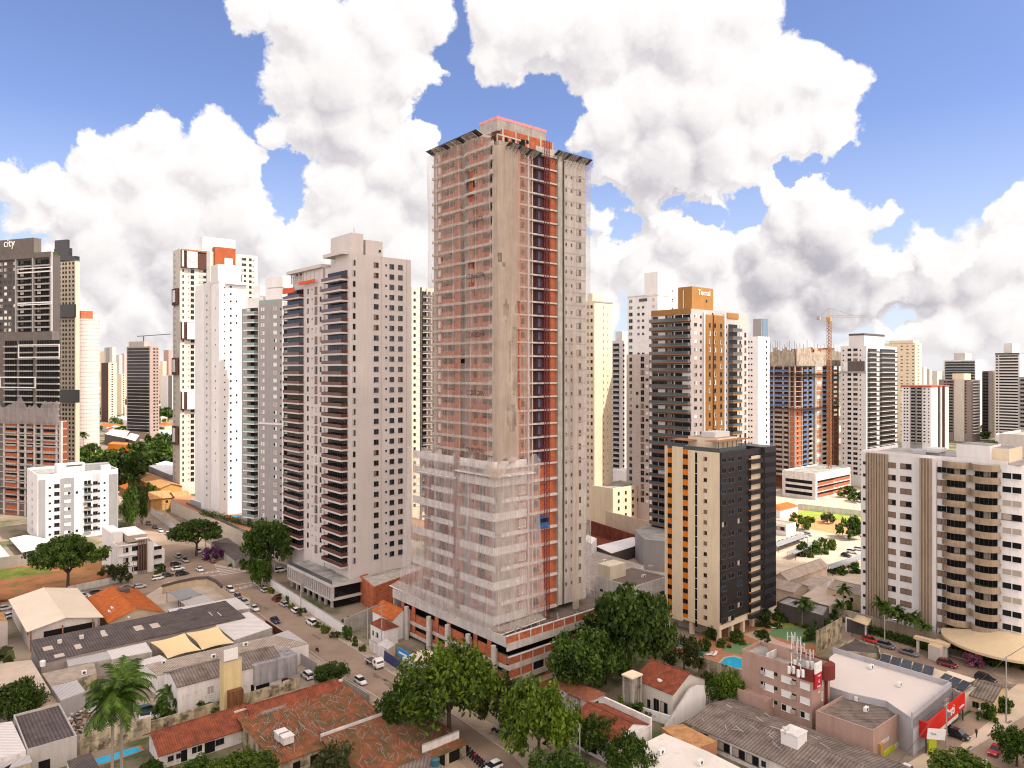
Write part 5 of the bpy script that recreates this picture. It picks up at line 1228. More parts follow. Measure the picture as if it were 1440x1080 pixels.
def canopy(name, label, pts, z, m, cat='canopy', sag=.0, edge=0., post=True, th=.06):
    """a thin roof or sail on posts over four corner pixels at height z"""
    P = [G(x, y, zz) for (x, y), zz in zip(pts, z if isinstance(z, (list, tuple)) else [z]*len(pts))]
    c = sum(P, Vector())/len(P); t = thing(name, label, cat, (c.x, c.y, 0)); P = [p-Vector((c.x, c.y, 0)) for p in P]
    q = MB(); n = 8 if sag or edge else 1; g = []
    for i in range(n+1):
        row = []
        for j in range(n+1):
            u, v = i/n, j/n; p = (P[0]*(1-u)+P[1]*u)*(1-v)+(P[3]*(1-u)+P[2]*u)*v
            cu, cv = (u-.5)*2, (v-.5)*2; cen = (P[0]+P[1]+P[2]+P[3])/4
            pull = edge*((1-cu*cu)*abs(cv)**3+(1-cv*cv)*abs(cu)**3); p = p.lerp(cen, pull)
            row.append(p-Vector((0, 0, sag*(1-cu*cu)*(1-cv*cv))))
        g.append(row)
    dz = Vector((0, 0, th))
    for i in range(n):
        for j in range(n):
            a, b_, c_, d = g[i][j], g[i+1][j], g[i+1][j+1], g[i][j+1]; q.face([a, b_, c_, d], m); q.face([d-dz, c_-dz, b_-dz, a-dz], m)
    q.build('canopy_sheet', t, smooth=bool(sag))
    if post:
        for p in P:
            q = MB(); q.tube((p.x*.97, p.y*.97, 0), (p.x*.97, p.y*.97, p.z), .09, .09, 6, METD); q.build('post', t)
    return t
def wall(name, label, p0, p1, h, m, t=.22, cat='wall', cap=None, posts=0, z0=0., group=None):
    """a free standing wall or fence between two ground pixels"""
    a, c = G(*p0), G(*p1); d = c-a; L = d.length; rz = math.atan2(d.y, d.x)
    o = thing(name, label, cat, (a.x, a.y, 0), rz, group)
    q = MB(); q.box(0, -t/2, z0, L, t/2, h, m); q.build('wall_panel', o)
    if cap: q = MB(); q.box(-.02, -t/2-.05, h, L+.02, t/2+.05, h+.1, cap); q.build('coping', o)
    if posts:
        n = max(2, int(L/posts))
        for i in range(n+1): q = MB(); x = L*i/n; q.box(x-.14, -t/2-.06, 0, x+.14, t/2+.06, h+.06, cap or m); q.build('post', o)
    return o
def roofbits(b, n, mats, x0, x1, y0, y1, zf, ln=(.6, 2.2), name='roof_debris'):
    q = MB()
    for i in range(n):
        x, y = rnd.uniform(x0, x1), rnd.uniform(y0, y1); a = rnd.gauss(1.2, .55); l = rnd.uniform(*ln); z = zf(x, y)+.08
        x2, y2 = x+l*math.cos(a), y+l*math.sin(a); x2, y2 = min(max(x2, x0), x1), min(max(y2, y0), y1)
        q.bar((x, y, z), (x2, y2, zf(x2, y2)+rnd.uniform(.08, .3)), rnd.uniform(.03, .08), rnd.choice(mats))
    tag(q.build(name, b.root), kind='stuff')
WOODG = plain('weathered_wood', (.30, .26, .23), .9); WOODP = plain('pale_wood', (.46, .38, .32), .9)
# ---- lower left
ROOFC = mat('cream_membrane', (.66, .57, .44), .7, .05, .15, .04)
b = house('gabled_hall', 'open sided hall under a big cream gable roof, left of the orange roofed house', (42, 886), 5.4, 17, 140, 'gy', ROOFC, mat('hall_wall', (.50, .45, .41), .9, .12), 1.7, .8, 'hall', done=False)
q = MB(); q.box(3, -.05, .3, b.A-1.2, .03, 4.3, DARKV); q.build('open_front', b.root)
for x in (0, 7, 14, b.A-.3): q = MB(); q.box(x, -.7, 0, x+.3, -.4, 5.2, RUST); q.build('post', b.root)
b.box('terrace', 3, -6, 0, b.A+2, -.8, 3.0, CONW); b.box('terrace_rail', 3, -6.2, 3.0, b.A+2, -6.05, 3.8, CONC); b.wcol('L', (4,), 2.4, 3, 1, 3, 1.2, 'd'); b.wcol('L', (11,), 2.4, 3, 1, 3, 1.2, 'd'); b.done()
b = house('orange_roof_house', 'house with a bright orange tiled gable roof and cream walls', (155, 873), 4.4, 125, 226, 'gy', lambda a: TILE(a, 1), mat('cream_house_wall', (.55, .44, .31), .9, .06), 2.2, .7, wins=[('R', .25, 1.6, 1.2, 1.0, 'w'), ('R', .62, 1.3, 1.1, .9, 'be')], done=False)
b.box('roof_hatch', b.A*.5, b.B*.72, 6.0, b.A*.5+3, b.B*.72+3, 6.9, GREY3); b.done()
b = house('workshop', 'long dark fibre cement roofed workshop with pale skylight panels', (58, 931), 4.6, 44, 343, 'shed', lambda a: ASB(a, 1), mat('workshop_wall', (.34, .29, .26), .9), .9, .3, 'workshop', done=False)
for fx, fy, w, d in ((.03, .5, 2, 2.5), (.06, .1, 2, 2), (.16, .3, 1.4, 3), (.30, .6, 1.3, 3), (.46, .55, 2, 3.4), (.54, .5, 2, 3.2), (.86, .5, .3, 3), (.90, .4, .3, 3)):
    q = MB(); x, y = b.A*fx, b.B*fy; z = 4.6+.9*y/b.B; slab(q, (x, y-d/2, z-.9*d/2/b.B+.05), (x+w, y-d/2, z-.9*d/2/b.B+.05), (x+w, y+d/2, z+.9*d/2/b.B+.05), (x, y+d/2, z+.9*d/2/b.B+.05), .04, WOODP); q.build('skylight', b.root)
for k in range(3): b.box('roof_vent', b.A*(.1+.1*k), b.B*.6, 5.0, b.A*(.1+.1*k)+.9, b.B*.6+.9, 5.9, CONW)
b.done()
flat('yard', [(205, 838), (238, 818), (302, 818), (352, 842), (352, 856), (244, 870)], SAND, .03)
canopy('shade_sail', 'dull grey shade sail over the corner yard, the left of a pair', [(234, 832), (268, 826), (284, 836), (251, 844)], 3.4, SHEET('x', 3), sag=.3, edge=.08)
canopy('shade_sail', 'dull grey shade sail over the corner yard, the right of a pair', [(253, 846), (287, 836), (306, 846), (262, 856)], 3.4, SHEET('x', 1), sag=.3, edge=.08)
block('lean_to', 'pale lean-to roof strip between the corner yard and the long dark workshop', [(236, 857), (332, 840), (352, 855), (245, 869)], 3.6, CONC, SHEET('x', 0))
o = thing('curved_wall', 'low wall with a black curved top round the corner yard', 'wall', G(240, 824))
q = MB(); P = [G(x, y, 2.2)-o.location for x, y in ((228, 826), (250, 820), (275, 815), (292, 814), (303, 819), (312, 827), (330, 840))]
for a, c in zip(P, P[1:]):
    q.prism([(a.x, a.y), (c.x, c.y), (c.x+.05, c.y+.25), (a.x+.05, a.y+.25)], 0, 2.2, mat('yard_wall_cream', (.5, .40, .28)))
q.build('wall_panel', o); q = MB()
for a, c in list(zip(P, P[1:]))[:5]: q.prism([(a.x-.1, a.y-.3), (c.x-.1, c.y-.3), (c.x+.1, c.y+.6), (a.x+.1, a.y+.6)], 2.2, 3.0, GREY3)
q.build('black_cap', o)
block('shed', 'pale corrugated roof shed beside the red brown street fence', [(297, 874), (350, 860), (383, 882), (329, 900)], 4.2, CONC, SHEET('y', 0), 'shed')
SAIL = mat('cream_sailcloth', (.70, .54, .30), .75, .03, .2, 0)
canopy('shade_sail', 'cream tensioned shade sail, the left one of two in front of the long dark workshop', [(211, 903), (260, 890), (283, 914), (236, 926)], [4.8, 5.2, 4.6, 4.4], SAIL, sag=.5, edge=.12)
canopy('shade_sail', 'cream tensioned shade sail, the right one of two in front of the long dark workshop', [(261, 890), (306, 880), (330, 904), (284, 914)], [5.2, 4.8, 4.4, 4.6], SAIL, sag=.5, edge=.12)
block('shed', 'narrow white roofed shed left of the cream shade sails', [(150, 915), (205, 903), (214, 916), (157, 927)], 4.0, CONC, SHEET('x', 0), 'shed')
block('shed', 'narrow grey roofed shed below the left end of the long dark workshop', [(93, 928), (150, 916), (158, 926), (96, 937)], 3.8, CONC, SHEET('x', 1), 'shed')
block('shed', 'long beige fibre cement roofed shed behind the white two storey building', [(204, 935), (385, 893), (434, 905), (396, 914), (258, 943), (222, 950)], 4.6, STAINW, ASB('x', 2), 'shed')
block('shed', 'low shed with a grey blue sheet roof beside the street fence', [(385, 893), (405, 886), (432, 904), (418, 910)], 4.0, GREY5, SHEET('y', 1), 'shed')
block('shed', 'small white sheet roof behind the big palm', [(192, 930), (225, 921), (258, 941), (222, 951)], 4.2, STAINW, SHEET('x', 0), 'shed')
block('shed', 'tan striped roof above the grey junkyard shed', [(59, 947), (132, 931), (136, 946), (72, 966)], 4.0, STAINY, ASB('y', 2), 'shed')
block('shed', 'grey lilac sheet roofed shed at the edge of the junkyard', [(72, 966), (108, 956), (120, 972), (85, 985)], 4.2, GREY5, SHEET('x', 1), 'shed')
block('flat_house', 'flat cream roofed house at the left edge above the dark bush', [(-15, 934), (44, 928), (71, 972), (35, 980), (-15, 988)], 4.5, STAINW, mat('cream_flat_roof', (.48, .39, .31), .9, .1, .3, 0), 'house')
block('shed', 'rusty patched lean-to in front of the flat cream roofed house', [(52, 980), (72, 974), (83, 992), (54, 1000)], 2.8, CONW, mat('rusty_sheet', (.50, .36, .28), .8, .2, .6, 0, mott=((.30, .11, .04), .5, .5, .62)), 'shed')
b = house('white_building', 'weathered white two storey building with an old brown fibre cement roof', (250, 966), 6.6, 236, 396, 'gx', ASB, STAINW, 1.5, .2, 'building', wins=[('R', 359, 2.8, 1.0, 3.0, 'be'), ('R', 366, .5, 4.2, 2.2, 'v'), ('R', 312, 3.0, .9, 2.6, 'be'), ('R', 372, 4.4, 1.2, 1.2, 'gl'), ('R', 296, 3.2, 1.4, 1.8, 'be')], bl=9.5, done=False)
b.box('side_wing', b.A-6.5, -.6, 2.4, b.sx(417), 5.5, 6.9, mat('grey_streaked_wall', (.33, .315, .325), .9, .1, .5, .4)); b.box('carport_post', b.A-6.3, -.3, 0, b.A-6.0, 0, 2.4, STAINW); b.done()
b = B('water_tower', 'square cream yellow water tower with an empty white billboard box on top', 'tower', 315, Y=151.5, L=309, Rr=340)
TY = mat('yellow_render', (.62, .50, .27), .9, .06, .4, .15); zt = b.zz(932)
b.box('shaft', 0, 0, 0, b.A, 2.6, zt, TY); b.box('rusty_tank', .6, -1.6, 0, b.A-.2, -.05, b.zz(972), mat('rust_tank', (.24, .11, .05), .9, .2, .5, .4)); b.box('rim', -.1, -.1, zt, b.A+.1, 2.7, zt+.25, CONC)
q = MB(); z1 = b.zz(914); q.box(-.1, -.3, zt+.3, b.A*.75, -.15, z1, METW); q.prism([(-.1, -.15), (b.A*.75, -.15), (b.A*1.0, 2.2)], zt+.3, z1, GREY5); q.build('billboard', b.root)
b.done()
RT = TILE
b = house('red_tile_house', 'long low house with old red tiled roof, the left one of a pair', (228, 1056), 3.3, 214, 356, 'gx', TILE, STAINW, 2.0, .9, wins=[('R', 240, 1.0, 1.0, .9, 'd'), ('R', 251, 1.0, .8, .9, 'd'), ('R', 259, .1, 1.1, 2.1, 'v'), ('R', 277, .9, 2.0, 1.3, 'dd'), ('R', 295, .1, 1.9, 2.1, 'v'), ('R', 309, 1.0, 1.6, 1.1, 'd')], bl=8.4)
b = house('red_tile_house', 'long low house with old red tiled roof, the right one of a pair', (362, 1021), 3.2, 345, 486, 'gx', TILE, STAINW, 2.4, .5, wins=[('R', 371, .9, 1.0, 1.0, 'v')], bl=9.0, done=False)
q = MB(); slab(q, (1.5, .4, 3.5), (6.5, .4, 3.5), (6.5, 2.4, 4.6), (1.5, 2.4, 4.6), .06, mat('grey_patch', (.20, .17, .15))); q.build('roof_patch', b.root); b.done()
TILD = mat('broken_tiles', (.30, .105, .05), .95, .34, 1.1, 0, mott=((.125, .095, .045), .55, .46, .58), bump=.8, stripe=('x', .42, .22))
def ruin(label, c, z, L, Rr, rh, bl=None, n=220):
    b = house('ruined_house', label, c, z, L, Rr, 'shed', TILD, STAINY, rh, .4, bl=bl, wins=[('R', .15, .8, 1.4, 1.2, 'v'), ('R', .3, .3, 1.6, 1.8, 'v'), ('R', .5, .8, 1.6, 1.3, 'v'), ('R', .7, .3, 2.6, 2.0, 'v'), ('R', .87, .3, 2.4, 2.0, 'v')], done=False)
    roofbits(b, n*2, [WOODG, WOODG, mat('old_batten', (.20, .15, .12)), CONC, TILD], .3, b.A-.3, .3, b.B-.3, lambda x, y: z+rh*y/b.B); b.box('parapet', -.3, b.B+.4, z, b.A+.3, b.B+.7, z+rh+.5, CONW); b.done(); return b
b1 = ruin('ruined house with a wide roof of broken tiles and loose boards', (391, 1073), 3.0, 333, 549, 1.5)
b2 = ruin('ruined low house with broken tiles and a mossy edge beside the big tree', (520, 1101), 2.8, 455, 655, 1.2, n=160)
for k in (0, 1):
    p = G(396+k*7, 1035+k*5, 4.2); t = thing('water_tank', ['boxy white water tank on the ruined roof, the rear one of two', 'boxy white water tank on the ruined roof, the front one of two'][k], 'water tank', (p.x, p.y, 3.75), R(PHI)); q = MB(); q.box(-1, -1, 0, 1, 1, 1.25, CONW); q.build('tank', t); q = MB(); q.box(-1.08, -1.08, 1.25, 1.08, 1.08, 1.4, STAINW); q.build('lid', t)
block('shed', 'grey cluttered shed roof at the bottom edge below the mossy ruin', [(560, 1078), (600, 1062), (625, 1078), (625, 1100), (560, 1110)], 3.2, STAINW, ASB('x', 0), 'shed')
p = G(612, 1068, 4.2); t = thing('water_tank', 'round dark teal water tank on the cluttered shed roof', 'water tank', (p.x, p.y, 3.2)); q = MB(); q.tube((0, 0, 0), (0, 0, 1.1), .75, .8, 14, plain('teal_plastic', (.03, .10, .12), .5)); q.build('tank', t); q = MB(); q.tube((0, 0, 1.1), (0, 0, 1.3), .82, .4, 14, plain('teal_plastic', (.03, .10, .12), .5)); q.build('lid', t)
wall('yard_wall', 'tall whitewashed end wall beside the parked motorcycles', (594, 1082), (645, 1060), 4.3, STAINW, .3, cap=CONC)
block('white_house', 'white sheet roofed house in the bottom left corner', [(-20, 1020), (17, 1014), (37, 1056), (-20, 1072)], 4.8, STAINW, SHEET('y', 0), 'house')
block('porch', 'grey porch roof along the bottom left white house', [(-20, 1074), (40, 1057), (45, 1071), (-20, 1092)], 4.0, STAINY, SHEET('x', 1), 'porch')
house('flat_house', 'pale grey house with a dark brown sunken flat roof, bottom left', (38, 1054), 5.0, 19, 108, 'flat', ASB('x', 1), mat('pale_grey_wall', (.46, .43, .40), .9, .06, .3, .15), wins=[('R', .34, .0, 1.8, 2.2, 'v')], par=.5)
block('shed', 'brown roofed little shed in front of the pool wall, bottom left', [(94, 1070), (128, 1058), (141, 1082), (104, 1096)], 3.0, STAINW, ASB('x', 1), 'shed')
wall('yard_wall', 'cream yard wall with black stains between the junkyard and the blue pool', (112, 1062), (212, 1035), 3.8, STAINY, .25)
wall('yard_wall', 'low stained wall running behind the long red tiled houses', (206, 1033), (420, 968), 2.4, STAINY, .22)
wall('yard_wall', 'long pale grey wall at the back of the red earth lot', (-30, 805), (58, 792), 4.2, mat('grey_lot_wall', (.36, .31, .27), .9, .1), .25)
wall('site_fence', 'pale sheet fence along the street side of the red earth lot', (96, 834), (172, 818), 2.2, CONW, .12, 'fence', posts=4)
wall('yard_wall', 'low kerb wall at the front of the red earth lot', (-30, 851), (86, 837), .8, BRICKD, .3)
wall('street_fence', 'dark red brown sheet fence along the left side of the street', (374, 884), (428, 920), 2.3, mat('wine_sheet', (.14, .04, .025), .8, .1, .5, .1, stripe=('x', .8, .2)), .12, 'fence', posts=5)
wall('yard_wall', 'grey blue gate wall beside the yard with the red car', (420, 932), (446, 948), 2.6, GREY5, .2)
wall('yard_wall', 'grey wall at the street end of the red tiled houses', (484, 970), (520, 992), 2.4, CONC, .22)
t = thing('swimming_pool', 'long narrow blue swimming pool beside the stained cream wall', 'pool', G(165, 1062)); P = [G(x, y)-t.location for x, y in ((133, 1069), (193, 1051), (199, 1057), (139, 1077))][::-1]
q = MB(); q.prism([(p.x*1.12, p.y*1.2) for p in P], .02, .16, TERRA); q.build('pool_surround', t); q = MB(); q.prism([(p.x, p.y) for p in P], .1, .2, WATER); q.build('water', t)
# junkyard
jm = [plain('scrap_white', (.6, .57, .54)), plain('scrap_grey', (.25, .24, .24)), plain('scrap_dark', (.06, .05, .05)), RUST, WOODP]
o = MB()
for i in range(170):
    p = G(rnd.uniform(92, 152), rnd.uniform(998, 1040)); s_ = rnd.uniform(.2, .7); a = rnd.uniform(0, 3)
    q0 = Vector((p.x, p.y, rnd.uniform(.1, .9))); d = Vector((math.cos(a), math.sin(a), rnd.uniform(-.3, .3)))*s_*2
    o.tube(q0, q0+d, s_*.35, s_*.35, 4, rnd.choice(jm))
tag(o.build('scrap_heap'), 'heap of mixed scrap metal and boards in the junkyard beside the palm trunks', 'scrap heap', kind='stuff')
# ---- centre right
b = house('red_roof_house', 'white house with red tiled roof and stained gable wall, before the chimney tower', (864, 1044), 4.6, 801, 914, 'gy', TILE, STAINW, 1.9, .15, wins=[('L', .45, .6, 1.6, 2.0, 'v'), ('L', .75, .6, 1.6, 2.0, 'v')], done=False)
b.box('parapet', b.A-.1, -.2, 0, b.A+.35, b.B+.3, 5.9, STAINW); b.box('gable_coping', -.2, -.3, 4.4, b.A+.3, -.16, 4.75, CONW); b.done()
b = house('red_roof_house', 'house with a red tiled roof and arched openings, behind the chimney tower', (946, 976), 5.4, 893, 991, 'gy', TILE, BEIGE, 2.8, .2, wins=[('L', .22, .2, 1.8, 2.8, 'gl'), ('L', .42, .2, 1.4, 2.8, 'd'), ('L', .62, .4, .8, 1.8, 'd'), ('R', .78, .5, 1.4, 2.6, 'gl')])
b = B('chimney_tower', 'square ribbed concrete chimney tower streaked with grey stains between two red roofs', 'tower', 889, py=1006, L=876, Rr=902)
CH = mat('streaked_concrete', (.44, .385, .33), .9, .1, .5, .5, mott=((.14, .12, .11), .5, .5, .68)); zt = b.zz(955)
b.box('shaft', .15, .15, 0, b.A, b.B, zt, CH)
for x_, y_ in ((0, 0), (b.A-.5, -.05), (-.05, b.B-.6)): q = MB(); q.box(x_, y_, 0, x_+.65, y_+.65, zt-.02, CH); q.build('rib', b.root)
b.box('cap', -.25, -.25, zt, b.A+.2, b.B+.2, zt+.3, CREAM); b.done()
o = thing('curved_wall', 'tall white wall with a curved top beside the red roofed house with arches', 'wall', G(936, 1028), R(PHI)); L_ = 13.5
q = MB(); pr = [(0, 0), (L_, 0), (L_+.3, 2.6), (L_-.4, 5.4), (L_-3.2, 6.3), (L_-5.5, 6.0), (0, 1.0)]
n_ = len(pr)
q.face([(x, 0, z) for x, z in pr], WHITE); q.face([(x, .35, z) for x, z in pr[::-1]], WHITE)
for i in range(n_): (x0, z0), (x1, z1) = pr[i], pr[(i+1) % n_]; q.face([(x0, .35, z0), (x1, .35, z1), (x1, 0, z1), (x0, 0, z0)], CONC)
q.build('wall_panel', o)
wall('yard_wall', 'low grey garden wall below the chimney tower', (888, 1003), (948, 1022), 2.0, STAINW, .25)
house('red_roof_house', 'small low house with a faded red hipped roof beside the brick podium', (826, 985), 3.2, 778, 850, 'hip', lambda a: TILE(a, 2), STAINW, 1.3, .5, wins=[('R', .5, 1.2, 1.4, 1.0, 'd')])
block('shed', 'grey lean-to against the small faded red roof', [(790, 982), (806, 971), (818, 980), (806, 990)], 2.9, CONC, ASB('x', 0), 'shed')
wall('yard_wall', 'low orange earth stained wall at the foot of the brick podium', (712, 986), (778, 962), 1.6, mat('orange_wall', (.42, .20, .09), .9, .12), .25)
block('flat_house', 'white flat roof with dark seams at the bottom edge, right of the stained gable wall', [(868, 1063), (934, 1031), (996, 1057), (1066, 1092), (900, 1120), (886, 1080)], 4.0, STAINW, mat('white_flat_roof', (.62, .57, .51), .85, .1, .2, 0, mott=((.44, .39, .34), .4, .55, .75)), 'building')
block('tan_roof_shed', 'shed with a tan orange tiled roof beside the white curved wall', [(930, 1023), (960, 1018), (1008, 1042), (982, 1051), (962, 1047)], 3.8, TERRA, TILE('y', 3), 'shed')
b = house('fibre_cement_house', 'white single storey house with a long streaky brown fibre cement roof, below the pink building', (1226, 1126), 3.7, 972, 1330, 'gy', ASB, STAINW, 1.2, .8, al=14.5, wins=[('L', 977, 1.4, 1.6, 1.2, 'v'), ('L', 990, 1.2, 1.8, 1.5, 'gl'), ('L', 1004, 1.4, .9, 1.0, 'd'), ('L', 1018, .9, 2.6, 1.7, 'gl'), ('L', 1039, .9, 2.6, 1.7, 'gl'), ('L', 1058, .9, 2.6, 1.7, 'gl'), ('L', 1074, 1.4, .9, 1.0, 'd')], done=False)
roofbits(b, 26, [CONW, WOODP, STAINW], 1, b.A-1, 1, b.B-1, lambda x, y: 3.7+1.2*(1-abs(x-b.A/2)/(b.A/2))+.1, (.8, 2.4))
xx, yy = b.A*.30, b.sy(1098, b.A*.3); b.box('tank_house', xx, yy-3.2, 3, xx+3.4, yy, 6.6, WHITE); b.box('tank_rim', xx-.1, yy-3.3, 6.6, xx+3.5, yy+.1, 6.85, STAINW); b.done()
# pink building
b = B('pink_building', 'four storey pink apartment block with dark red roof band, red sign and roof antennas', 'building', 1142, py=1034, L=1043, Rr=1167)
zt = b.zz(945); b.shell(0, zt-.9, PINK, ROOFG, par=.9, t=.22)
WINE = mat('wine_band', (.17, .04, .03), .7, .05)
ym = b.sy(1110)
b.box('roof_band', -.06, -.06, zt-2.1, b.A+.06, 0, zt+.35, WINE); b.box('roof_band', -.06, 0, zt-2.1, 0, ym, zt+.35, WINE); b.box('roof_band', b.A, -.05, zt-2.1, b.A+.1, 7, zt+.3, WINE)
for i in range(4):
    z = zt-3.9-i*2.9
    for px, w, h, kd in ((1081, 2.3, 1.35, ['w', 'w', 'wd']), (1106, 2.2, 1.35, ['w', 'dw', 'dw']), (1132, 2.0, 1.3, ['w', 'dw', 'w'])):
        b.win('L', b.sy(px), z, w, h, rnd.choice(kd))
    b.win('L', b.sy(1091), z+.7, .7, .7, 'd'); b.win('L', b.sy(1073), z+.5, 1.0, 1.0, 'v'); b.win('L', b.sy(1116.5), z+.4, 1.0, .8, 'v'); b.win('R', b.sx(1156), z, .6, 1.8, 'be')
    for px in (1116.5, 1073): q = MB(); y = b.sy(px); q.box(-.6, y-.45, z+.3, 0, y+.45, z+.9, CONC); q.build('air_conditioner', b.root)
b.box('roof_pillar', b.sx(1160)-.2, -.5, 0, b.sx(1160)+.3, 0, zt-1.8, WINE)
q = MB()
for k in range(9): a0, a1 = math.pi*k/9, math.pi*(k+1)/9; c0 = b.sx(1161); q.prism([(c0, -.06), (c0+1.9*math.cos(a0), -.06-1.7*math.sin(a0)), (c0+1.9*math.cos(a1), -.06-1.7*math.sin(a1))], zt-2.5, zt+.3, WINE)
q.build('round_bay', b.root)
b.box('low_terrace', -3.5, b.sy(1087), 0, 0, b.sy(1050), 4.6, PINK); b.box('low_terrace', -3.5, b.sy(1087), 4.6, -3.3, b.sy(1050), 5.5, PINK)
b.box('stair_house', 4, b.sy(1113, 4), zt-.9, b.A-1, b.sy(1080, 4), zt+1.6, PINK); b.box('parapet_wall', .25, b.sy(1078), zt-.8, b.A, b.sy(1078)+.25, zt+.7, CONW)
SR = mat('sign_red', (.42, .02, .03), .5, .03, 1, 0)
q = MB(); x0, x1 = b.sx(1143.5), b.sx(1152.5); za, zb = b.zz(970), b.zz(934); q.box(x0, -.5, za, x1, -.2, zb-2.0, SR); q.box(x0, -.5, zb-2.0, x1, -.2, zb, METW); sg = q.build('vertical_sign', b.root)
for k, (t, s_) in enumerate((('TVBX', .55), ('6', 1.0), ('YVON', .55), ('ooooo', .35))): text_part('sign_letters', t, ((x0+x1)/2, -.55, zb-2.6-k*1.05), 0, s_, SIGNW, .04, sg, .9)
b.done(); PB = b
# antennas on its roof
RIMG = plain('antenna_box', (.25, .25, .25), .5)
def antenna(px, py, z, h, lab):
    p = G(px, py, z); t = thing('antenna_mast', lab, 'antenna', (p.x, p.y, z)); q = MB(); q.tube((0, 0, 0), (0, 0, h), .09, .07, 6, METW); q.build('mast', t)
    for k in range(3):
        a = k*2.1+.3; dx, dy = math.cos(a), math.sin(a)
        q = MB(); q.box(dx*.8-.1, dy*.8-.07, h-1.9, dx*.8+.1, dy*.8+.07, h-.2, plain('antenna_grey', (.48, .47, .46), .5)); q.bar((0, 0, h-1), (dx*.8, dy*.8, h-1), .05, METW); q.build('panel_antenna', t)
        q = MB(); q.box(dx*.4-.14, dy*.4-.14, h-4.0, dx*.4+.14, dy*.4+.14, h-3.4, RIMG); q.build('radio_box', t)
    for k in range(2):
        q = MB(); q.box(-1.0+k*.9, -.9, 0, -.5+k*.9, -.4, 1.4, METW); q.build('cabinet', t)
    return t
ztp = zt-.8
antenna(1113, 945, ztp, 8.0, 'tallest white antenna mast with panel antennas on the pink building roof')
antenna(1121, 936, ztp, 6.0, 'middle white antenna mast with panel antennas on the pink building roof')
antenna(1126, 950, ztp, 6.5, 'slender white antenna mast nearest the roof corner of the pink building')
antenna(1139, 938, ztp, 3.6, 'short white antenna cluster beside the red roof band of the pink building')
b = block('annex', 'pink annex with a low brown fibre cement roof, right of the pink building', [(1147, 1003), (1195, 975), (1281, 996), (1228, 1031)], 5.6, PINK, ASB('y', 0), par=.5)
block('warehouse', 'big warehouse with a smooth pale metal roof and grey parapet', [(1166, 925), (1176, 917), (1338, 966), (1284, 1011), (1246, 985), (1194, 974), (1166, 965)], 7.0, mat('warehouse_wall', (.40, .39, .41), .8, .05), mat('smooth_membrane', (.58, .52, .48), .7, .04, .1, 0), par=0)
q = B('parapet', '', '', 1338, py=966, z=7.0, L=1172, Rr=1350)
COL.objects.unlink(q.root)
wpar = [x for x in COL.objects if x.name.startswith('warehouse')][0]
m_ = MB(); P = [G(*p, 7.0)-wpar.location for p in ((1172, 917), (1338, 966), (1284, 1011))]
for a, c in zip(P, P[1:]): d = (c-a).normalized()*.0; nn = Vector((-(c-a).y, (c-a).x, 0)).normalized()*-.35; m_.prism([(a.x, a.y), (c.x, c.y), (c.x+nn.x, c.y+nn.y), (a.x+nn.x, a.y+nn.y)], 5, 8.1, mat('warehouse_wall', (.40, .39, .41)))
m_.build('parapet', wpar)
block('shed', 'dark brown flat roof behind the big pale warehouse roof, beside the parked red car', [(1171, 914), (1202, 900), (1236, 911), (1238, 922), (1180, 917)], 5.0, STAINY, ASB('y', 1), 'shed', par=.4)
wall('yard_wall', 'tall stained cream end wall left of the dark brown flat roof', (1148, 918), (1184, 897), 5.5, STAINY, .3)
SOL = glass('solar_cells', (.035, .045, .065), .15, .6)
def solar(base, n, a, c, d, z, gap=.12):
    A_, C_, D_ = (G(*p, z)-base.location for p in (a, c, d)); A_.z = C_.z = D_.z = z
    for k in range(n):
        p0 = A_.lerp(C_, (k+gap/2)/n); p1 = A_.lerp(C_, (k+1-gap/2)/n); q = MB(); up = Vector((0, 0, .6))
        slab(q, p0, p1, p1+(D_-A_)+up, p0+(D_-A_)+up, .05, SOL); q.build('solar_panel', base)
t = block('solar_building', 'low building with a row of five solar panels on a cream roof edge', [(1236, 928), (1242, 918), (1334, 946), (1316, 956)], 4.6, BEIGE, mat('cream_roof_edge', (.55, .46, .35)), par=0)
solar(t, 5, (1236, 929), (1312, 950), (1240, 922), 4.9)
t = block('solar_building', 'low building with three solar panels side by side, beside the red shop', [(1314, 955), (1330, 948), (1374, 966), (1352, 976)], 4.2, BEIGE, ASB('x', 2), par=0)
solar(t, 3, (1317, 957), (1356, 972), (1328, 950), 4.5)
b = house('small_house', 'small cream house with a grey brown gable roof by the avenue corner', (1396, 986), 3.4, 1362, 1418, 'gy', ASB, mat('sunny_cream_wall', (.58, .44, .27), .9), 1.5, .3, wins=[('L', .35, 1, 1.2, 1.2, 'd'), ('L', .7, 1, 1.2, 1.2, 'd')])
block('green_annex', 'low annex with a pale green end wall behind the solar panels', [(1318, 950), (1334, 943), (1372, 955), (1360, 962)], 4.0, mat('pale_green', (.30, .36, .17), .85), ROOFC)
wall('yard_wall', 'low white wall in front of the small cream house by the avenue', (1376, 1012), (1412, 990), 2.2, CONW, .25)
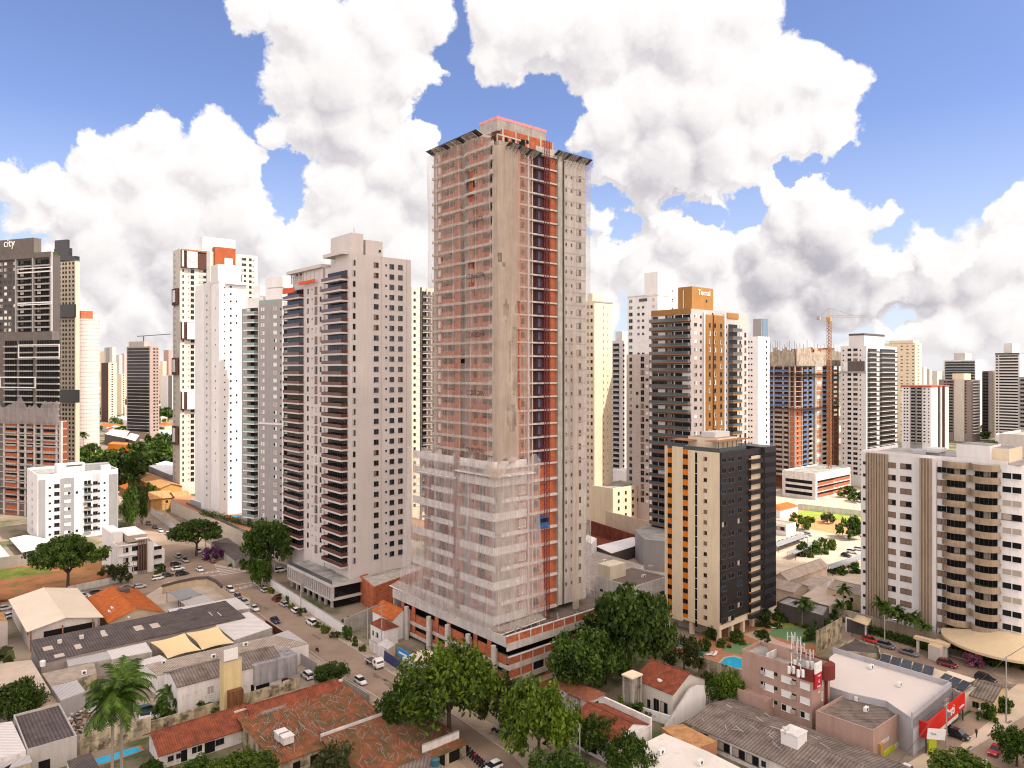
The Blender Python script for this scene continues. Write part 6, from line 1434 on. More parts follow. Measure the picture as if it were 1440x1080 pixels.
# red shop
b = B('red_shop', 'single storey shop with a long bright red fascia carrying white lettering', 'shop', 1304, Y=137.2, L=1288, Rr=1357)
zf, zt = b.zz(1040), b.zz(1017); b.shell(0, zt-.6, GREY3, ROOFG, par=0, x0=.3, y0=2.2, x1=b.A, y1=b.B+6)
RED = mat('fascia_red', (.55, .02, .012), .5, .03, 1, 0)
b.box('fascia', 0, 0, zf, b.A, .3, zt, RED); b.box('fascia', 0, .3, zf, .3, b.B, zt, RED); b.box('canopy', .3, .3, zf, b.A, 2.2, zf+.3, GREY3); b.box('fascia_strip', 2, -.05, zf-.7, b.A-4, .02, zf-.02, CONW)
b.text('sign_letters', 'Pasti', 'R', b.sx(1336), (zf+zt)/2+.1, 2.5, SIGNW, off=-.06, sx=.95); b.text('sign_letters', 'a pronta', 'R', b.sx(1352), zf+.9, .75, SIGNW, off=-.06)
b.box('shop_window', 1, 2.12, .3, b.A-1, 2.2, 2.8, GD)
for x_ in (0.1, b.A*.5, b.A-.4): q = MB(); q.box(x_, .2, 0, x_+.25, .45, zf, GREY3); q.build('post', b.root)
b.done()
b = B('lime_shop', 'shop with a lime and white fascia under a tan roof, left of the red shop', 'shop', 1238, Y=136, L=1222, Rr=1290)
zt = b.zz(1050); b.shell(0, zt, CONW, mat('tan_roof', (.40, .31, .22)), par=.4, y1=b.B+3)
b.box('fascia', 0, -.5, b.zz(1068), b.A, -.2, b.zz(1058), mat('lime_paint', (.42, .46, .03), .6, .03)); b.box('fascia', b.A*.3, -.52, b.zz(1066), b.A*.55, -.5, b.zz(1059), CONW); b.box('shop_window', .5, -.1, .3, b.A-.5, 0, zt-.4, GD)
b.box('curved_end', -1.2, -.6, 0, -.05, 2.5, zt+1.0, mat('ochre_end', (.45, .26, .09))); b.box('white_band', -.3, -.3, zt+.4, b.A, 0, zt+1.1, CONW)
for i in range(5): b.box('shop_mullion', .5+i*2.2, -.16, .3, .62+i*2.2, -.1, zt-.4, METW)
b.done()
t = thing('shop_sign', 'white board sign on a slanted lime post in front of the shops', 'sign', G(1311, 1063)); q = MB(); q.box(-.7, -.2, 0, .7, .2, 4.2, mat('lime_paint', (.42, .46, .03))); q.build('post', t); q = MB(); q.box(-1.7, -.35, 3.2, 1.9, -.22, 5.2, METW); s_ = q.build('board', t); s_.rotation_euler = (0, .12, .1)
text_part('sign_letters', 'fixa', (0, -.4, 4.3), 0, .8, plain('grey_ink', (.3, .3, .3)), .03, t)
# ---- middle right
house('red_roof_house', 'white house with a sunlit red roof beside the vacant green lot', (1097, 717), 4.2, 1078, 1122, 'hip', lambda a: TILE(a, 1), WHITE, 1.8, .5)
house('flat_house', 'white flat roofed house above the grey carports', (1106, 738), 5.0, 1078, 1119, 'flat', mat('grey_brown_roof', (.36, .29, .23)), WHITE, wins=[('L', .3, 2.2, 4, 1.6, 'gl')])
canopy('carport', 'dark grey carport strip behind the row of parked cars', [(1086, 764), (1128, 750), (1136, 754), (1094, 769)], 2.6, SHEET('x', 3))
canopy('carport', 'dark grey carport strip in front of the row of parked cars', [(1106, 776), (1152, 757), (1162, 760), (1118, 779)], 2.6, SHEET('x', 3))
canopy('carport', 'long dark grey toothed carport beside the curved balcony tower', [(1164, 794), (1214, 778), (1217, 784), (1170, 800)], 2.6, SHEET('x', 3))
wall('yard_wall', 'cream boundary wall at the back of the vacant green lot', (1122, 716), (1216, 727), 2.8, CONW, .3, cap=CONC)
house('beige_house', 'broad beige gabled shed in the sunny yard between the striped and the curved balcony towers', (1108, 815), 4.0, 1088, 1163, 'gx', lambda a: ASB(a, 2), mat('sunny_wall', (.55, .44, .33), .9, .08), 1.8, .5)
house('beige_house', 'beige gabled house just right of the striped tower', (1116, 832), 4.2, 1076, 1136, 'gy', lambda a: ASB(a, 2), mat('sunny_wall', (.55, .44, .33)), 1.6, .5)
house('beige_house', 'tan house with a blank gable wall and round vents, left of the palm row', (1212, 838), 5.6, 1164, 1232, 'gy', lambda a: ASB(a, 2), mat('tan_wall', (.58, .45, .28), .9), 1.6, .2, wins=[('L', .3, 3.2, 1.1, 1.1, 'v'), ('L', .5, 3.4, 1.1, 1.1, 'v'), ('L', .8, 3.2, .8, .8, 'v')])
block('flat_house', 'low house with pale cream roofs in front of the tan gable wall', [(1128, 838), (1150, 824), (1200, 838), (1190, 850), (1160, 852)], 3.8, mat('tan_wall', (.58, .45, .28)), mat('cream_flat_roof', (.48, .39, .31)), 'house')
block('shed', 'low white roofed shed between the beige gabled houses', [(1120, 822), (1150, 808), (1170, 814), (1140, 830)], 3.4, CONW, ASB('x', 2), 'shed')
block('gatehouse', 'dark grey entrance building with orange posts behind the garden courts', [(1092, 848), (1108, 840), (1166, 854), (1158, 868)], 4.6, GREY3, ROOFG, 'building', par=.4)
wall('condo_wall', 'long tan boundary wall under the row of palms', (1168, 868), (1330, 912), 3.2, mat('tan_boundary', (.44, .35, .26), .9, .08, .3, .15), .3, cap=CONC)
t = canopy('gate_canopy', 'striped curved tan gate canopy in the long tan boundary wall', [(1198, 872), (1206, 864), (1226, 870), (1220, 880)], 4.4, CANV, sag=-.8)
t = block('gate_lodge', 'small cream gate lodge with a flat roof at the entrance of the curved balcony tower', [(1305, 906), (1318, 898), (1334, 903), (1322, 912)], 3.6, BEIGE, CANV)
t = thing('gate_arch', 'cream gate arch with three openings beside the gate lodge', 'gate', G(1330, 928), R(131)); q = MB()
for x_ in (0, 3.2, 6.4): q.box(x_-.3, -.3, 0, x_+.3, .3, 3.4, BEIGE)
q.build('pillar', t); q = MB(); q.box(-.8, -.8, 3.4, 7.2, .8, 4.1, CANV); q.build('lintel', t)
t = thing('square_gate', 'white square gate frame set in the tan boundary wall', 'gate', G(1191, 888), R(131)); q = MB(); q.box(0, -.2, 0, .3, .2, 3.6, METW); q.box(-5.2, -.2, 0, -4.9, .2, 3.6, METW); q.box(-5.2, -.2, 3.6, .3, .2, 3.9, METW); q.build('frame', t); q = MB(); q.box(-4.9, -.05, 0, 0, .05, 3.6, GREY3); q.build('gate_leaf', t)
# ---- behind the podium, centre right
b = B('white_house', 'white building with a cube stair tower and brown flat roof behind the podium', 'building', 890, Y=214, L=838, Rr=940)
zt = b.zz(825); b.shell(0, zt-.5, CONW, mat('brown_felt_roof', (.16, .125, .105), .95, .15, .3, 0), par=.5); xx, yy = 1.0, b.sy(858, 1.0)
b.box('stair_tower', xx, yy, zt-.5, b.sx(880, yy), b.sy(841, xx), b.zz(797, xx, yy), mat('cream_cube', (.66, .58, .45), .85)); b.win('L', b.sy(862), 3.4, .8, 2.0, 'gl'); b.win('L', b.sy(846), 4.4, 1.2, .8, 'd'); b.win('R', .75*b.A, 3.5, 5, 1.2, 'gl'); b.win('R', .3*b.A, 3.0, 6, 1.0, 'v'); b.done()
block('shed', 'grey flat roofs between the netted tower and the white cube building', [(800, 815), (838, 775), (905, 795), (880, 808), (842, 806), (836, 832)], 5.0, CONW, mat('grey_felt_roof', (.30, .255, .22), .95, .2, .3, 0), 'building')
block('white_block', 'tall narrow white block just right of the netted tower', [(818, 758), (826, 752), (839, 757), (832, 765)], 8.0, WHITE, WHITE)
block('flat_house', 'white flat roof strip at the edge of the red excavation', [(838, 768), (902, 752), (918, 760), (860, 778)], 4.5, GREY3, WHITE)
block('grey_building', 'grey modern podium block with glass strips at the foot of the ochre topped tower', [(893, 745), (910, 738), (940, 742), (940, 762), (905, 758)], 11.0, GREY5, ROOFG)
wall('retaining_wall', 'long cream retaining wall with brick patches above the red excavation', (852, 743), (920, 762), 8.0, mat('cream_retaining', (.56, .45, .34), .9, .1), .4)
wall('retaining_wall', 'dark red earth retaining wall of the excavation', (826, 748), (912, 778), 5.5, mat('red_earth_wall', (.17, .05, .03), .95, .3, .3, .3), .6)
house('red_roof_house', 'red roofed low house far behind the pale yellow tower', (872, 673), 6, 860, 884, 'hip', lambda a: TILE(a, 1), WHITE, 2, .4)
block('white_building', 'low white office with stacked terraces right of the pale yellow tower', [(862, 660), (868, 652), (884, 655), (882, 664)], 14, WHITE, WHITE)
# ---- between the grey tower and the podium
wall('street_wall', 'white rendered garden wall along the right side of the street', (381, 826), (484, 893), 2.8, WHITE, .3, cap=CONC)
block('brick_podium', 'unfinished brick podium wall between the grey tower and the netted tower', [(506, 812), (575, 790), (600, 800), (525, 828)], 7.5, BRICK, CONC, par=.5)
wall('yard_wall', 'grey concrete yard wall below the unfinished brick podium wall', (484, 893), (540, 868), 4.4, CONC, .3)
house('white_house', 'white gabled house with a red roof squeezed against the brick podium', (552, 872), 5.6, 524, 580, 'gy', lambda a: TILE(a, 1), WHITE, 2.2, .2, wins=[('L', .3, 2, .8, 1, 'gl')])
house('white_house', 'small white house with a red hipped roof in front of the white gabled house', (540, 886), 4.4, 521, 560, 'hip', lambda a: TILE(a, 0), WHITE, 1.6, .3, wins=[('L', .5, 1.6, 1.2, 1.2, 'gl'), ('L', .8, 1.6, .8, 1.2, 'gl')])
wall('site_fence', 'dark blue sheet fence along the pavement of the building site', (541, 929), (600, 969), 2.4, plain('navy_sheet', (.035, .045, .13), .6), .1, 'fence', posts=4)
wall('site_gate', 'white barred gate wall at the end of the dark blue fence', (520, 914), (541, 928), 2.6, CONW, .2, 'gate', posts=3)
t = thing('site_sign', 'bright blue sign panel on the dark blue fence', 'sign', G(567, 938), R(-49)); q = MB(); q.box(-2.4, -.1, 2.2, 2.4, .1, 4.2, plain('sky_blue_sign', (.02, .22, .50), .5)); q.build('panel', t); q = MB(); q.box(-1.8, -.13, 2.9, 1.8, -.1, 3.4, METW); q.build('sign_strip', t)
block('site_office', 'low white site office behind the dark blue fence', [(566, 924), (598, 912), (616, 920), (590, 934)], 2.8, CONW, ROOFC)
block('gate_booth', 'cream flat roofed gate booth beside the white site gate', [(530, 905), (543, 898), (556, 906), (546, 913)], 2.8, mat('cream_booth', (.55, .47, .38)), CONW)
# ---- left middle
b = B('white_apartment_block', 'white eight storey apartment block with grey vertical bands, beside the red earth lot', 'building', 53, py=764, L=38, Rr=166)
zt = b.zz(668); b.shell(0, zt-1, WHITE, ROOFG, par=1.0, t=.3); fh = (zt-3.5)/7.6; GB2 = mat('grey_band', (.27, .265, .27), .85, .04)
for p0, p1 in ((54, 64), (85, 104), (153, 165.5)): b.box('grey_band', b.sx(p0), -.2, 2, b.sx(p1), 0, zt-2.2, GB2)
b.box('grey_band', b.sx(131), -.12, 2, b.sx(141), 0, zt-1.5, mat('light_grey_band', (.46, .45, .45)))
for i in range(7):
    z = 2.6+i*fh
    for px, w, h, kd, o_ in ((70, .9, .8, 'd', 0), (80, 2.0, 1.7, 'd', 0), (95, 2.4, 1.2, ['w', 'wd'], -.2), (110, 2.2, 1.2, ['w', 'dw', 'w'], 0), (123, 2.8, 2.2, ['d', 'dd', 'gl'], 0), (134, 1.8, 1.5, 'd', -.12), (139, .8, .8, 'd', -.12), (147, .8, .8, 'd', 0)):
        b.win('R', b.sx(px), z, w, h, rnd.choice(kd) if isinstance(kd, list) else kd, o_)
    b.win('L', b.B*.5, z, 1.0, 1.4, 'd')
q = MB(); q.box(b.sx(118), -1.2, -.15, b.sx(129), 0, 0, WHITE); q.box(b.sx(118), -1.2, 0, b.sx(129), -1.1, .9, GLRAIL); b.rep('balcony', q, [2.4+i*fh for i in range(7)])
b.box('roof_tank', b.sx(82), 3, zt-1, b.sx(122), 9, zt+3.2, WHITE); b.box('roof_tank', b.sx(124), 5, zt-1, b.sx(158), 10, zt+2.2, GB2); b.box('roof_block', b.sx(143), .2, zt, b.sx(156), 3, zt+1.8, WHITE); b.box('roof_trim', b.sx(95), 2.9, zt+2.2, b.sx(118), 3, zt+2.8, GREY3); b.done()
canopy('carport', 'pale blue grey carport roof in front of the white apartment block', [(13, 757), (37, 752), (92, 763), (31, 777)], 2.8, SHEET('x', 0), post=True, th=.3)
canopy('carport', 'second low carport roof under the flat crowned tree', [(32, 780), (60, 772), (96, 764), (92, 770)], 2.6, SHEET('x', 0), th=.3)
block('shed', 'pale sheet roofed shed at the left edge below the white apartment block', [(-30, 770), (0, 766), (14, 782), (-30, 790)], 2.8, CONC, SHEET('x', 0), 'shed')
b = B('white_office', 'three storey white office with brown vertical slats on its front', 'building', 165, py=812, L=145, Rr=232)
zt = b.zz(768); b.shell(0, zt-.5, WHITE, mat('beige_deck_roof', (.42, .35, .29)), par=.5, x1=b.sx(216)); b.box('stair_tower', -.4, b.B*.35, 0, 3.4, b.B, zt+3.4, WHITE); b.box('wall', b.sx(216), .6, 0, b.A, b.B*.8, zt-3.6, WHITE)
b.box('upper_room', 4, 3, zt, b.sx(210), b.B-2, zt+2.4, mat('beige_deck_roof', (.42, .35, .29)), WHITE)
x0, x1 = b.sx(193), b.sx(207)
for i in range(6):
    x_ = x0+(x1-x0)*(i+.1)/6; q = MB(); q.box(x_, -.8, .2, x_+.22, -.55, zt+1.4, mat('slat_brown', (.20, .12, .085))); q.build('slat', b.root)
b.box('glass_front', x0, -.1, 1, x1, 0, zt-.6, GD); b.box('slat_frame', x0-.3, -.5, zt+1.2, x1+.3, 2, zt+1.5, WHITE)
for i in range(3): b.win('R', b.sx(177), 1+i*3.6, 1.6, 1.7, 'gl'); b.win('R', b.sx(190), 1.2+i*3.6, 2.0, 1.6, 'd'); b.win('R', b.sx(222), 1.2+i*3.2, 2.6, 1.2, 'd'); q = MB(); q.box(.5, -.5, 3.4+i*3.6, x0-.4, 0, 3.55+i*3.6, WHITE); q.build('sun_shade', b.root)
b.done()
OCW = mat('ochre_house_wall', (.47, .26, .09), .9, .08); OCT = lambda a: TILE(a, 3)
house('ochre_house', 'ochre house with a pale tan gable roof above the parked cars', (212, 702), 6.0, 199, 244, 'gx', OCT, OCW, 2.4, .6, wins=[('R', .7, 3.4, 1.2, 1.2, 'd')])
house('ochre_house', 'ochre house wing with a tan roof against the white tower podium', (248, 700), 6.0, 236, 268, 'gx', OCT, OCW, 2.0, .6)
house('ochre_house', 'long ochre house behind, with an orange tan roof', (226, 686), 6.5, 170, 256, 'gy', OCT, OCW, 2.0, .6)
house('ochre_house', 'small house with an orange roof behind the tall street trees', (182, 690), 4.5, 168, 200, 'hip', lambda a: TILE(a, 1), OCW, 1.6, .5)
block('canopy_building', 'modern low building with a floating white roof slab above the ochre houses', [(209, 655), (233, 648), (280, 660), (240, 668)], 9.0, GREY5, WHITE, par=0, z0=0)
t = block('podium_terrace', 'raised cream walled garden terrace at the foot of the white and grey towers', [(240, 703), (258, 694), (430, 735), (430, 770), (404, 772), (350, 751)], 6.2, mat('cream_terrace_wall', (.56, .48, .40), .9, .06, .3, .12), TERRA)
t = thing('parasol', 'bright blue parasol on the raised terrace', 'parasol', G(334, 733, 6.2)); t.location.z = 6.2
q = MB(); q.tube((0, 0, 2.2), (0, 0, 3.0), 2.2, .05, 10, plain('parasol_blue', (.05, .35, .62))); q.build('canopy', t); q = MB(); q.tube((0, 0, 0), (0, 0, 3), .05, .05, 6, METW); q.build('pole', t)
block('terrace_pavilion', 'low white pavilion with a flat roof on the raised terrace beside the white tower', [(268, 702), (285, 694), (318, 703), (300, 712)], 9.2, GREY5, WHITE, 'pavilion')
wall('terrace_fence', 'net and glass fence along the edge of the raised terrace', (262, 727), (352, 775), 7.4, GLRAIL, .1, 'fence', z0=6.2)
block('shed', 'low brown roofed shed under the terrace wall beside the purple flowering tree', [(297, 762), (320, 756), (352, 780), (330, 788)], 3.0, CONC, ASB('x', 1), 'shed')
wall('street_wall', 'white panelled street wall below the ochre houses', (212, 722), (268, 764), 3.0, CONW, .25, cap=CONC)
# low town between the towers on the left
def low(lab, c, z, L, Rr, roof, rm, w, rh=1.8, **k): return house('town_house', lab, c, z, L, Rr, roof, rm, w, rh, .5, **k)
block('white_warehouse', 'broad white roofed hall right of the unfinished brick block', [(84, 598), (118, 592), (132, 596), (132, 606), (84, 612)], 9, BEIGE, WHITE)
low('white house with an orange roof in the middle of the far green quarter', (150, 600), 6, 138, 176, 'hip', lambda a: TILE(a, 1), WHITE)
low('white gabled house behind the far orange roofs', (180, 592), 7, 152, 192, 'gx', lambda a: SHEET(a, 0), WHITE, 2.5)
low('long house with an orange roof below the far line of trees', (196, 602), 6, 178, 216, 'hip', lambda a: TILE(a, 1), WHITE)
low('cream house with a peaked orange roof beside the beige box tower', (232, 598), 7, 224, 243, 'hip', lambda a: TILE(a, 1), CREAM, 3)
block('terrace_building', 'low building with dark and cream striped terraces in the far green quarter', [(147, 610), (160, 604), (182, 606), (176, 616)], 10, GREY3, CREAM)
block('terrace_building', 'low dark framed building with a glass corner right of the striped terraces', [(176, 616), (184, 609), (196, 612), (190, 620)], 9, GREY3, WHITE)
block('green_roof_hall', 'long low hall with pale green and white roofs in the far green quarter', [(176, 604), (200, 601), (244, 606), (226, 611)], 5, WHITE, mat('pale_green_roof', (.36, .43, .38)))
block('orange_wall_building', 'orange painted wall with blue lettering patches among the far trees', [(152, 624), (158, 621), (186, 622), (184, 626)], 6, ORANGE, OCHRE)
block('office_hall', 'white curved roof office hall with a dark blue window band, below the yellowish tower', [(140, 556), (165, 553), (178, 560), (150, 566)], 12, WHITE, WHITE)
low('small house with a pink roof by the far trees', (118, 634), 5, 104, 132, 'gx', lambda a: TILE(a, 2), BEIGE)
low('white house behind the tall palm of the far quarter', (122, 612), 7, 112, 136, 'gy', lambda a: SHEET(a, 1), WHITE)
low('pale house in the gap between the towers on the far left', (232, 560), 8, 222, 243, 'gx', lambda a: SHEET(a, 0), WHITE)
for i, (px, py) in enumerate(((226, 552), (238, 548), (1300, 566), (1310, 560))):
    low(['tiny white house at the far end of the left gap', 'tiny cream house at the far end of the left gap', 'tiny pale house low in the right hand gap', 'tiny cream house under the small beige tower'][i], (px, py), 8, px-5, px+7, 'gx', lambda a: SHEET(a, 0), [WHITE, CREAM, WHITE, CREAM][i])
low('house with a pale roof seen between the grey tower and the netted tower', (590, 712), 5, 572, 606, 'gx', lambda a: TILE(a, 3), CREAM)
low('orange walled house seen between the grey tower and the netted tower', (600, 742), 6, 570, 612, 'gy', lambda a: TILE(a, 3), OCW)
flat('garden', [(565, 690), (612, 690), (612, 735), (565, 735)], GRASS, .02)
# garden pool of the striped tower
t = thing('swimming_pool', 'bright blue garden pool beside the green court of the striped tower', 'pool', G(1030, 934)); P = [G(x, y)-t.location for x, y in ((1013, 933), (1020, 926), (1032, 924), (1044, 928), (1050, 938), (1040, 941), (1028, 938))][::-1]
q = MB(); q.prism([(p.x*1.2, p.y*1.2) for p in P], .01, .12, SAND); q.build('pool_surround', t); q = MB(); q.prism([(p.x, p.y) for p in P], .05, .16, WATER); q.build('water', t)
t = thing('swimming_pool', 'long narrow dim blue pool at the foot of the striped tower, half under the trees', 'pool', G(972, 914)); P = [G(x, y)-t.location for x, y in ((950, 906), (962, 905), (992, 918), (986, 922))][::-1]
q = MB(); q.prism([(p.x, p.y) for p in P], .02, .16, mat('pool_water_dim', (.03, .17, .28), .1, .05, 1, 0)); q.build('water', t)
wall('garden_wall', 'weathered cream wall below the garden pool', (982, 946), (1046, 968), 4.0, STAINY, .3)
for k, (px, py) in enumerate(((997, 922), (1005, 922), (1046, 922), (1060, 918), (1068, 915), (1088, 884), (1096, 880))):
    t = thing('sun_lounger', 'white sun lounger ' + ['left of the garden pool, outer one', 'left of the garden pool, nearest the water', 'behind the garden pool', 'at the edge of the larger green court', 'at the right corner of the green court', 'on the far green court, left one', 'on the far green court, right one'][k], 'sun lounger', G(px, py), R(20+k*31), 'sun loungers in the garden of the striped tower')
    q = MB(); q.box(-.9, -.35, .3, .5, .35, .4, METW); q.build('seat', t); q = MB(); slab(q, (.5, -.35, .38), (.5, .35, .38), (1.1, .35, .9), (1.1, -.35, .9), .08, METW); q.build('backrest', t)
    q = MB(); [q.box(x_, y_, 0, x_+.06, y_+.06, .3, METW) for x_ in (-.8, .4) for y_ in (-.33, .27)]; q.build('leg_frame', t)

def dish(label, px, py, z): 
    p = G(px, py, z); t = thing('satellite_dish', label, 'satellite dish', (p.x, p.y, z-.15), 2.2); q = MB(); q.tube((0, 0, 0), (0, 0, .7), .05, .05, 5, METD); q.build('stand', t); q = MB(); q.tube((.05, -.1, .7), (.2, -.4, .95), .18, .62, 12, METW); q.build('dish', t)
dish('white satellite dish on the orange roof, upper one', 156, 859, 6.0); dish('white satellite dish on the orange roof slope, lower one', 152, 864, 5.6); dish('white satellite dish in front of the cream gable of the orange roofed house', 180, 873, 4.2); dish('white satellite dish on the red tiled roof with the arches', 927, 963, 6.6); dish('white satellite dish on the white tank house', 1104, 1032, 6.9)
def tank(label, px, py, z, c, r=.75, h=1.1):
    p = G(px, py, z); t = thing('water_tank', label, 'water tank', (p.x, p.y, z-.1)); q = MB(); q.tube((0, 0, 0), (0, 0, h), r*.92, r, 14, c); q.build('tank', t); q = MB(); q.tube((0, 0, h), (0, 0, h+.22), r*1.04, r*.5, 14, c); q.build('lid', t)
BLT = plain('blue_plastic', (.02, .10, .30), .5)
tank('blue water tank on the pale lean-to roof by the long dark workshop', 254, 862, 3.8, BLT); tank('blue water tank on the pale roofs before the tan gable wall', 1170, 829, 4.0, BLT); tank('grey water tank on the brown flat roof of the white building', 915, 800, 8.0, CONC, .9); tank('white water tank at the back of the flat cream roof', 60, 936, 4.6, METW, .6)
for k, (px, py, z, w) in enumerate(((345, 908, 4.7, 1.2), (300, 925, 4.7, 1.0), (118, 948, 4.1, 1.0), (230, 934, 4.3, .9), (1205, 985, 5.7, 1.2), (1218, 1000, 5.7, 1.2), (1225, 940, 7.1, 1.4), (1265, 965, 7.1, 1.2), (930, 1060, 4.1, 1.4), (985, 1075, 4.1, 1.2), (905, 812, 8.1, 1.6), (850, 790, 5.1, 1.5))):
    p = G(px, py, z); t = thing('roof_unit', 'grey air conditioning unit on ' + ['the long beige roof, right one', 'the long beige roof, left one', 'the tan striped roof', 'the small white sheet roof behind the palm', 'the annex roof, rear one', 'the annex roof, front one', 'the big pale warehouse roof, rear one', 'the big pale warehouse roof, front one', 'the white flat roof, left one', 'the white flat roof, right one', 'the brown flat roof', 'the grey flat roofs by the netted tower'][k], 'air conditioner', (p.x, p.y, z-.08), R(PHI)); q = MB(); q.box(-w/2, -.3, .1, w/2, .3, .9, METW); q.build('casing', t); q = MB(); q.tube((0, -.32, .5), (0, -.28, .5), .3, .3, 12, METD); q.build('fan_grille', t)

# kerbs: real steps along the road edges
KERB = mat('kerb_stone', (.42, .37, .32), .9, .15, .6, 0)
def kerb(pts, h=.16, w=.3):
    P = [G(x, y) for x, y in pts]; q = MB()
    for a, c in zip(P, P[1:]):
        n = Vector((-(c-a).y, (c-a).x, 0)).normalized()*w/2; q.prism([(a.x-n.x, a.y-n.y), (c.x-n.x, c.y-n.y), (c.x+n.x, c.y+n.y), (a.x+n.x, a.y+n.y)], 0, h, KERB)
    struct('kerb', q)
kerb([(352, 817), (463, 890), (577, 964), (720, 1062)]); kerb([(330, 838), (488, 955), (545, 990), (640, 1065)]); kerb([(1172, 876), (1365, 930)]); kerb([(1150, 890), (1335, 952)]); kerb([(1360, 1058), (1440, 1006)]); kerb([(225, 725), (258, 752), (303, 787)]); kerb([(205, 765), (232, 812)])
PATCH = mat('asphalt_patch', (.17, .13, .105), .95, .15, .4, 0)
for k in range(10):
    t = rnd.random(); x, y = 330+t*250, 832+t*150+rnd.uniform(-4, 4); w = rnd.uniform(4, 12); flat('asphalt_patch', [(x, y), (x+w, y+w*.62), (x+w+3, y+w*.62-1.5), (x+3, y-1.5)], PATCH, .034)
for k in range(7):
    flat('asphalt_patch', [(1345+k*14, 1062-k*9), (1352+k*14, 1064-k*9), (1357+k*14, 1060-k*9), (1350+k*14, 1058-k*9)], PATCH, .03) if k % 2 else None
# ================================================================ TREES
BARK = mat('bark', (.10, .075, .055), .95, .25, 1.5, .1)
PALMB = mat('palm_bark', (.27, .235, .20), .95, .15, 1.2, .1)
LM = {'dark': leafmat('leaves_dark', (.008, .022, .004), (.095, .155, .02)), 'mid': leafmat('leaves_mid', (.012, .032, .004), (.10, .175, .018)), 'bright': leafmat('leaves_bright', (.016, .04, .005), (.18, .265, .02)),
      'olive': leafmat('leaves_olive', (.02, .027, .008), (.11, .125, .035)), 'two': leafmat('leaves_two', (.007, .021, .004), (.15, .22, .015))}
PURP = leafmat('blossom_purple', (.06, .02, .05), (.22, .07, .20)); PNK = leafmat('blossom_pink', (.15, .04, .08), (.62, .25, .36))
def leaf(mb, p, s, m, r, flatk=.6):
    n = Vector((r.gauss(0, 1), r.gauss(0, 1), r.gauss(0, 1)+flatk)).normalized(); a = n.orthogonal().normalized(); b_ = n.cross(a); t = r.uniform(0, 6.28)
    u = (a*math.cos(t)+b_*math.sin(t))*s; v = (b_*math.cos(t)-a*math.sin(t))*s*.55
    mb.face([p-u, p-v, p+u, p+v], m)
def crown_mesh(seed, kind, nl, clumps, shape, ls=.04):
    """unit crown: radius 1, height 1 above its base; many leaf sized faces gathered in clumps"""
    r = random.Random(seed); mb = MB(); cs = []
    for i in range(clumps):
        while True:
            x, y, z = r.uniform(-1, 1), r.uniform(-1, 1), r.uniform(0, 1)
            d = x*x+y*y
            if shape == 'flat': ok = d < .95 and z > .45 and z < 1-.35*d
            elif shape == 'round': ok = d+(2*(z-.52))**2*.95 < .85 and (d > .2 or z > .55)
            elif shape == 'col': ok = d < .35*(1.1-abs(z-.4)*1.2) and z > .1
            else: ok = d+(1.6*(z-.42))**2 < .9
            if ok: break
        cs.append((Vector((x, y, z)), r.uniform(.16, .30) if shape != 'flat' else r.uniform(.14, .24)))
    for i in range(nl):
        c, cr_ = cs[r.randrange(len(cs))]; d = Vector((r.gauss(0, 1), r.gauss(0, 1), r.gauss(0, .8)+.25)).normalized()*cr_*(r.random()**.35)
        if shape == 'flat': d.z *= .5
        leaf(mb, c+d, ls*r.uniform(.7, 1.35), LM.get(kind, kind), r)
    return mb.mesh('crown')
def trunk_mesh(seed, n=5, split=.38):
    r = random.Random(seed); mb = MB(); mb.tube((0, 0, 0), (.02, .0, split), .055, .04, 8, BARK)
    for i in range(n):
        a = 6.28*i/n+r.uniform(-.4, .4); p = Vector((.02, 0, split)); q = p+Vector((math.cos(a)*.28, math.sin(a)*.28, r.uniform(.2, .32))); mb.tube(p, q, .032, .018, 6, BARK); q2 = q+Vector((math.cos(a+.3)*.25, math.sin(a+.3)*.25, .18)); mb.tube(q, q2, .018, .008, 5, BARK)
        mb.tube(q, q+Vector((math.cos(a-.8)*.2, math.sin(a-.8)*.2, .2)), .014, .006, 5, BARK)
    return mb.mesh('trunk')
TP = {}
def proto(kind, shape, nl, cl, ls, n=1):
    k = (kind, shape)
    if k not in TP: TP[k] = [(crown_mesh(hash(shape) % 97+i*7+len(TP)*3, kind, nl, cl, shape, ls), trunk_mesh(i+3)) for i in range(n)]
    return TP[k]
SPEC = {'broad': ('dark', 'round', 7500, 60, .052), 'light': ('bright', 'round', 5200, 46, .055), 'mid': ('mid', 'round', 5200, 46, .055), 'two': ('two', 'round', 9000, 64, .045), 'flat': ('dark', 'flat', 9500, 85, .042), 'olive': ('olive', 'ov', 2800, 30, .065), 'col': ('mid', 'col', 2600, 26, .06),
        'shrub': ('mid', 'ov', 1500, 18, .10), 'shrubl': ('bright', 'ov', 1500, 18, .10), 'purple': (PURP, 'ov', 1500, 18, .09), 'pink': (PNK, 'ov', 1300, 16, .10), 'far': ('dark', 'ov', 1300, 20, .10), 'farl': ('bright', 'ov', 1300, 20, .10), 'farm': ('mid', 'ov', 1300, 20, .10)}
NTREE = [0]
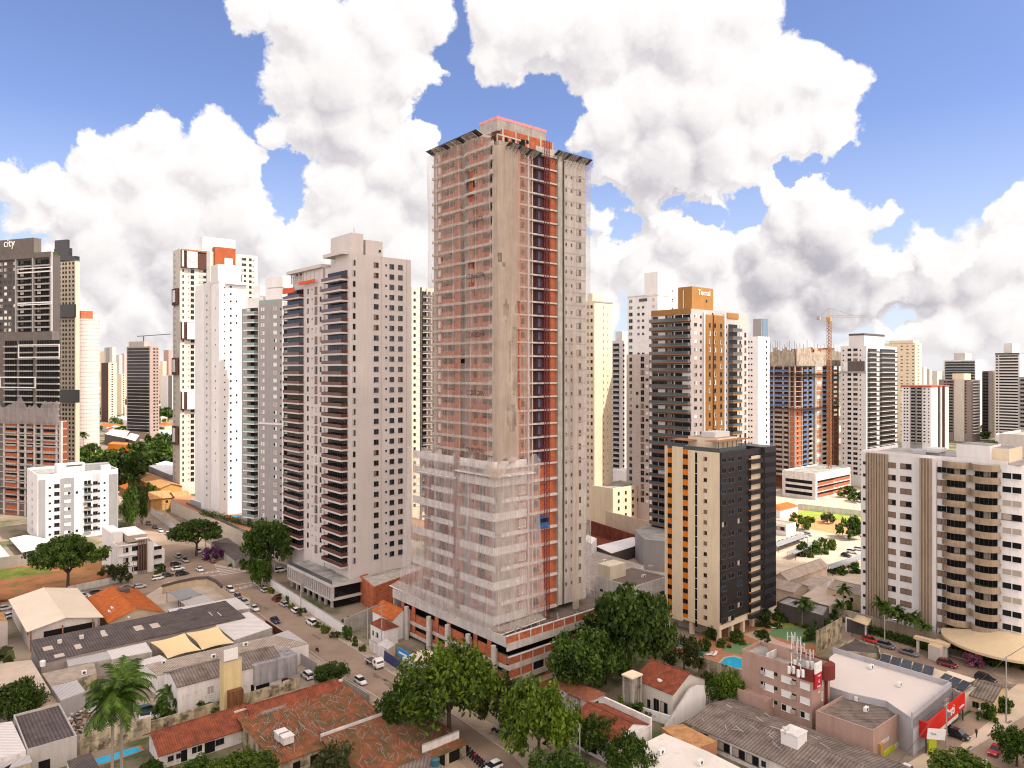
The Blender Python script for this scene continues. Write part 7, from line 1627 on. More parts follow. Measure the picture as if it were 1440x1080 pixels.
def tree(sp, label, px, py, r, h, name='tree', cat='tree', z=0., group=None, rz=None, sy=1.0, base=None):
    s = SPEC[sp]; me = proto(*s[:2], *s[2:], n=2 if sp in ('far', 'mid', 'shrub', 'shrubl', 'farl', 'farm') else 1); NTREE[0] += 1; cm, tm = me[NTREE[0] % len(me)]
    p = base or G(px, py, z); t = thing(name, label, cat, (p.x, p.y, z), rz if rz is not None else NTREE[0]*1.7, group)
    put('crown', cm, t, (0, 0, h*.18 if sp not in ('shrub', 'shrubl', 'purple', 'pink') else -.1*h), 0, (r, r*sy, h*.82 if sp not in ('shrub', 'shrubl', 'purple', 'pink') else h*1.05))
    put('trunk', tm, t, (0, 0, 0), 0, (r*.9, r*.9, h*.9))
    return t
# --- big trees near the camera
tree('two', 'largest tree, a spreading crown of light and dark green in front of the brick podium', 632, 1040, 10.6, 16.2, rz=2.2)
tree('mid', 'smaller dense tree tucked under the left side of the largest tree', 566, 1032, 5.2, 9.5)
tree('light', 'bright green tree right of the largest tree, above the parked motorcycles', 757, 1078, 7.4, 14.0, rz=.5)
tree('mid', 'low green tree at the bottom edge in front of the red tiled roof', 790, 1132, 6.4, 7.8)
tree('olive', 'thin olive green tree between the largest tree and the bright green one', 706, 1032, 5.2, 10.5)
tree('broad', 'huge dark dense tree between the brick podium and the striped tower', 886, 948, 10.6, 19.5, rz=1.2)
tree('broad', 'dark round tree against the right side of the brick podium', 818, 976, 7.6, 13.0, rz=4)
tree('broad', 'dark tree partly hidden between the two dark trees beside the podium', 852, 962, 6.0, 11)
tree('olive', 'grey green tree right of the huge dark tree beside the garden wall', 962, 946, 4.6, 8.0)
tree('mid', 'dark green young tree covering the arcade of the red tiled house', 842, 1062, 4.4, 6.5)
tree('mid', 'dark green tree at the bottom edge over the white flat roof', 886, 1104, 4.2, 8.0)
tree('light', 'yellow green tree between the white curved wall and the pink building', 1026, 996, 3.6, 7.0)
tree('mid', 'green tree below the garden wall, left of the pink building', 1012, 992, 3.0, 5.5)
tree('flat', 'wide flat crowned tree on the red earth lot in front of the white apartment block', 95, 832, 11.4, 17.5, rz=1.0)
tree('flat', 'dark spreading street tree below the terrace wall, left of the purple flowering tree', 276, 782, 10.5, 13.5)
tree('broad', 'large dark round tree left of the grey tower podium', 380, 806, 9.4, 18.5)
tree('purple', 'low purple flowering tree under the terrace wall', 300, 788, 4.6, 5.0)
tree('mid', 'young green street tree at the crossing beside a lamp post', 366, 826, 4.2, 8.5)
tree('broad', 'dark bushy tree at the left edge above the white roof', 12, 1020, 5.6, 8.5)
tree('mid', 'dark low tree beside the one at the left edge', 42, 1012, 3.4, 5.5)
tree('two', 'large green tree crown at the bottom edge below the red tiled house', 340, 1116, 6.2, 5.6)
tree('mid', 'green tree at the bottom edge left of the larger crown', 280, 1108, 4.0, 4.4)
tree('olive', 'pale green tree at the bottom edge over the ruined roof', 470, 1112, 5.0, 7.0)
tree('broad', 'dense dark round street tree beside the red tiled house and white car', 466, 966, 3.8, 5.0)
tree('light', 'bright yellow green tree at the bottom right in front of the shops', 1352, 1112, 6.2, 5.4)
tree('mid', 'dark green tree at the right edge beside the red car', 1430, 1078, 4.2, 6.5)
tree('shrub', 'shrub in the junkyard beside the palm trunks', 232, 1012, 2.6, 4.5, 'shrub', 'shrub')
tree('shrub', 'bush along the wall below the white two storey building', 292, 998, 3.2, 2.6, 'shrub', 'shrub')
tree('shrub', 'low bush at the foot of the chimney tower', 898, 1010, 2.6, 2.6, 'shrub', 'shrub')
tree('shrub', 'round dark shrub by the young street pavement tree', 486, 886, 1.9, 3.6, 'shrub', 'shrub')
tree('shrub', 'small bushy street tree on the pavement left of the flatbed truck', 486, 897, 2.2, 3.0, 'shrub', 'shrub')
tree('shrubl', 'light green bush behind the white bathing house wall', 884, 1000, 2.4, 3.0, 'shrub', 'shrub')
tree('mid', 'green bush beside the bottom left palm trunks', 212, 1100, 2.2, 3.4, 'shrub', 'shrub')
tree('shrubl', 'yellow green bush at the bottom edge next to the palm trunks', 238, 1098, 2.0, 2.4, 'shrub', 'shrub')
# --- garden of the striped tower and the avenue
for px, py, r, h, sp, lb in ((1000, 900, 2.0, 4.0, 'shrub', 'slim tree at the front corner of the striped tower'), (990, 914, 1.7, 3.6, 'shrub', 'shrub at the long narrow pool'), (1038, 903, 2.4, 3.0, 'shrub', 'round bush behind the green court'), (1018, 908, 2.2, 1.6, 'shrub', 'low bed left of the green court'),
        (1072, 898, 1.8, 2.2, 'shrub', 'bush at the curved garden bed'), (1078, 910, 1.7, 2.4, 'shrub', 'bush right of the garden path'), (1080, 880, 3.4, 4.2, 'shrub', 'big bush beside the black flank of the striped tower'), (1100, 872, 3.0, 3.4, 'shrub', 'dark bush by the gatehouse'), (1068, 892, 1.6, 1.2, 'shrubl', 'small yellow green bed by the path'),
        (1142, 884, 2.6, 3.6, 'shrub', 'round bush left of the white ball lamp'), (1166, 890, 2.4, 3.6, 'shrub', 'bush in front of the gate frame'), (1156, 896, 2.0, 2.4, 'shrub', 'low bush in the garden beside the gate frame'), (1140, 902, 2.0, 3.2, 'shrub', 'yucca like bush at the far green court'), (1128, 878, 2.4, 2.2, 'shrub', 'low hedge bush at the gatehouse'),
        (994, 960, 1.6, 2.4, 'shrub', 'dark shrub below the garden wall, left one'), (1006, 962, 1.8, 2.4, 'shrub', 'dark shrub below the garden wall, right one'), (1192, 868, 3.0, 4.2, 'shrub', 'bush behind the tan boundary wall'), (1180, 872, 3.0, 3.6, 'shrub', 'bush at the palm behind the tan wall'),
        (1370, 937, 3.0, 3.6, 'pink', 'pink flowering bush beside the gate arch'), (1392, 932, 3.4, 4.0, 'shrub', 'dark bush right of the pink flowering bush'), (1410, 930, 3.6, 4.4, 'shrub', 'large dark bush near the avenue pole'), (1432, 936, 3.4, 3.8, 'shrub', 'dark bush at the right edge by the avenue'), (1386, 1012, 2.2, 3.2, 'shrub', 'round green bush at the low white avenue wall, front one'), (1406, 998, 2.4, 3.4, 'shrub', 'round green bush at the low white avenue wall, rear one'),
        (1335, 908, 2.6, 4.2, 'shrub', 'bush at the brown base of the curved balcony tower'), (1164, 736, 3.6, 4.6, 'olive', 'small tree on the vacant orange lot'), (1128, 745, 5.2, 7.0, 'farl', 'yellow green tree at the edge of the vacant lot'), (1194, 757, 6.0, 10, 'farm', 'green tree beside the white tower lot'), (1132, 782, 3.2, 5.0, 'shrub', 'round bush in the parking yard, left one'), (1152, 778, 3.6, 4.8, 'shrub', 'round bush in the parking yard, middle one'), (1164, 772, 3.6, 4.6, 'shrubl', 'round bush in the parking yard, right one'),
        (1178, 806, 3.4, 3.2, 'shrub', 'bush at the toothed carport'), (1205, 805, 3.2, 3.2, 'shrub', 'bush beside the tower at the toothed carport'), (1110, 838, 2.4, 3.0, 'shrub', 'bush beside the beige gabled house'), (1192, 700, 5, 6, 'farm', 'tree at the foot of the brick podium far right'), (1205, 706, 5, 6, 'farm', 'second tree at the foot of the brick podium far right'),
        (588, 700, 5, 12, 'farm', 'tree in the gap between grey and netted tower'), (584, 716, 4, 9, 'farl', 'lighter tree in the gap between grey and netted tower'), (352, 800, 3, 3, 'shrub', 'hedge bush under the terrace wall'), (335, 795, 3.4, 3, 'shrub', 'low hedge bush beside the purple flowering tree'), (170, 820, 4.0, 6.0, 'olive', 'brownish tree at the office entrance'), (152, 812, 3, 4, 'olive', 'thin bush behind the sheet fence'),
        (226, 806, 2, 3, 'shrub', 'bush in front of the white office')):
    tree(sp, lb, px, py, r, h, 'garden_shrub' if h < 5 else 'garden_tree', 'shrub' if h < 5 else 'tree')
o = MB(); r_ = random.Random(4); a, c = G(1222, 890), G(1330, 922)
for i in range(5200):
    p = a.lerp(c, r_.random())+Vector((r_.gauss(0, .5), r_.gauss(0, .5), r_.uniform(.1, 2.0))); leaf(o, p, .26, LM['dark'], r_)
tag(o.build('hedge'), 'long dark clipped hedge in front of the tan boundary wall', 'hedge')
o = MB(); a, c = G(240, 716, 6.2), G(420, 762, 6.2)
for i in range(4200):
    p = a.lerp(c, .22+.7*r_.random())+Vector((r_.gauss(0, 1)+2, r_.gauss(0, 1)+3, r_.random()**2*2.4)); p.z += 0; leaf(o, p, .3, LM['mid'], r_)
tag(o.build('terrace_hedge'), 'loose green planting on the raised terrace of the white and grey towers', 'hedge')
# --- street trees on the left, far green quarter
for k, (px, py, r, h, sp, lb) in enumerate(((186, 748, 4.4, 19, 'col', 'tall slim tree at the street bend, front one'), (178, 742, 4.0, 16, 'col', 'tall slim tree at the street bend, left one'), (200, 738, 3.6, 14, 'col', 'tall slim tree at the street bend, right one'), (192, 722, 5.4, 15, 'olive', 'loose crowned tree behind the tall slim street trees'), (205, 712, 5, 12, 'farm', 'green tree in front of the ochre house'))):
    tree(sp, lb, px, py, r, h)
where = ['behind the white apartment block', 'by the orange painted wall', 'before the striped terraces', 'below the office tower', 'beside the beige box tower', 'in the middle of the far green quarter']
fl = [(98, 668, 11, 15, 'farl'), (112, 652, 9, 13, 'farm'), (134, 668, 9, 12, 'far'), (152, 676, 13, 17, 'far'), (168, 690, 13, 21, 'far'), (176, 680, 11, 17, 'far'), (196, 672, 12, 16, 'far'), (188, 668, 13, 9, 'farl'), (208, 672, 12, 9, 'farl'), (214, 662, 12, 15, 'far'), (226, 656, 13, 17, 'farm'), (236, 660, 11, 14, 'farl'), (240, 650, 11, 15, 'far'), (205, 650, 14, 16, 'far'), (218, 640, 14, 17, 'far'), (234, 636, 12, 16, 'far'), (190, 648, 12, 12, 'farm'), (175, 655, 11, 11, 'farm'), (160, 660, 12, 13, 'farm'), (145, 660, 11, 12, 'farl'),
      (128, 645, 9, 11, 'farm'), (198, 590, 16, 16, 'far'), (212, 588, 17, 17, 'far'), (226, 590, 16, 16, 'farm'), (238, 588, 16, 15, 'far'), (190, 586, 15, 14, 'farm'), (220, 600, 13, 13, 'farl'), (150, 583, 14, 13, 'farm'), (163, 581, 14, 11, 'far'), (178, 571, 18, 15, 'far'), (232, 572, 18, 15, 'far'), (166, 560, 18, 14, 'farm'), (132, 608, 10, 12, 'far'), (216, 604, 10, 10, 'farl'), (170, 612, 10, 9, 'farm'), (262, 668, 9, 9, 'far'), (268, 664, 8, 10, 'farl'), (254, 656, 10, 9, 'farl'), (1290, 600, 12, 12, 'farm'), (1420, 592, 14, 14, 'farm'), (1405, 598, 12, 12, 'far'), (1428, 602, 12, 10, 'farl'), (1396, 604, 12, 10, 'farm'), (866, 690, 6, 8, 'farm'), (1384, 600, 12, 10, 'far')]
adj = {'far': 'dark green', 'farl': 'yellow green', 'farm': 'mid green'}
for k, (px, py, r, h, sp) in enumerate(fl):
    side = 'far left' if px < 400 else 'far right'
    tree(sp, f'{adj[sp]} {"broad" if r > 11.5 else "round"} crowned tree, part of the {side} tree belt between the towers' if True else '', px, py, r, h, 'far_tree', group=f'{adj[sp]} {"broad" if r > 11.5 else "round"} trees of the {side} belt')
# --- palms
def frond(mb, r, L, droop, az, el, m, w=.9, n=9):
    """one arching frond with leaflets on both sides"""
    p = Vector((0, 0, 0)); d = Vector((math.cos(az)*math.cos(el), math.sin(az)*math.cos(el), math.sin(el))); side = Vector((-math.sin(az), math.cos(az), 0)); st = L/n; pts = [p]
    for i in range(n): d = (d+Vector((0, 0, -droop*(i+1)/n))).normalized(); p = p+d*st; pts.append(p)
    for i in range(n):
        a, c = pts[i], pts[i+1]; mb.face([a-side*.05, c-side*.04, c+side*.04, a+side*.05], m)
        k = math.sin(math.pi*(.18+.78*i/n))*w
        for s_ in (-1, 1):
            for j in (0, .5):
                q = a.lerp(c, j); tip = q+side*s_*k+(c-a).normalized()*k*.7+Vector((0, 0, -.35*k+r.uniform(-.1, .1))); u = (c-a).normalized()*.17
                mb.face([q-u, q+u, tip], m)
def palm_mesh(seed, n, L, leafm, droop=.3, w=.9):
    r = random.Random(seed); mb = MB()
    for i in range(n):
        el = r.uniform(-.35, 1.25); frond(mb, r, L*r.uniform(.8, 1.1), droop*r.uniform(.8, 1.3), 6.28*i/n*1.618+r.uniform(-.2, .2), el, leafm if el > -.1 or r.random() < .6 else LM['olive'], w)
    return mb.mesh('palm_crown')
PC = [palm_mesh(1, 36, 4.6, LM['mid'], .34, 1.1), palm_mesh(2, 18, 2.8, LM['mid'], .32, .7), palm_mesh(3, 18, 2.9, LM['dark'], .36, .75)]
PT = MB(); PT.tube((0, 0, 0), (.0, 0, .5), 1.0, .85, 10, PALMB); PT.tube((0, 0, .5), (0, 0, .93), .85, .6, 10, PALMB); PT.tube((0, 0, .93), (0, 0, 1), .75, .4, 10, LM['mid']); PT = PT.mesh('palm_trunk')
def palm(label, px, py, h, k=1, s=1., tr=.16, group=None, base=None):
    p = base or G(px, py); t = thing('palm_tree', label, 'palm', (p.x, p.y, 0), rnd.uniform(0, 6), group)
    put('crown', PC[k], t, (0, 0, h), 0, (s, s, s)); put('trunk', PT, t, (0, 0, 0), 0, (tr, tr, h)); return t
palm('tall royal palm at the lower left, the left trunk of the pair', 0, 0, 19.0, 0, 1.25, .30, base=GY(158, 117))
palm('tall royal palm at the lower left, the right trunk of the pair', 0, 0, 20.5, 0, 1.3, .30, base=GY(171, 119))
palm('palm tree rising right of the netted tower foot, front one', 832, 712, 12, 2, 1.5, .22); palm('palm tree rising right of the netted tower foot, rear one', 840, 708, 13, 2, 1.5, .22)
palm('palm tree in the far green quarter beside the white hall', 117, 640, 17, 2, 2.0, .3)
for k, (px, py, h, s) in enumerate(((1238, 892, 8.5, 1.15), (1248, 898, 7.4, 1.0), (1257, 901, 8.0, .95), (1268, 903, 6.8, 1.0), (1280, 907, 7.2, 1.05), (1290, 909, 6.5, 1.0), (1300, 910, 5.6, .9), (1262, 896, 7.2, .9))):
    palm('slim palm in the row along the tan boundary wall, ' + ['first and tallest on the left', 'second from the left', 'third from the left', 'fourth from the left', 'fifth from the left', 'sixth from the left', 'last on the right', 'set back behind the third'][k], px, py, h, 1, s, .12, 'palms along the tan boundary wall')
palm('dark palm in the garden behind the antennas', 1128, 882, 6.5, 2, 1.15); palm('dark palm beside the garden gatehouse', 1137, 878, 5.0, 2, 1.0); palm('tall palm in front of the tan gable wall', 1186, 868, 8.2, 1, 1.05); palm('low palm below the tall one at the tan gable wall', 1180, 872, 4.6, 1, .9); palm('small palm right of the junkyard', 235, 1000, 4.2, 1, 1.1); palm('small palm at the lower left garden edge', 318, 994, 2.2, 1, .6)
palm('palm on the raised terrace corner', 362, 800, 4, 1, .8)

# ================================================================ VEHICLES
TYRE = plain('tyre', (.012, .012, .012), .85); RIM = plain('rim', (.35, .35, .36), .35, metal=.6); HL = plain('headlight', (.7, .7, .68), .15); TLM = plain('tail_light', (.35, .01, .01), .2); CG = glass('car_glass', (.012, .014, .017), .05, .6)
PAINT = {'white': (.72, .71, .70), 'silver': (.40, .40, .41), 'grey': (.13, .13, .14), 'black': (.012, .012, .014), 'red': (.50, .012, .018), 'dark red': (.16, .012, .02), 'dark blue': (.02, .035, .07), 'green': (.02, .07, .05)}
PM = {k: plain('car_paint_'+k.replace(' ', '_'), v, .22, .6) for k, v in PAINT.items()}
def loft(mb, secs, m, close=True):
    """skin over a list of equal rings"""
    i = len(mb.v); n = len(secs[0]); k = mb.mi(m)
    for s_ in secs: mb.v += [tuple(p) for p in s_]
    for a in range(len(secs)-1):
        for j in range(n):
            mb.f.append((i+a*n+j, i+a*n+(j+1) % n, i+(a+1)*n+(j+1) % n, i+(a+1)*n+j)); mb.k.append(k)
    if close:
        mb.f.append(tuple(i+n-1-j for j in range(n))); mb.k.append(k); mb.f.append(tuple(i+(len(secs)-1)*n+j for j in range(n))); mb.k.append(k)
def ring(x, w, z0, z1, t=.86): return [(x, -w*.94, z0), (x, w*.94, z0), (x, w, z0+(z1-z0)*.45), (x, w*t, z1), (x, -w*t, z1), (x, -w, z0+(z1-z0)*.45)]
def car_proto(kind):
    L, W_, hb, hr = {'hatch': (3.9, .84, .92, 1.48), 'sedan': (4.5, .87, .92, 1.45), 'suv': (4.4, .90, 1.05, 1.68), 'pickup': (5.2, .92, 1.08, 1.78)}[kind]; h = L/2
    t = thing('car', 'car', 'car'); mb = MB()
    loft(mb, [ring(-h, W_*.82, .42, hb*.86), ring(-h+.25, W_*.97, .28, hb*.98), ring(-h*.3, W_, .24, hb), ring(h*.45, W_, .24, hb*.99), ring(h-.35, W_*.96, .26, hb*.84), ring(h, W_*.80, .38, hb*.66)], PM['white'])
    c0, c1, r0, r1 = {'hatch': (-h+.1, h*.50, -h+.55, h*.12), 'sedan': (-h*.72, h*.48, -h*.42, h*.10), 'suv': (-h+.1, h*.52, -h+.5, h*.18), 'pickup': (-h*.12, h*.50, -.05*h, h*.2)}[kind]
    rf = lambda x, w, z: [(x, -w, z), (x, w, z), (x, w*.97, z+.04), (x, -w*.97, z+.04)]
    loft(mb, [rf(r0, W_*.70, hr-.05), rf((r0+r1)/2, W_*.73, hr), rf(r1, W_*.70, hr-.05)], PM['white'])
    if kind == 'pickup': mb.box(-h+.25, -W_*.75, hb-.02, c0-.15, W_*.75, hb+.02, TYRE)
    mb.build('body', t, smooth=False)
    mb = MB(); gl = lambda x, w, z: [(x, -w, z), (x, w, z), (x, w*1.0, z+.01), (x, -w*1.0, z+.01)]
    mb.v += [(c0, -W_*.84, hb-.03), (c1, -W_*.84, hb-.03), (c1, W_*.84, hb-.03), (c0, W_*.84, hb-.03), (r0, -W_*.69, hr-.03), (r1, -W_*.69, hr-.03), (r1, W_*.69, hr-.03), (r0, W_*.69, hr-.03)]; k = mb.mi(CG)
    for f_ in ((0, 1, 5, 4), (1, 2, 6, 5), (2, 3, 7, 6), (3, 0, 4, 7), (4, 5, 6, 7)): mb.f.append(f_); mb.k.append(k)
    mb.build('window', t)
    wr = .31 if kind in ('hatch', 'sedan') else .36
    wh = MB(); wh.tube((0, -.1, 0), (0, .1, 0), wr, wr, 12, TYRE); wh = wh.mesh('tyre'); rm = MB(); rm.tube((0, -.108, 0), (0, .108, 0), wr*.6, wr*.6, 10, RIM); rm = rm.mesh('rim')
    for x in (-h*.60, h*.62):
        for y in (-W_+.1, W_-.1): w_ = put('wheel', wh, t, (x, y, wr)); put('rim', rm, w_)
    hl = MB(); hl.box(-.06, -.2, -.09, .06, .2, .09, HL); hl = hl.mesh('headlight'); tl = MB(); tl.box(-.05, -.16, -.14, .05, .16, .14, TLM); tl = tl.mesh('tail_light')
    for y in (-W_*.58, W_*.58): put('headlight', hl, t, (h-.1, y, hb*.66)); put('tail_light', tl, t, (-h+.06, y*1.08, hb*.78))
    return t
CP = {k: car_proto(k) for k in ('hatch', 'sedan', 'suv', 'pickup')}
USED = set()
UDIR = math.atan2(math.cos(R(39.5)), -math.sin(R(39.5))); VDIR = R(PHI)
def car(px, py, d, col, kind, label, group=None, z=0.03):
    a = {'u': UDIR, '-u': UDIR+math.pi, 'v': VDIR, '-v': VDIR+math.pi}.get(d, d); p = G(px, py)
    t = copy_tree(CP[kind], (p.x, p.y, z), a, None, label, group, {'body': PM[col]}); t.name = 'parked_car' if group else 'car'; return t
NAMEC = {'hatch': 'hatchback', 'sedan': 'sedan', 'suv': 'sport utility car', 'pickup': 'pickup truck'}
def cars(group, lst):
    for px, py, d, col, kind, where_ in lst: car(px, py, d, col, kind, f'{col} {NAMEC[kind]} {where_}', group)
cars('cars parked along the main street', [(324, 832, '-u', 'white', 'suv', 'first in the kerb row below the crossing'), (335, 841, '-u', 'grey', 'hatch', 'second in the kerb row below the crossing'), (344, 849, '-u', 'silver', 'sedan', 'third in the kerb row below the crossing'), (358, 858, '-u', 'white', 'sedan', 'last in the kerb row, by the pale shed'),
  (387, 875, '-u', 'dark blue', 'sedan', 'beside the red brown street fence'), (507, 961, '-u', 'white', 'hatch', 'alone at the kerb above the red tiled house'), (415, 861, 'u', 'white', 'hatch', 'on the pavement side by the tree pits'), (438, 878, 'u', 'white', 'suv', 'at the kerb by the white garden wall'),
  (371, 832, 'u', 'silver', 'hatch', 'half hidden by flowering plants near the crossing'), (388, 845, 'u', 'dark red', 'hatch', 'between the young trees of the right hand kerb'), (399, 852, 'u', 'silver', 'hatch', 'further down among the young trees of the right hand kerb')])
cars('cars near the crossing', [(281, 803, '-u', 'white', 'sedan', 'waiting at the painted stop line'), (279, 777, '-u', 'white', 'hatch', 'beside the dark spreading street tree'), (289, 784, '-u', 'silver', 'hatch', 'beside the purple flowering tree'), (299, 791, '-u', 'dark red', 'hatch', 'next to the zebra hatching'),
  (250, 784, 'u', 'silver', 'suv', 'in the middle of the upper street'), (260, 790, 'u', 'silver', 'pickup', 'following in the upper street'), (247, 795, 'v', 'black', 'hatch', 'first of three in the office bay'), (250, 802, 'v', 'white', 'sedan', 'second of three in the office bay'), (256, 809, 'v', 'black', 'suv', 'third of three in the office bay'),
  (209, 738, '-u', 'grey', 'suv', 'first of four in the row at the street bend'), (218, 743, '-u', 'black', 'sedan', 'second of four in the row at the street bend'), (226, 748, '-u', 'white', 'sedan', 'third of four in the row at the street bend'), (236, 752, '-u', 'white', 'sedan', 'last of four in the row at the street bend'), (395, 804, 'v', 'white', 'suv', 'under the large dark round tree'),
  (222, 815, 'v', 'white', 'hatch', 'in front of the white office'), (236, 811, 'v', 'black', 'hatch', 'beside the one in front of the white office'), (197, 827, 'v', 'silver', 'hatch', 'outside the sheet fence corner'), (181, 830, 'v', 'black', 'hatch', 'left of the silver one at the sheet fence corner'), (136, 836, 'v', 'black', 'suv', 'behind the cream hall roof'), (116, 841, 'v', 'silver', 'suv', 'behind the cream hall ridge'), (131, 844, 'v', 'white', 'hatch', 'half hidden behind the cream hall roof edge'), (7, 858, 'v', 'silver', 'sedan', 'at the left edge of the side street'), (15, 868, 1.2, 'white', 'hatch', 'nosed in beside the cream hall')])
cars('cars of the side street on the right', [(1224, 903, '-u', 'red', 'hatch', 'first of the row beside the dark flat roof'), (1246, 911, '-u', 'grey', 'suv', 'second of the row beside the hedge'), (1278, 921, '-u', 'grey', 'sedan', 'third of the row above the solar panels'), (1332, 937, '-u', 'dark red', 'suv', 'at the gate arch'), (1386, 958, '-u', 'black', 'suv', 'at the avenue corner under the bushes')])
cars('cars of the shop forecourts and yards', [(1346, 1037, '-u', 'black', 'suv', 'parked in front of the red shop'), (1272, 1092, '-v', 'white', 'suv', 'at the bottom edge before the lime shop'), (693, 1083, '-v', 'white', 'hatch', 'at the bottom edge by the motorcycles'), (402, 962, 'v', 'red', 'hatch', 'in the yard behind the red tiled house'), (407, 966, 'v', 'white', 'hatch', 'beside the red one in the yard'), (432, 953, 'u', 'white', 'suv', 'at the right end of the yard'),
  (208, 1002, 'v', 'green', 'suv', 'in the junkyard'), (215, 1010, .4, 'white', 'pickup', 'in the junkyard beside the green one'), (137, 998, 'v', 'silver', 'pickup', 'under the junkyard shed'), (150, 1017, 'v', 'black', 'hatch', 'among the scrap')])
car(1400, 1059, '-v', 'red', 'sedan', 'red sedan driving on the avenue at the bottom right')
car(1161, 733, 'v', 'white', 'hatch', 'white hatchback alone on the vacant orange lot')
for k in range(8):
    c_ = ['white', 'black', 'silver', 'grey', 'black', 'black', 'white', 'silver'][k]
    car(1093+k*6.2, 768-k*2.1, '-u', c_, 'hatch', f'{c_} hatchback in the carport row, ' + ['nearest the striped tower', 'second from the striped tower', 'third from the striped tower', 'fourth in line', 'fifth in line', 'sixth in line', 'seventh in line', 'last before the yard bush'][k], 'cars in the carport row')
cars('cars in the parking yard', [(1190, 783, '-u', 'black', 'hatch', 'in the sunny parking yard by the toothed carport'), (1199, 778, '-u', 'white', 'suv', 'in the sunny parking yard beside the black hatchback'), (1208, 774, '-u', 'white', 'hatch', 'in the sunny parking yard nearest the tower'), (866, 729, 'v', 'white', 'hatch', 'on the sunlit forecourt below the palms')])
for t in CP.values():                                                  # the prototypes themselves stand unseen, so remove them
    for ch in list(t.children):
        for g_ in list(ch.children): bpy.data.objects.remove(g_)
        bpy.data.objects.remove(ch)
    bpy.data.objects.remove(t)
# flatbed truck
p = G(527, 937); t = thing('flatbed_truck', 'white flatbed truck parked beside the building site gate', 'truck', (p.x, p.y, .03), UDIR+math.pi)
q = MB(); loft(q, [ring(.9, 1.05, .5, 2.3, .95), ring(1.3, 1.08, .5, 2.5, .93), ring(2.3, 1.08, .5, 2.45, .92), ring(2.75, 1.05, .55, 1.5, .98), ring(2.85, 1.0, .6, 1.3, .98)], PM['white']); q.build('cab', t)
q = MB(); q.face([(2.36, -.9, 2.28), (2.78, -.95, 1.5), (2.78, .95, 1.5), (2.36, .9, 2.28)], CG); q.box(1.4, -1.09, 1.5, 2.2, 1.09, 2.2, CG); q.build('window', t)
q = MB(); q.box(-3.2, -1.1, .95, .8, 1.1, 1.1, GREY3); q.box(-3.2, -1.15, 1.1, -.1, -1.08, 1.3, METW); q.box(-3.2, 1.08, 1.1, .8, 1.15, 1.3, METW); q.box(.7, -1.1, 1.1, .8, 1.1, 2.0, METW); q.build('flatbed', t)
wh = MB(); wh.tube((0, -.14, 0), (0, .14, 0), .45, .45, 12, TYRE); wh = wh.mesh('wheel'); rm = MB(); rm.tube((0, -.15, 0), (0, .15, 0), .25, .25, 10, RIM); rm = rm.mesh('rim')
for x in (-2.2, 1.9):
    for y in (-.95, .95): w_ = put('wheel', wh, t, (x, y, .45)); put('rim', rm, w_)
for y in (-.75, .75): q = MB(); q.box(2.82, y-.18, .75, 2.9, y+.18, .98, HL); q.build('headlight', t)
# motorcycles
def bike_proto():
    t = thing('motorcycle', 'motorcycle', 'motorcycle'); q = MB(); q.tube((-.25, -.11, .62), (.3, -.11, .8), .13, .15, 6, PM['black']); q.tube((-.25, .11, .62), (.3, .11, .8), .13, .15, 6, PM['black']); q.box(-.3, -.14, .35, .2, .14, .62, METD); q.build('body', t)
    q = MB(); q.box(-.75, -.13, .74, -.1, .13, .86, TYRE); q.build('seat', t); q = MB(); q.tube((.45, -.38, 1.05), (.45, .38, 1.05), .03, .03, 5, METD); q.tube((.42, 0, 1.05), (.66, 0, .32), .05, .05, 5, RIM); q.build('handlebar', t)
    w = MB(); w.tube((0, -.06, 0), (0, .06, 0), .3, .3, 12, TYRE); w = w.mesh('wheel')
    for x in (-.62, .66): put('wheel', w, t, (x, 0, .3))
    q = MB(); q.box(.5, -.1, .84, .66, .1, 1.02, HL); q.build('headlight', t); return t
BP = bike_proto(); first = [True]
def bike(px, py, a, lab, group, col='black'):
    p = G(px, py); t = copy_tree(BP, (p.x, p.y, .03), a, None, lab, group, {'body': PM[col]})
for k in range(12): bike(651+k*3.3, 1052+k*3.1, VDIR+.25, 'motorcycle in the slanted kerb row beside the whitewashed end wall', 'motorcycles beside the whitewashed end wall', ['black', 'dark red', 'black', 'grey', 'black', 'red'][k % 6])
for k in range(7): bike(696+k*6, 1030+k*2.6, UDIR+.2, 'motorcycle in the row under the bright green tree', 'motorcycles under the bright green tree', ['black', 'grey', 'black'][k % 3])
for px, py, lab in ((453, 884, 'lone motorcycle beside the white car by the garden wall'), (446, 916, 'lone motorcycle on the left pavement by the grey gate wall'), (486, 898, 'motorcycle at the pavement tree by the truck'), (492, 902, 'second motorcycle at the pavement tree, nearer the truck')): bike(px, py, UDIR, lab, None, 'dark red')
for ch in list(BP.children): bpy.data.objects.remove(ch)
bpy.data.objects.remove(BP)

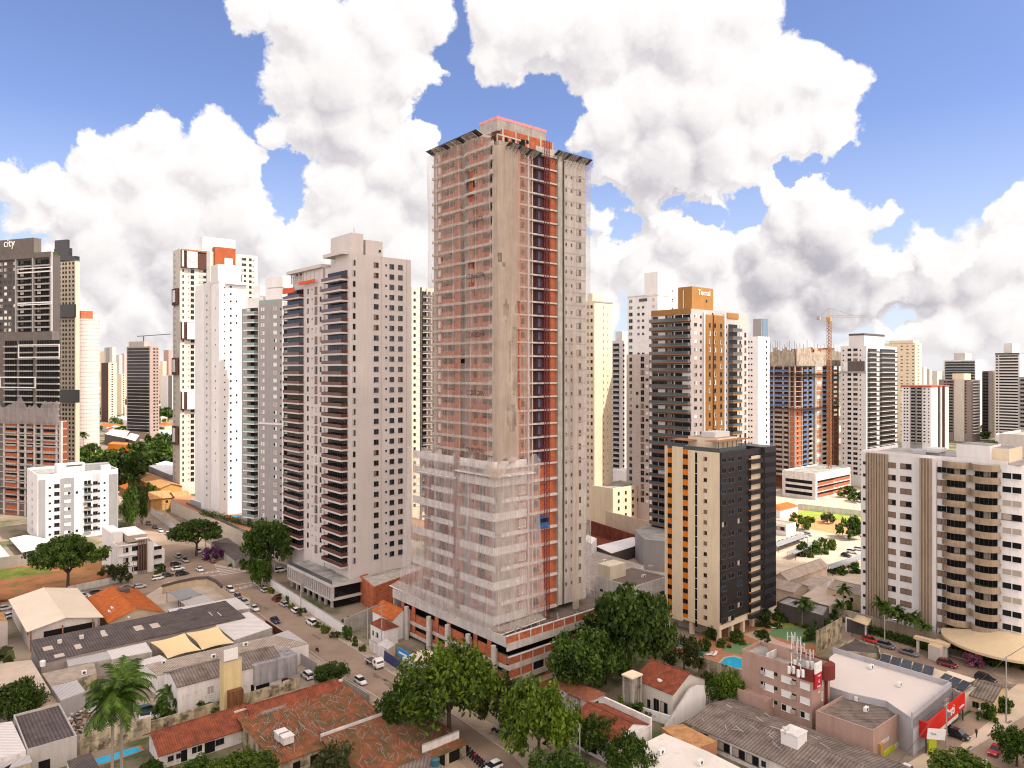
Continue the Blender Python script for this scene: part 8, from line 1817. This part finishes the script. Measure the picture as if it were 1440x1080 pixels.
# ================================================================ POLES, LAMPS, WIRES, PEOPLE
PC_ = mat('pole_concrete', (.36, .33, .30), .9, .08)
def pole(label, px, py, h, arms=1, lamp=False, tr=False, rz=0.):
    p = G(px, py); t = thing('utility_pole', label, 'pole', (p.x, p.y, 0), rz); q = MB(); q.tube((0, 0, 0), (0, 0, h), .17, .11, 8, PC_); q.build('shaft', t)
    for k in range(arms):
        q = MB(); z = h-.35-k*.9; q.box(-1.2, -.07, z, 1.2, .07, z+.14, PC_)
        for x in (-1.1, 0, 1.1): q.tube((x, 0, z+.14), (x, 0, z+.36), .05, .04, 5, RIM)
        q.build('crossarm', t)
    if lamp:
        q = MB(); q.tube((0, 0, h*.82), (1.1, -.6, h*.9), .05, .05, 5, METW); q.tube((1.1, -.6, h*.9), (2.0, -1.1, h*.9), .05, .05, 5, METW); q.box(1.8, -1.25, h*.9-.08, 2.5, -.95, h*.9+.08, METW); q.build('street_lamp', t)
    if tr: q = MB(); q.tube((.3, -.3, h*.62), (.3, -.3, h*.72), .35, .35, 8, RIM); q.build('transformer', t)
    return Vector((p.x, p.y, h-.2))
W1 = [pole('concrete utility pole with a transformer by the dark spreading street tree', 289, 782, 11, 2, tr=True, rz=.7), pole('concrete utility pole with a lamp in front of the large dark round tree', 386, 808, 12.5, 1, True, rz=.7), pole('concrete utility pole by the white garden wall, with two crossarms', 423, 858, 11, 2, tr=True, rz=.7), pole('concrete utility pole beside the site gate', 537, 908, 10.5, 2, rz=.7), pole('bare concrete pole left of the site gate pole', 517, 908, 10, 0)]
pole('street lamp pole at the crossing beside the young tree', 363, 822, 8.5, 1, True, rz=.5); pole('concrete pole among the tall slim street trees', 192, 742, 15, 1, rz=.2); pole('thin pole beside the white panelled street wall', 233, 736, 9, 1)
W2 = [pole('tall concrete utility pole on the bright avenue pavement', 1415, 1016, 13.5, 1, rz=.7), pole('utility pole in front of the red shop', 1331, 1052, 9.5, 2, tr=True, rz=.7)]
pole('white street lamp pole before the hedge', 1244, 908, 8, 0, True); pole('street lamp over the arcade tree at the bottom', 815, 1085, 8.5, 0, True, rz=2.4); pole('pole at the corner of the white office', 188, 822, 8, 1); pole('thin grey pole by the vacant orange lot', 1183, 745, 9, 1); pole('dark pole at the edge of the vacant green lot', 1201, 741, 11, 1)
def wire(a, c, sag, label):
    q = MB(); n = 14
    for off in (-1.0, 0, 1.0):
        o_ = Vector((off*.75, off*.65, 0)); pr = None
        for i in range(n+1):
            t = i/n; p = a.lerp(c, t)+o_-Vector((0, 0, sag*4*t*(1-t)))
            if pr is not None: q.tube(pr, p, .022, .022, 3, METD, False)
            pr = p
    tag(q.build('power_line'), label, 'wires')
wire(W1[1], W1[2], .8, 'power lines sagging from the lamp pole to the garden wall pole'); wire(W1[2], W1[3], 1.2, 'power lines running along the street to the site gate pole'); wire(W1[0], W1[1], .8, 'power lines from the transformer pole past the purple tree'); wire(W1[3], Vector((8, 138, 10)), 1.0, 'power lines from the site gate pole into the largest tree')
wire(W2[0], W2[1], .9, 'power lines between the avenue pole and the shop pole'); wire(W2[1], Vector((48, 104, 9)), 1.0, 'power lines running from the shop pole over the lime shop'); wire(W2[0], W2[0]+Vector((40, 34, 0)), .9, 'power lines leaving the avenue pole to the right')
p = G(1373, 1037); t = thing('person', 'person in dark clothes walking on the shop forecourt', 'person', (p.x, p.y, .03), .6); SK = plain('skin', (.25, .13, .08), .6); CL = plain('dark_cloth', (.03, .03, .035), .8)
def skin(name, verts, edges, rad, m, parent):
    me = bpy.data.meshes.new(name); me.from_pydata(verts, edges, []); me.materials.append(m); o = put(name, me, parent); md = o.modifiers.new('skin', 'SKIN')
    for v, r in zip(me.skin_vertices[0].data if me.skin_vertices else [], rad): v.radius = (r, r)
    if not me.skin_vertices:
        me.attributes
    o.modifiers.new('sub', 'SUBSURF').levels = 1; return o
def person_body():
    V = [(0, 0, .95), (0, 0, 1.25), (0, 0, 1.45), (0, 0, 1.53), (.02, 0, 1.63), (.02, 0, 1.74), (0, .19, 1.42), (.06, .24, 1.15), (.16, .24, .92), (0, -.19, 1.42), (-.08, -.24, 1.15), (-.02, -.26, .9), (.0, .1, .9), (.14, .1, .5), (.22, .1, .08), (.32, .1, .04), (0, -.1, .9), (-.08, -.1, .5), (-.22, -.1, .1), (-.12, -.1, .04)]
    Ed = [(0, 1), (1, 2), (2, 3), (3, 4), (4, 5), (2, 6), (6, 7), (7, 8), (2, 9), (9, 10), (10, 11), (0, 12), (12, 13), (13, 14), (14, 15), (0, 16), (16, 17), (17, 18), (18, 19)]
    rd = [.15, .15, .14, .06, .10, .08, .06, .048, .035, .06, .048, .035, .10, .075, .05, .045, .10, .075, .05, .045]; mb = MB()
    for a, c in Ed: mb.tube(V[a], V[c], rd[a], rd[c], 8, SK if (a, c) in ((3, 4), (4, 5)) else CL)
    return mb
person_body().build('body', t, smooth=True)

# young plants in the earth strip along the pavement
for k, (px, py) in enumerate(((372, 828), (381, 835), (392, 842), (403, 849), (411, 856), (424, 866), (447, 882), (458, 890), (470, 897), (500, 908), (509, 916))):
    sp = ['shrub', 'shrubl', 'olive'][k % 3]; lab = 'young plant in the earth strip of the right hand pavement, ' + ['first after the crossing', 'second after the crossing', 'third after the crossing', 'fourth after the crossing', 'fifth after the crossing', 'beside the lamp pole', 'just past the white car', 'second past the white car', 'third past the white car', 'behind the flatbed truck', 'nearest the flatbed truck'][k]
    tree('shrub' if k % 3 == 0 else 'shrubl' if k % 3 == 1 else 'olive', lab, px, py, .9+.3*(k % 3), 1.5+.8*(k % 2), 'young_plant', 'plant')

# the low town that goes on beyond and beside the view, too far and too many to count
r_ = random.Random(31); tm, wm = MB(), MB()
RC = [TILE('x', 1), TILE('x', 0), TILE('x', 3), WHITE, CONC, SHEET('x', 0), ASB('x', 2), SHEET('x', 1)]; WC = [WHITE, BEIGE, CREAM, SHADEW, PINKG]
ca, sa = math.cos(R(PHI)), math.sin(R(PHI))
def free(x, y):
    px = CX+F*x/y if y > 5 else (-9999 if x < 0 else 9999)
    if -30 < px < 1475: return y > (800 if 60 < px < 290 else 640) or (y > 500 and (400 < px < 560 or 640 < px < 810))
    return y > 40 and (abs(x) < 1500) and not (x > 60 and y < 290 and px < 1720)
n_h = n_t = 0; k = 0
while k < 16000 and (n_h < 2300 or n_t < 2600):
    k += 1
    y = 40+(r_.random()**1.6)*3300; x = r_.uniform(-1, 1)*(250+y*.95)
    if not free(x, y): continue
    if n_h < 2300 and k % 2:
        n_h += 1; a, b_, h = r_.uniform(5, 11), r_.uniform(6, 14), r_.uniform(3.2, 6.5)
        if r_.random() < .04: h *= 3
        C_ = [(x+u*ca-v*sa, y+u*sa+v*ca) for u, v in ((0, 0), (a, 0), (a, b_), (0, b_))]
        rm, wl = r_.choice(RC), r_.choice(WC)
        for i in range(4): j = (i+1) % 4; tm.face([(*C_[i], 0), (*C_[j], 0), (*C_[j], h), (*C_[i], h)], wl)
        m0, m1 = [((C_[i][0]+C_[j][0])/2, (C_[i][1]+C_[j][1])/2, h+a*.18) for i, j in ((0, 1), (3, 2))]
        tm.face([(*C_[0], h), m0, m1, (*C_[3], h)], rm); tm.face([(*C_[1], h), (*C_[2], h), m1, m0], rm); tm.face([(*C_[0], h), (*C_[1], h), m0], wl); tm.face([(*C_[2], h), (*C_[3], h), m1], wl)
    elif n_t < 2600:
        n_t += 1; rr = r_.uniform(3, 7); hh = rr*r_.uniform(1.0, 1.5); m = LM[r_.choice(['dark', 'mid', 'mid', 'bright', 'olive'])]
        for i in range(46):
            d = Vector((r_.gauss(0, 1), r_.gauss(0, 1), r_.gauss(0, .8))).normalized()*(r_.random()**.4); leaf(wm, Vector((x+d.x*rr, y+d.y*rr, hh*.75+d.z*hh*.6)), rr*.34, m, r_)
tag(tm.build('far_town'), 'low houses of the town spreading far beyond the towers to the horizon', 'town', kind='stuff')
tag(wm.build('far_wood'), 'trees scattered through the far town beyond the towers', 'trees', kind='stuff')
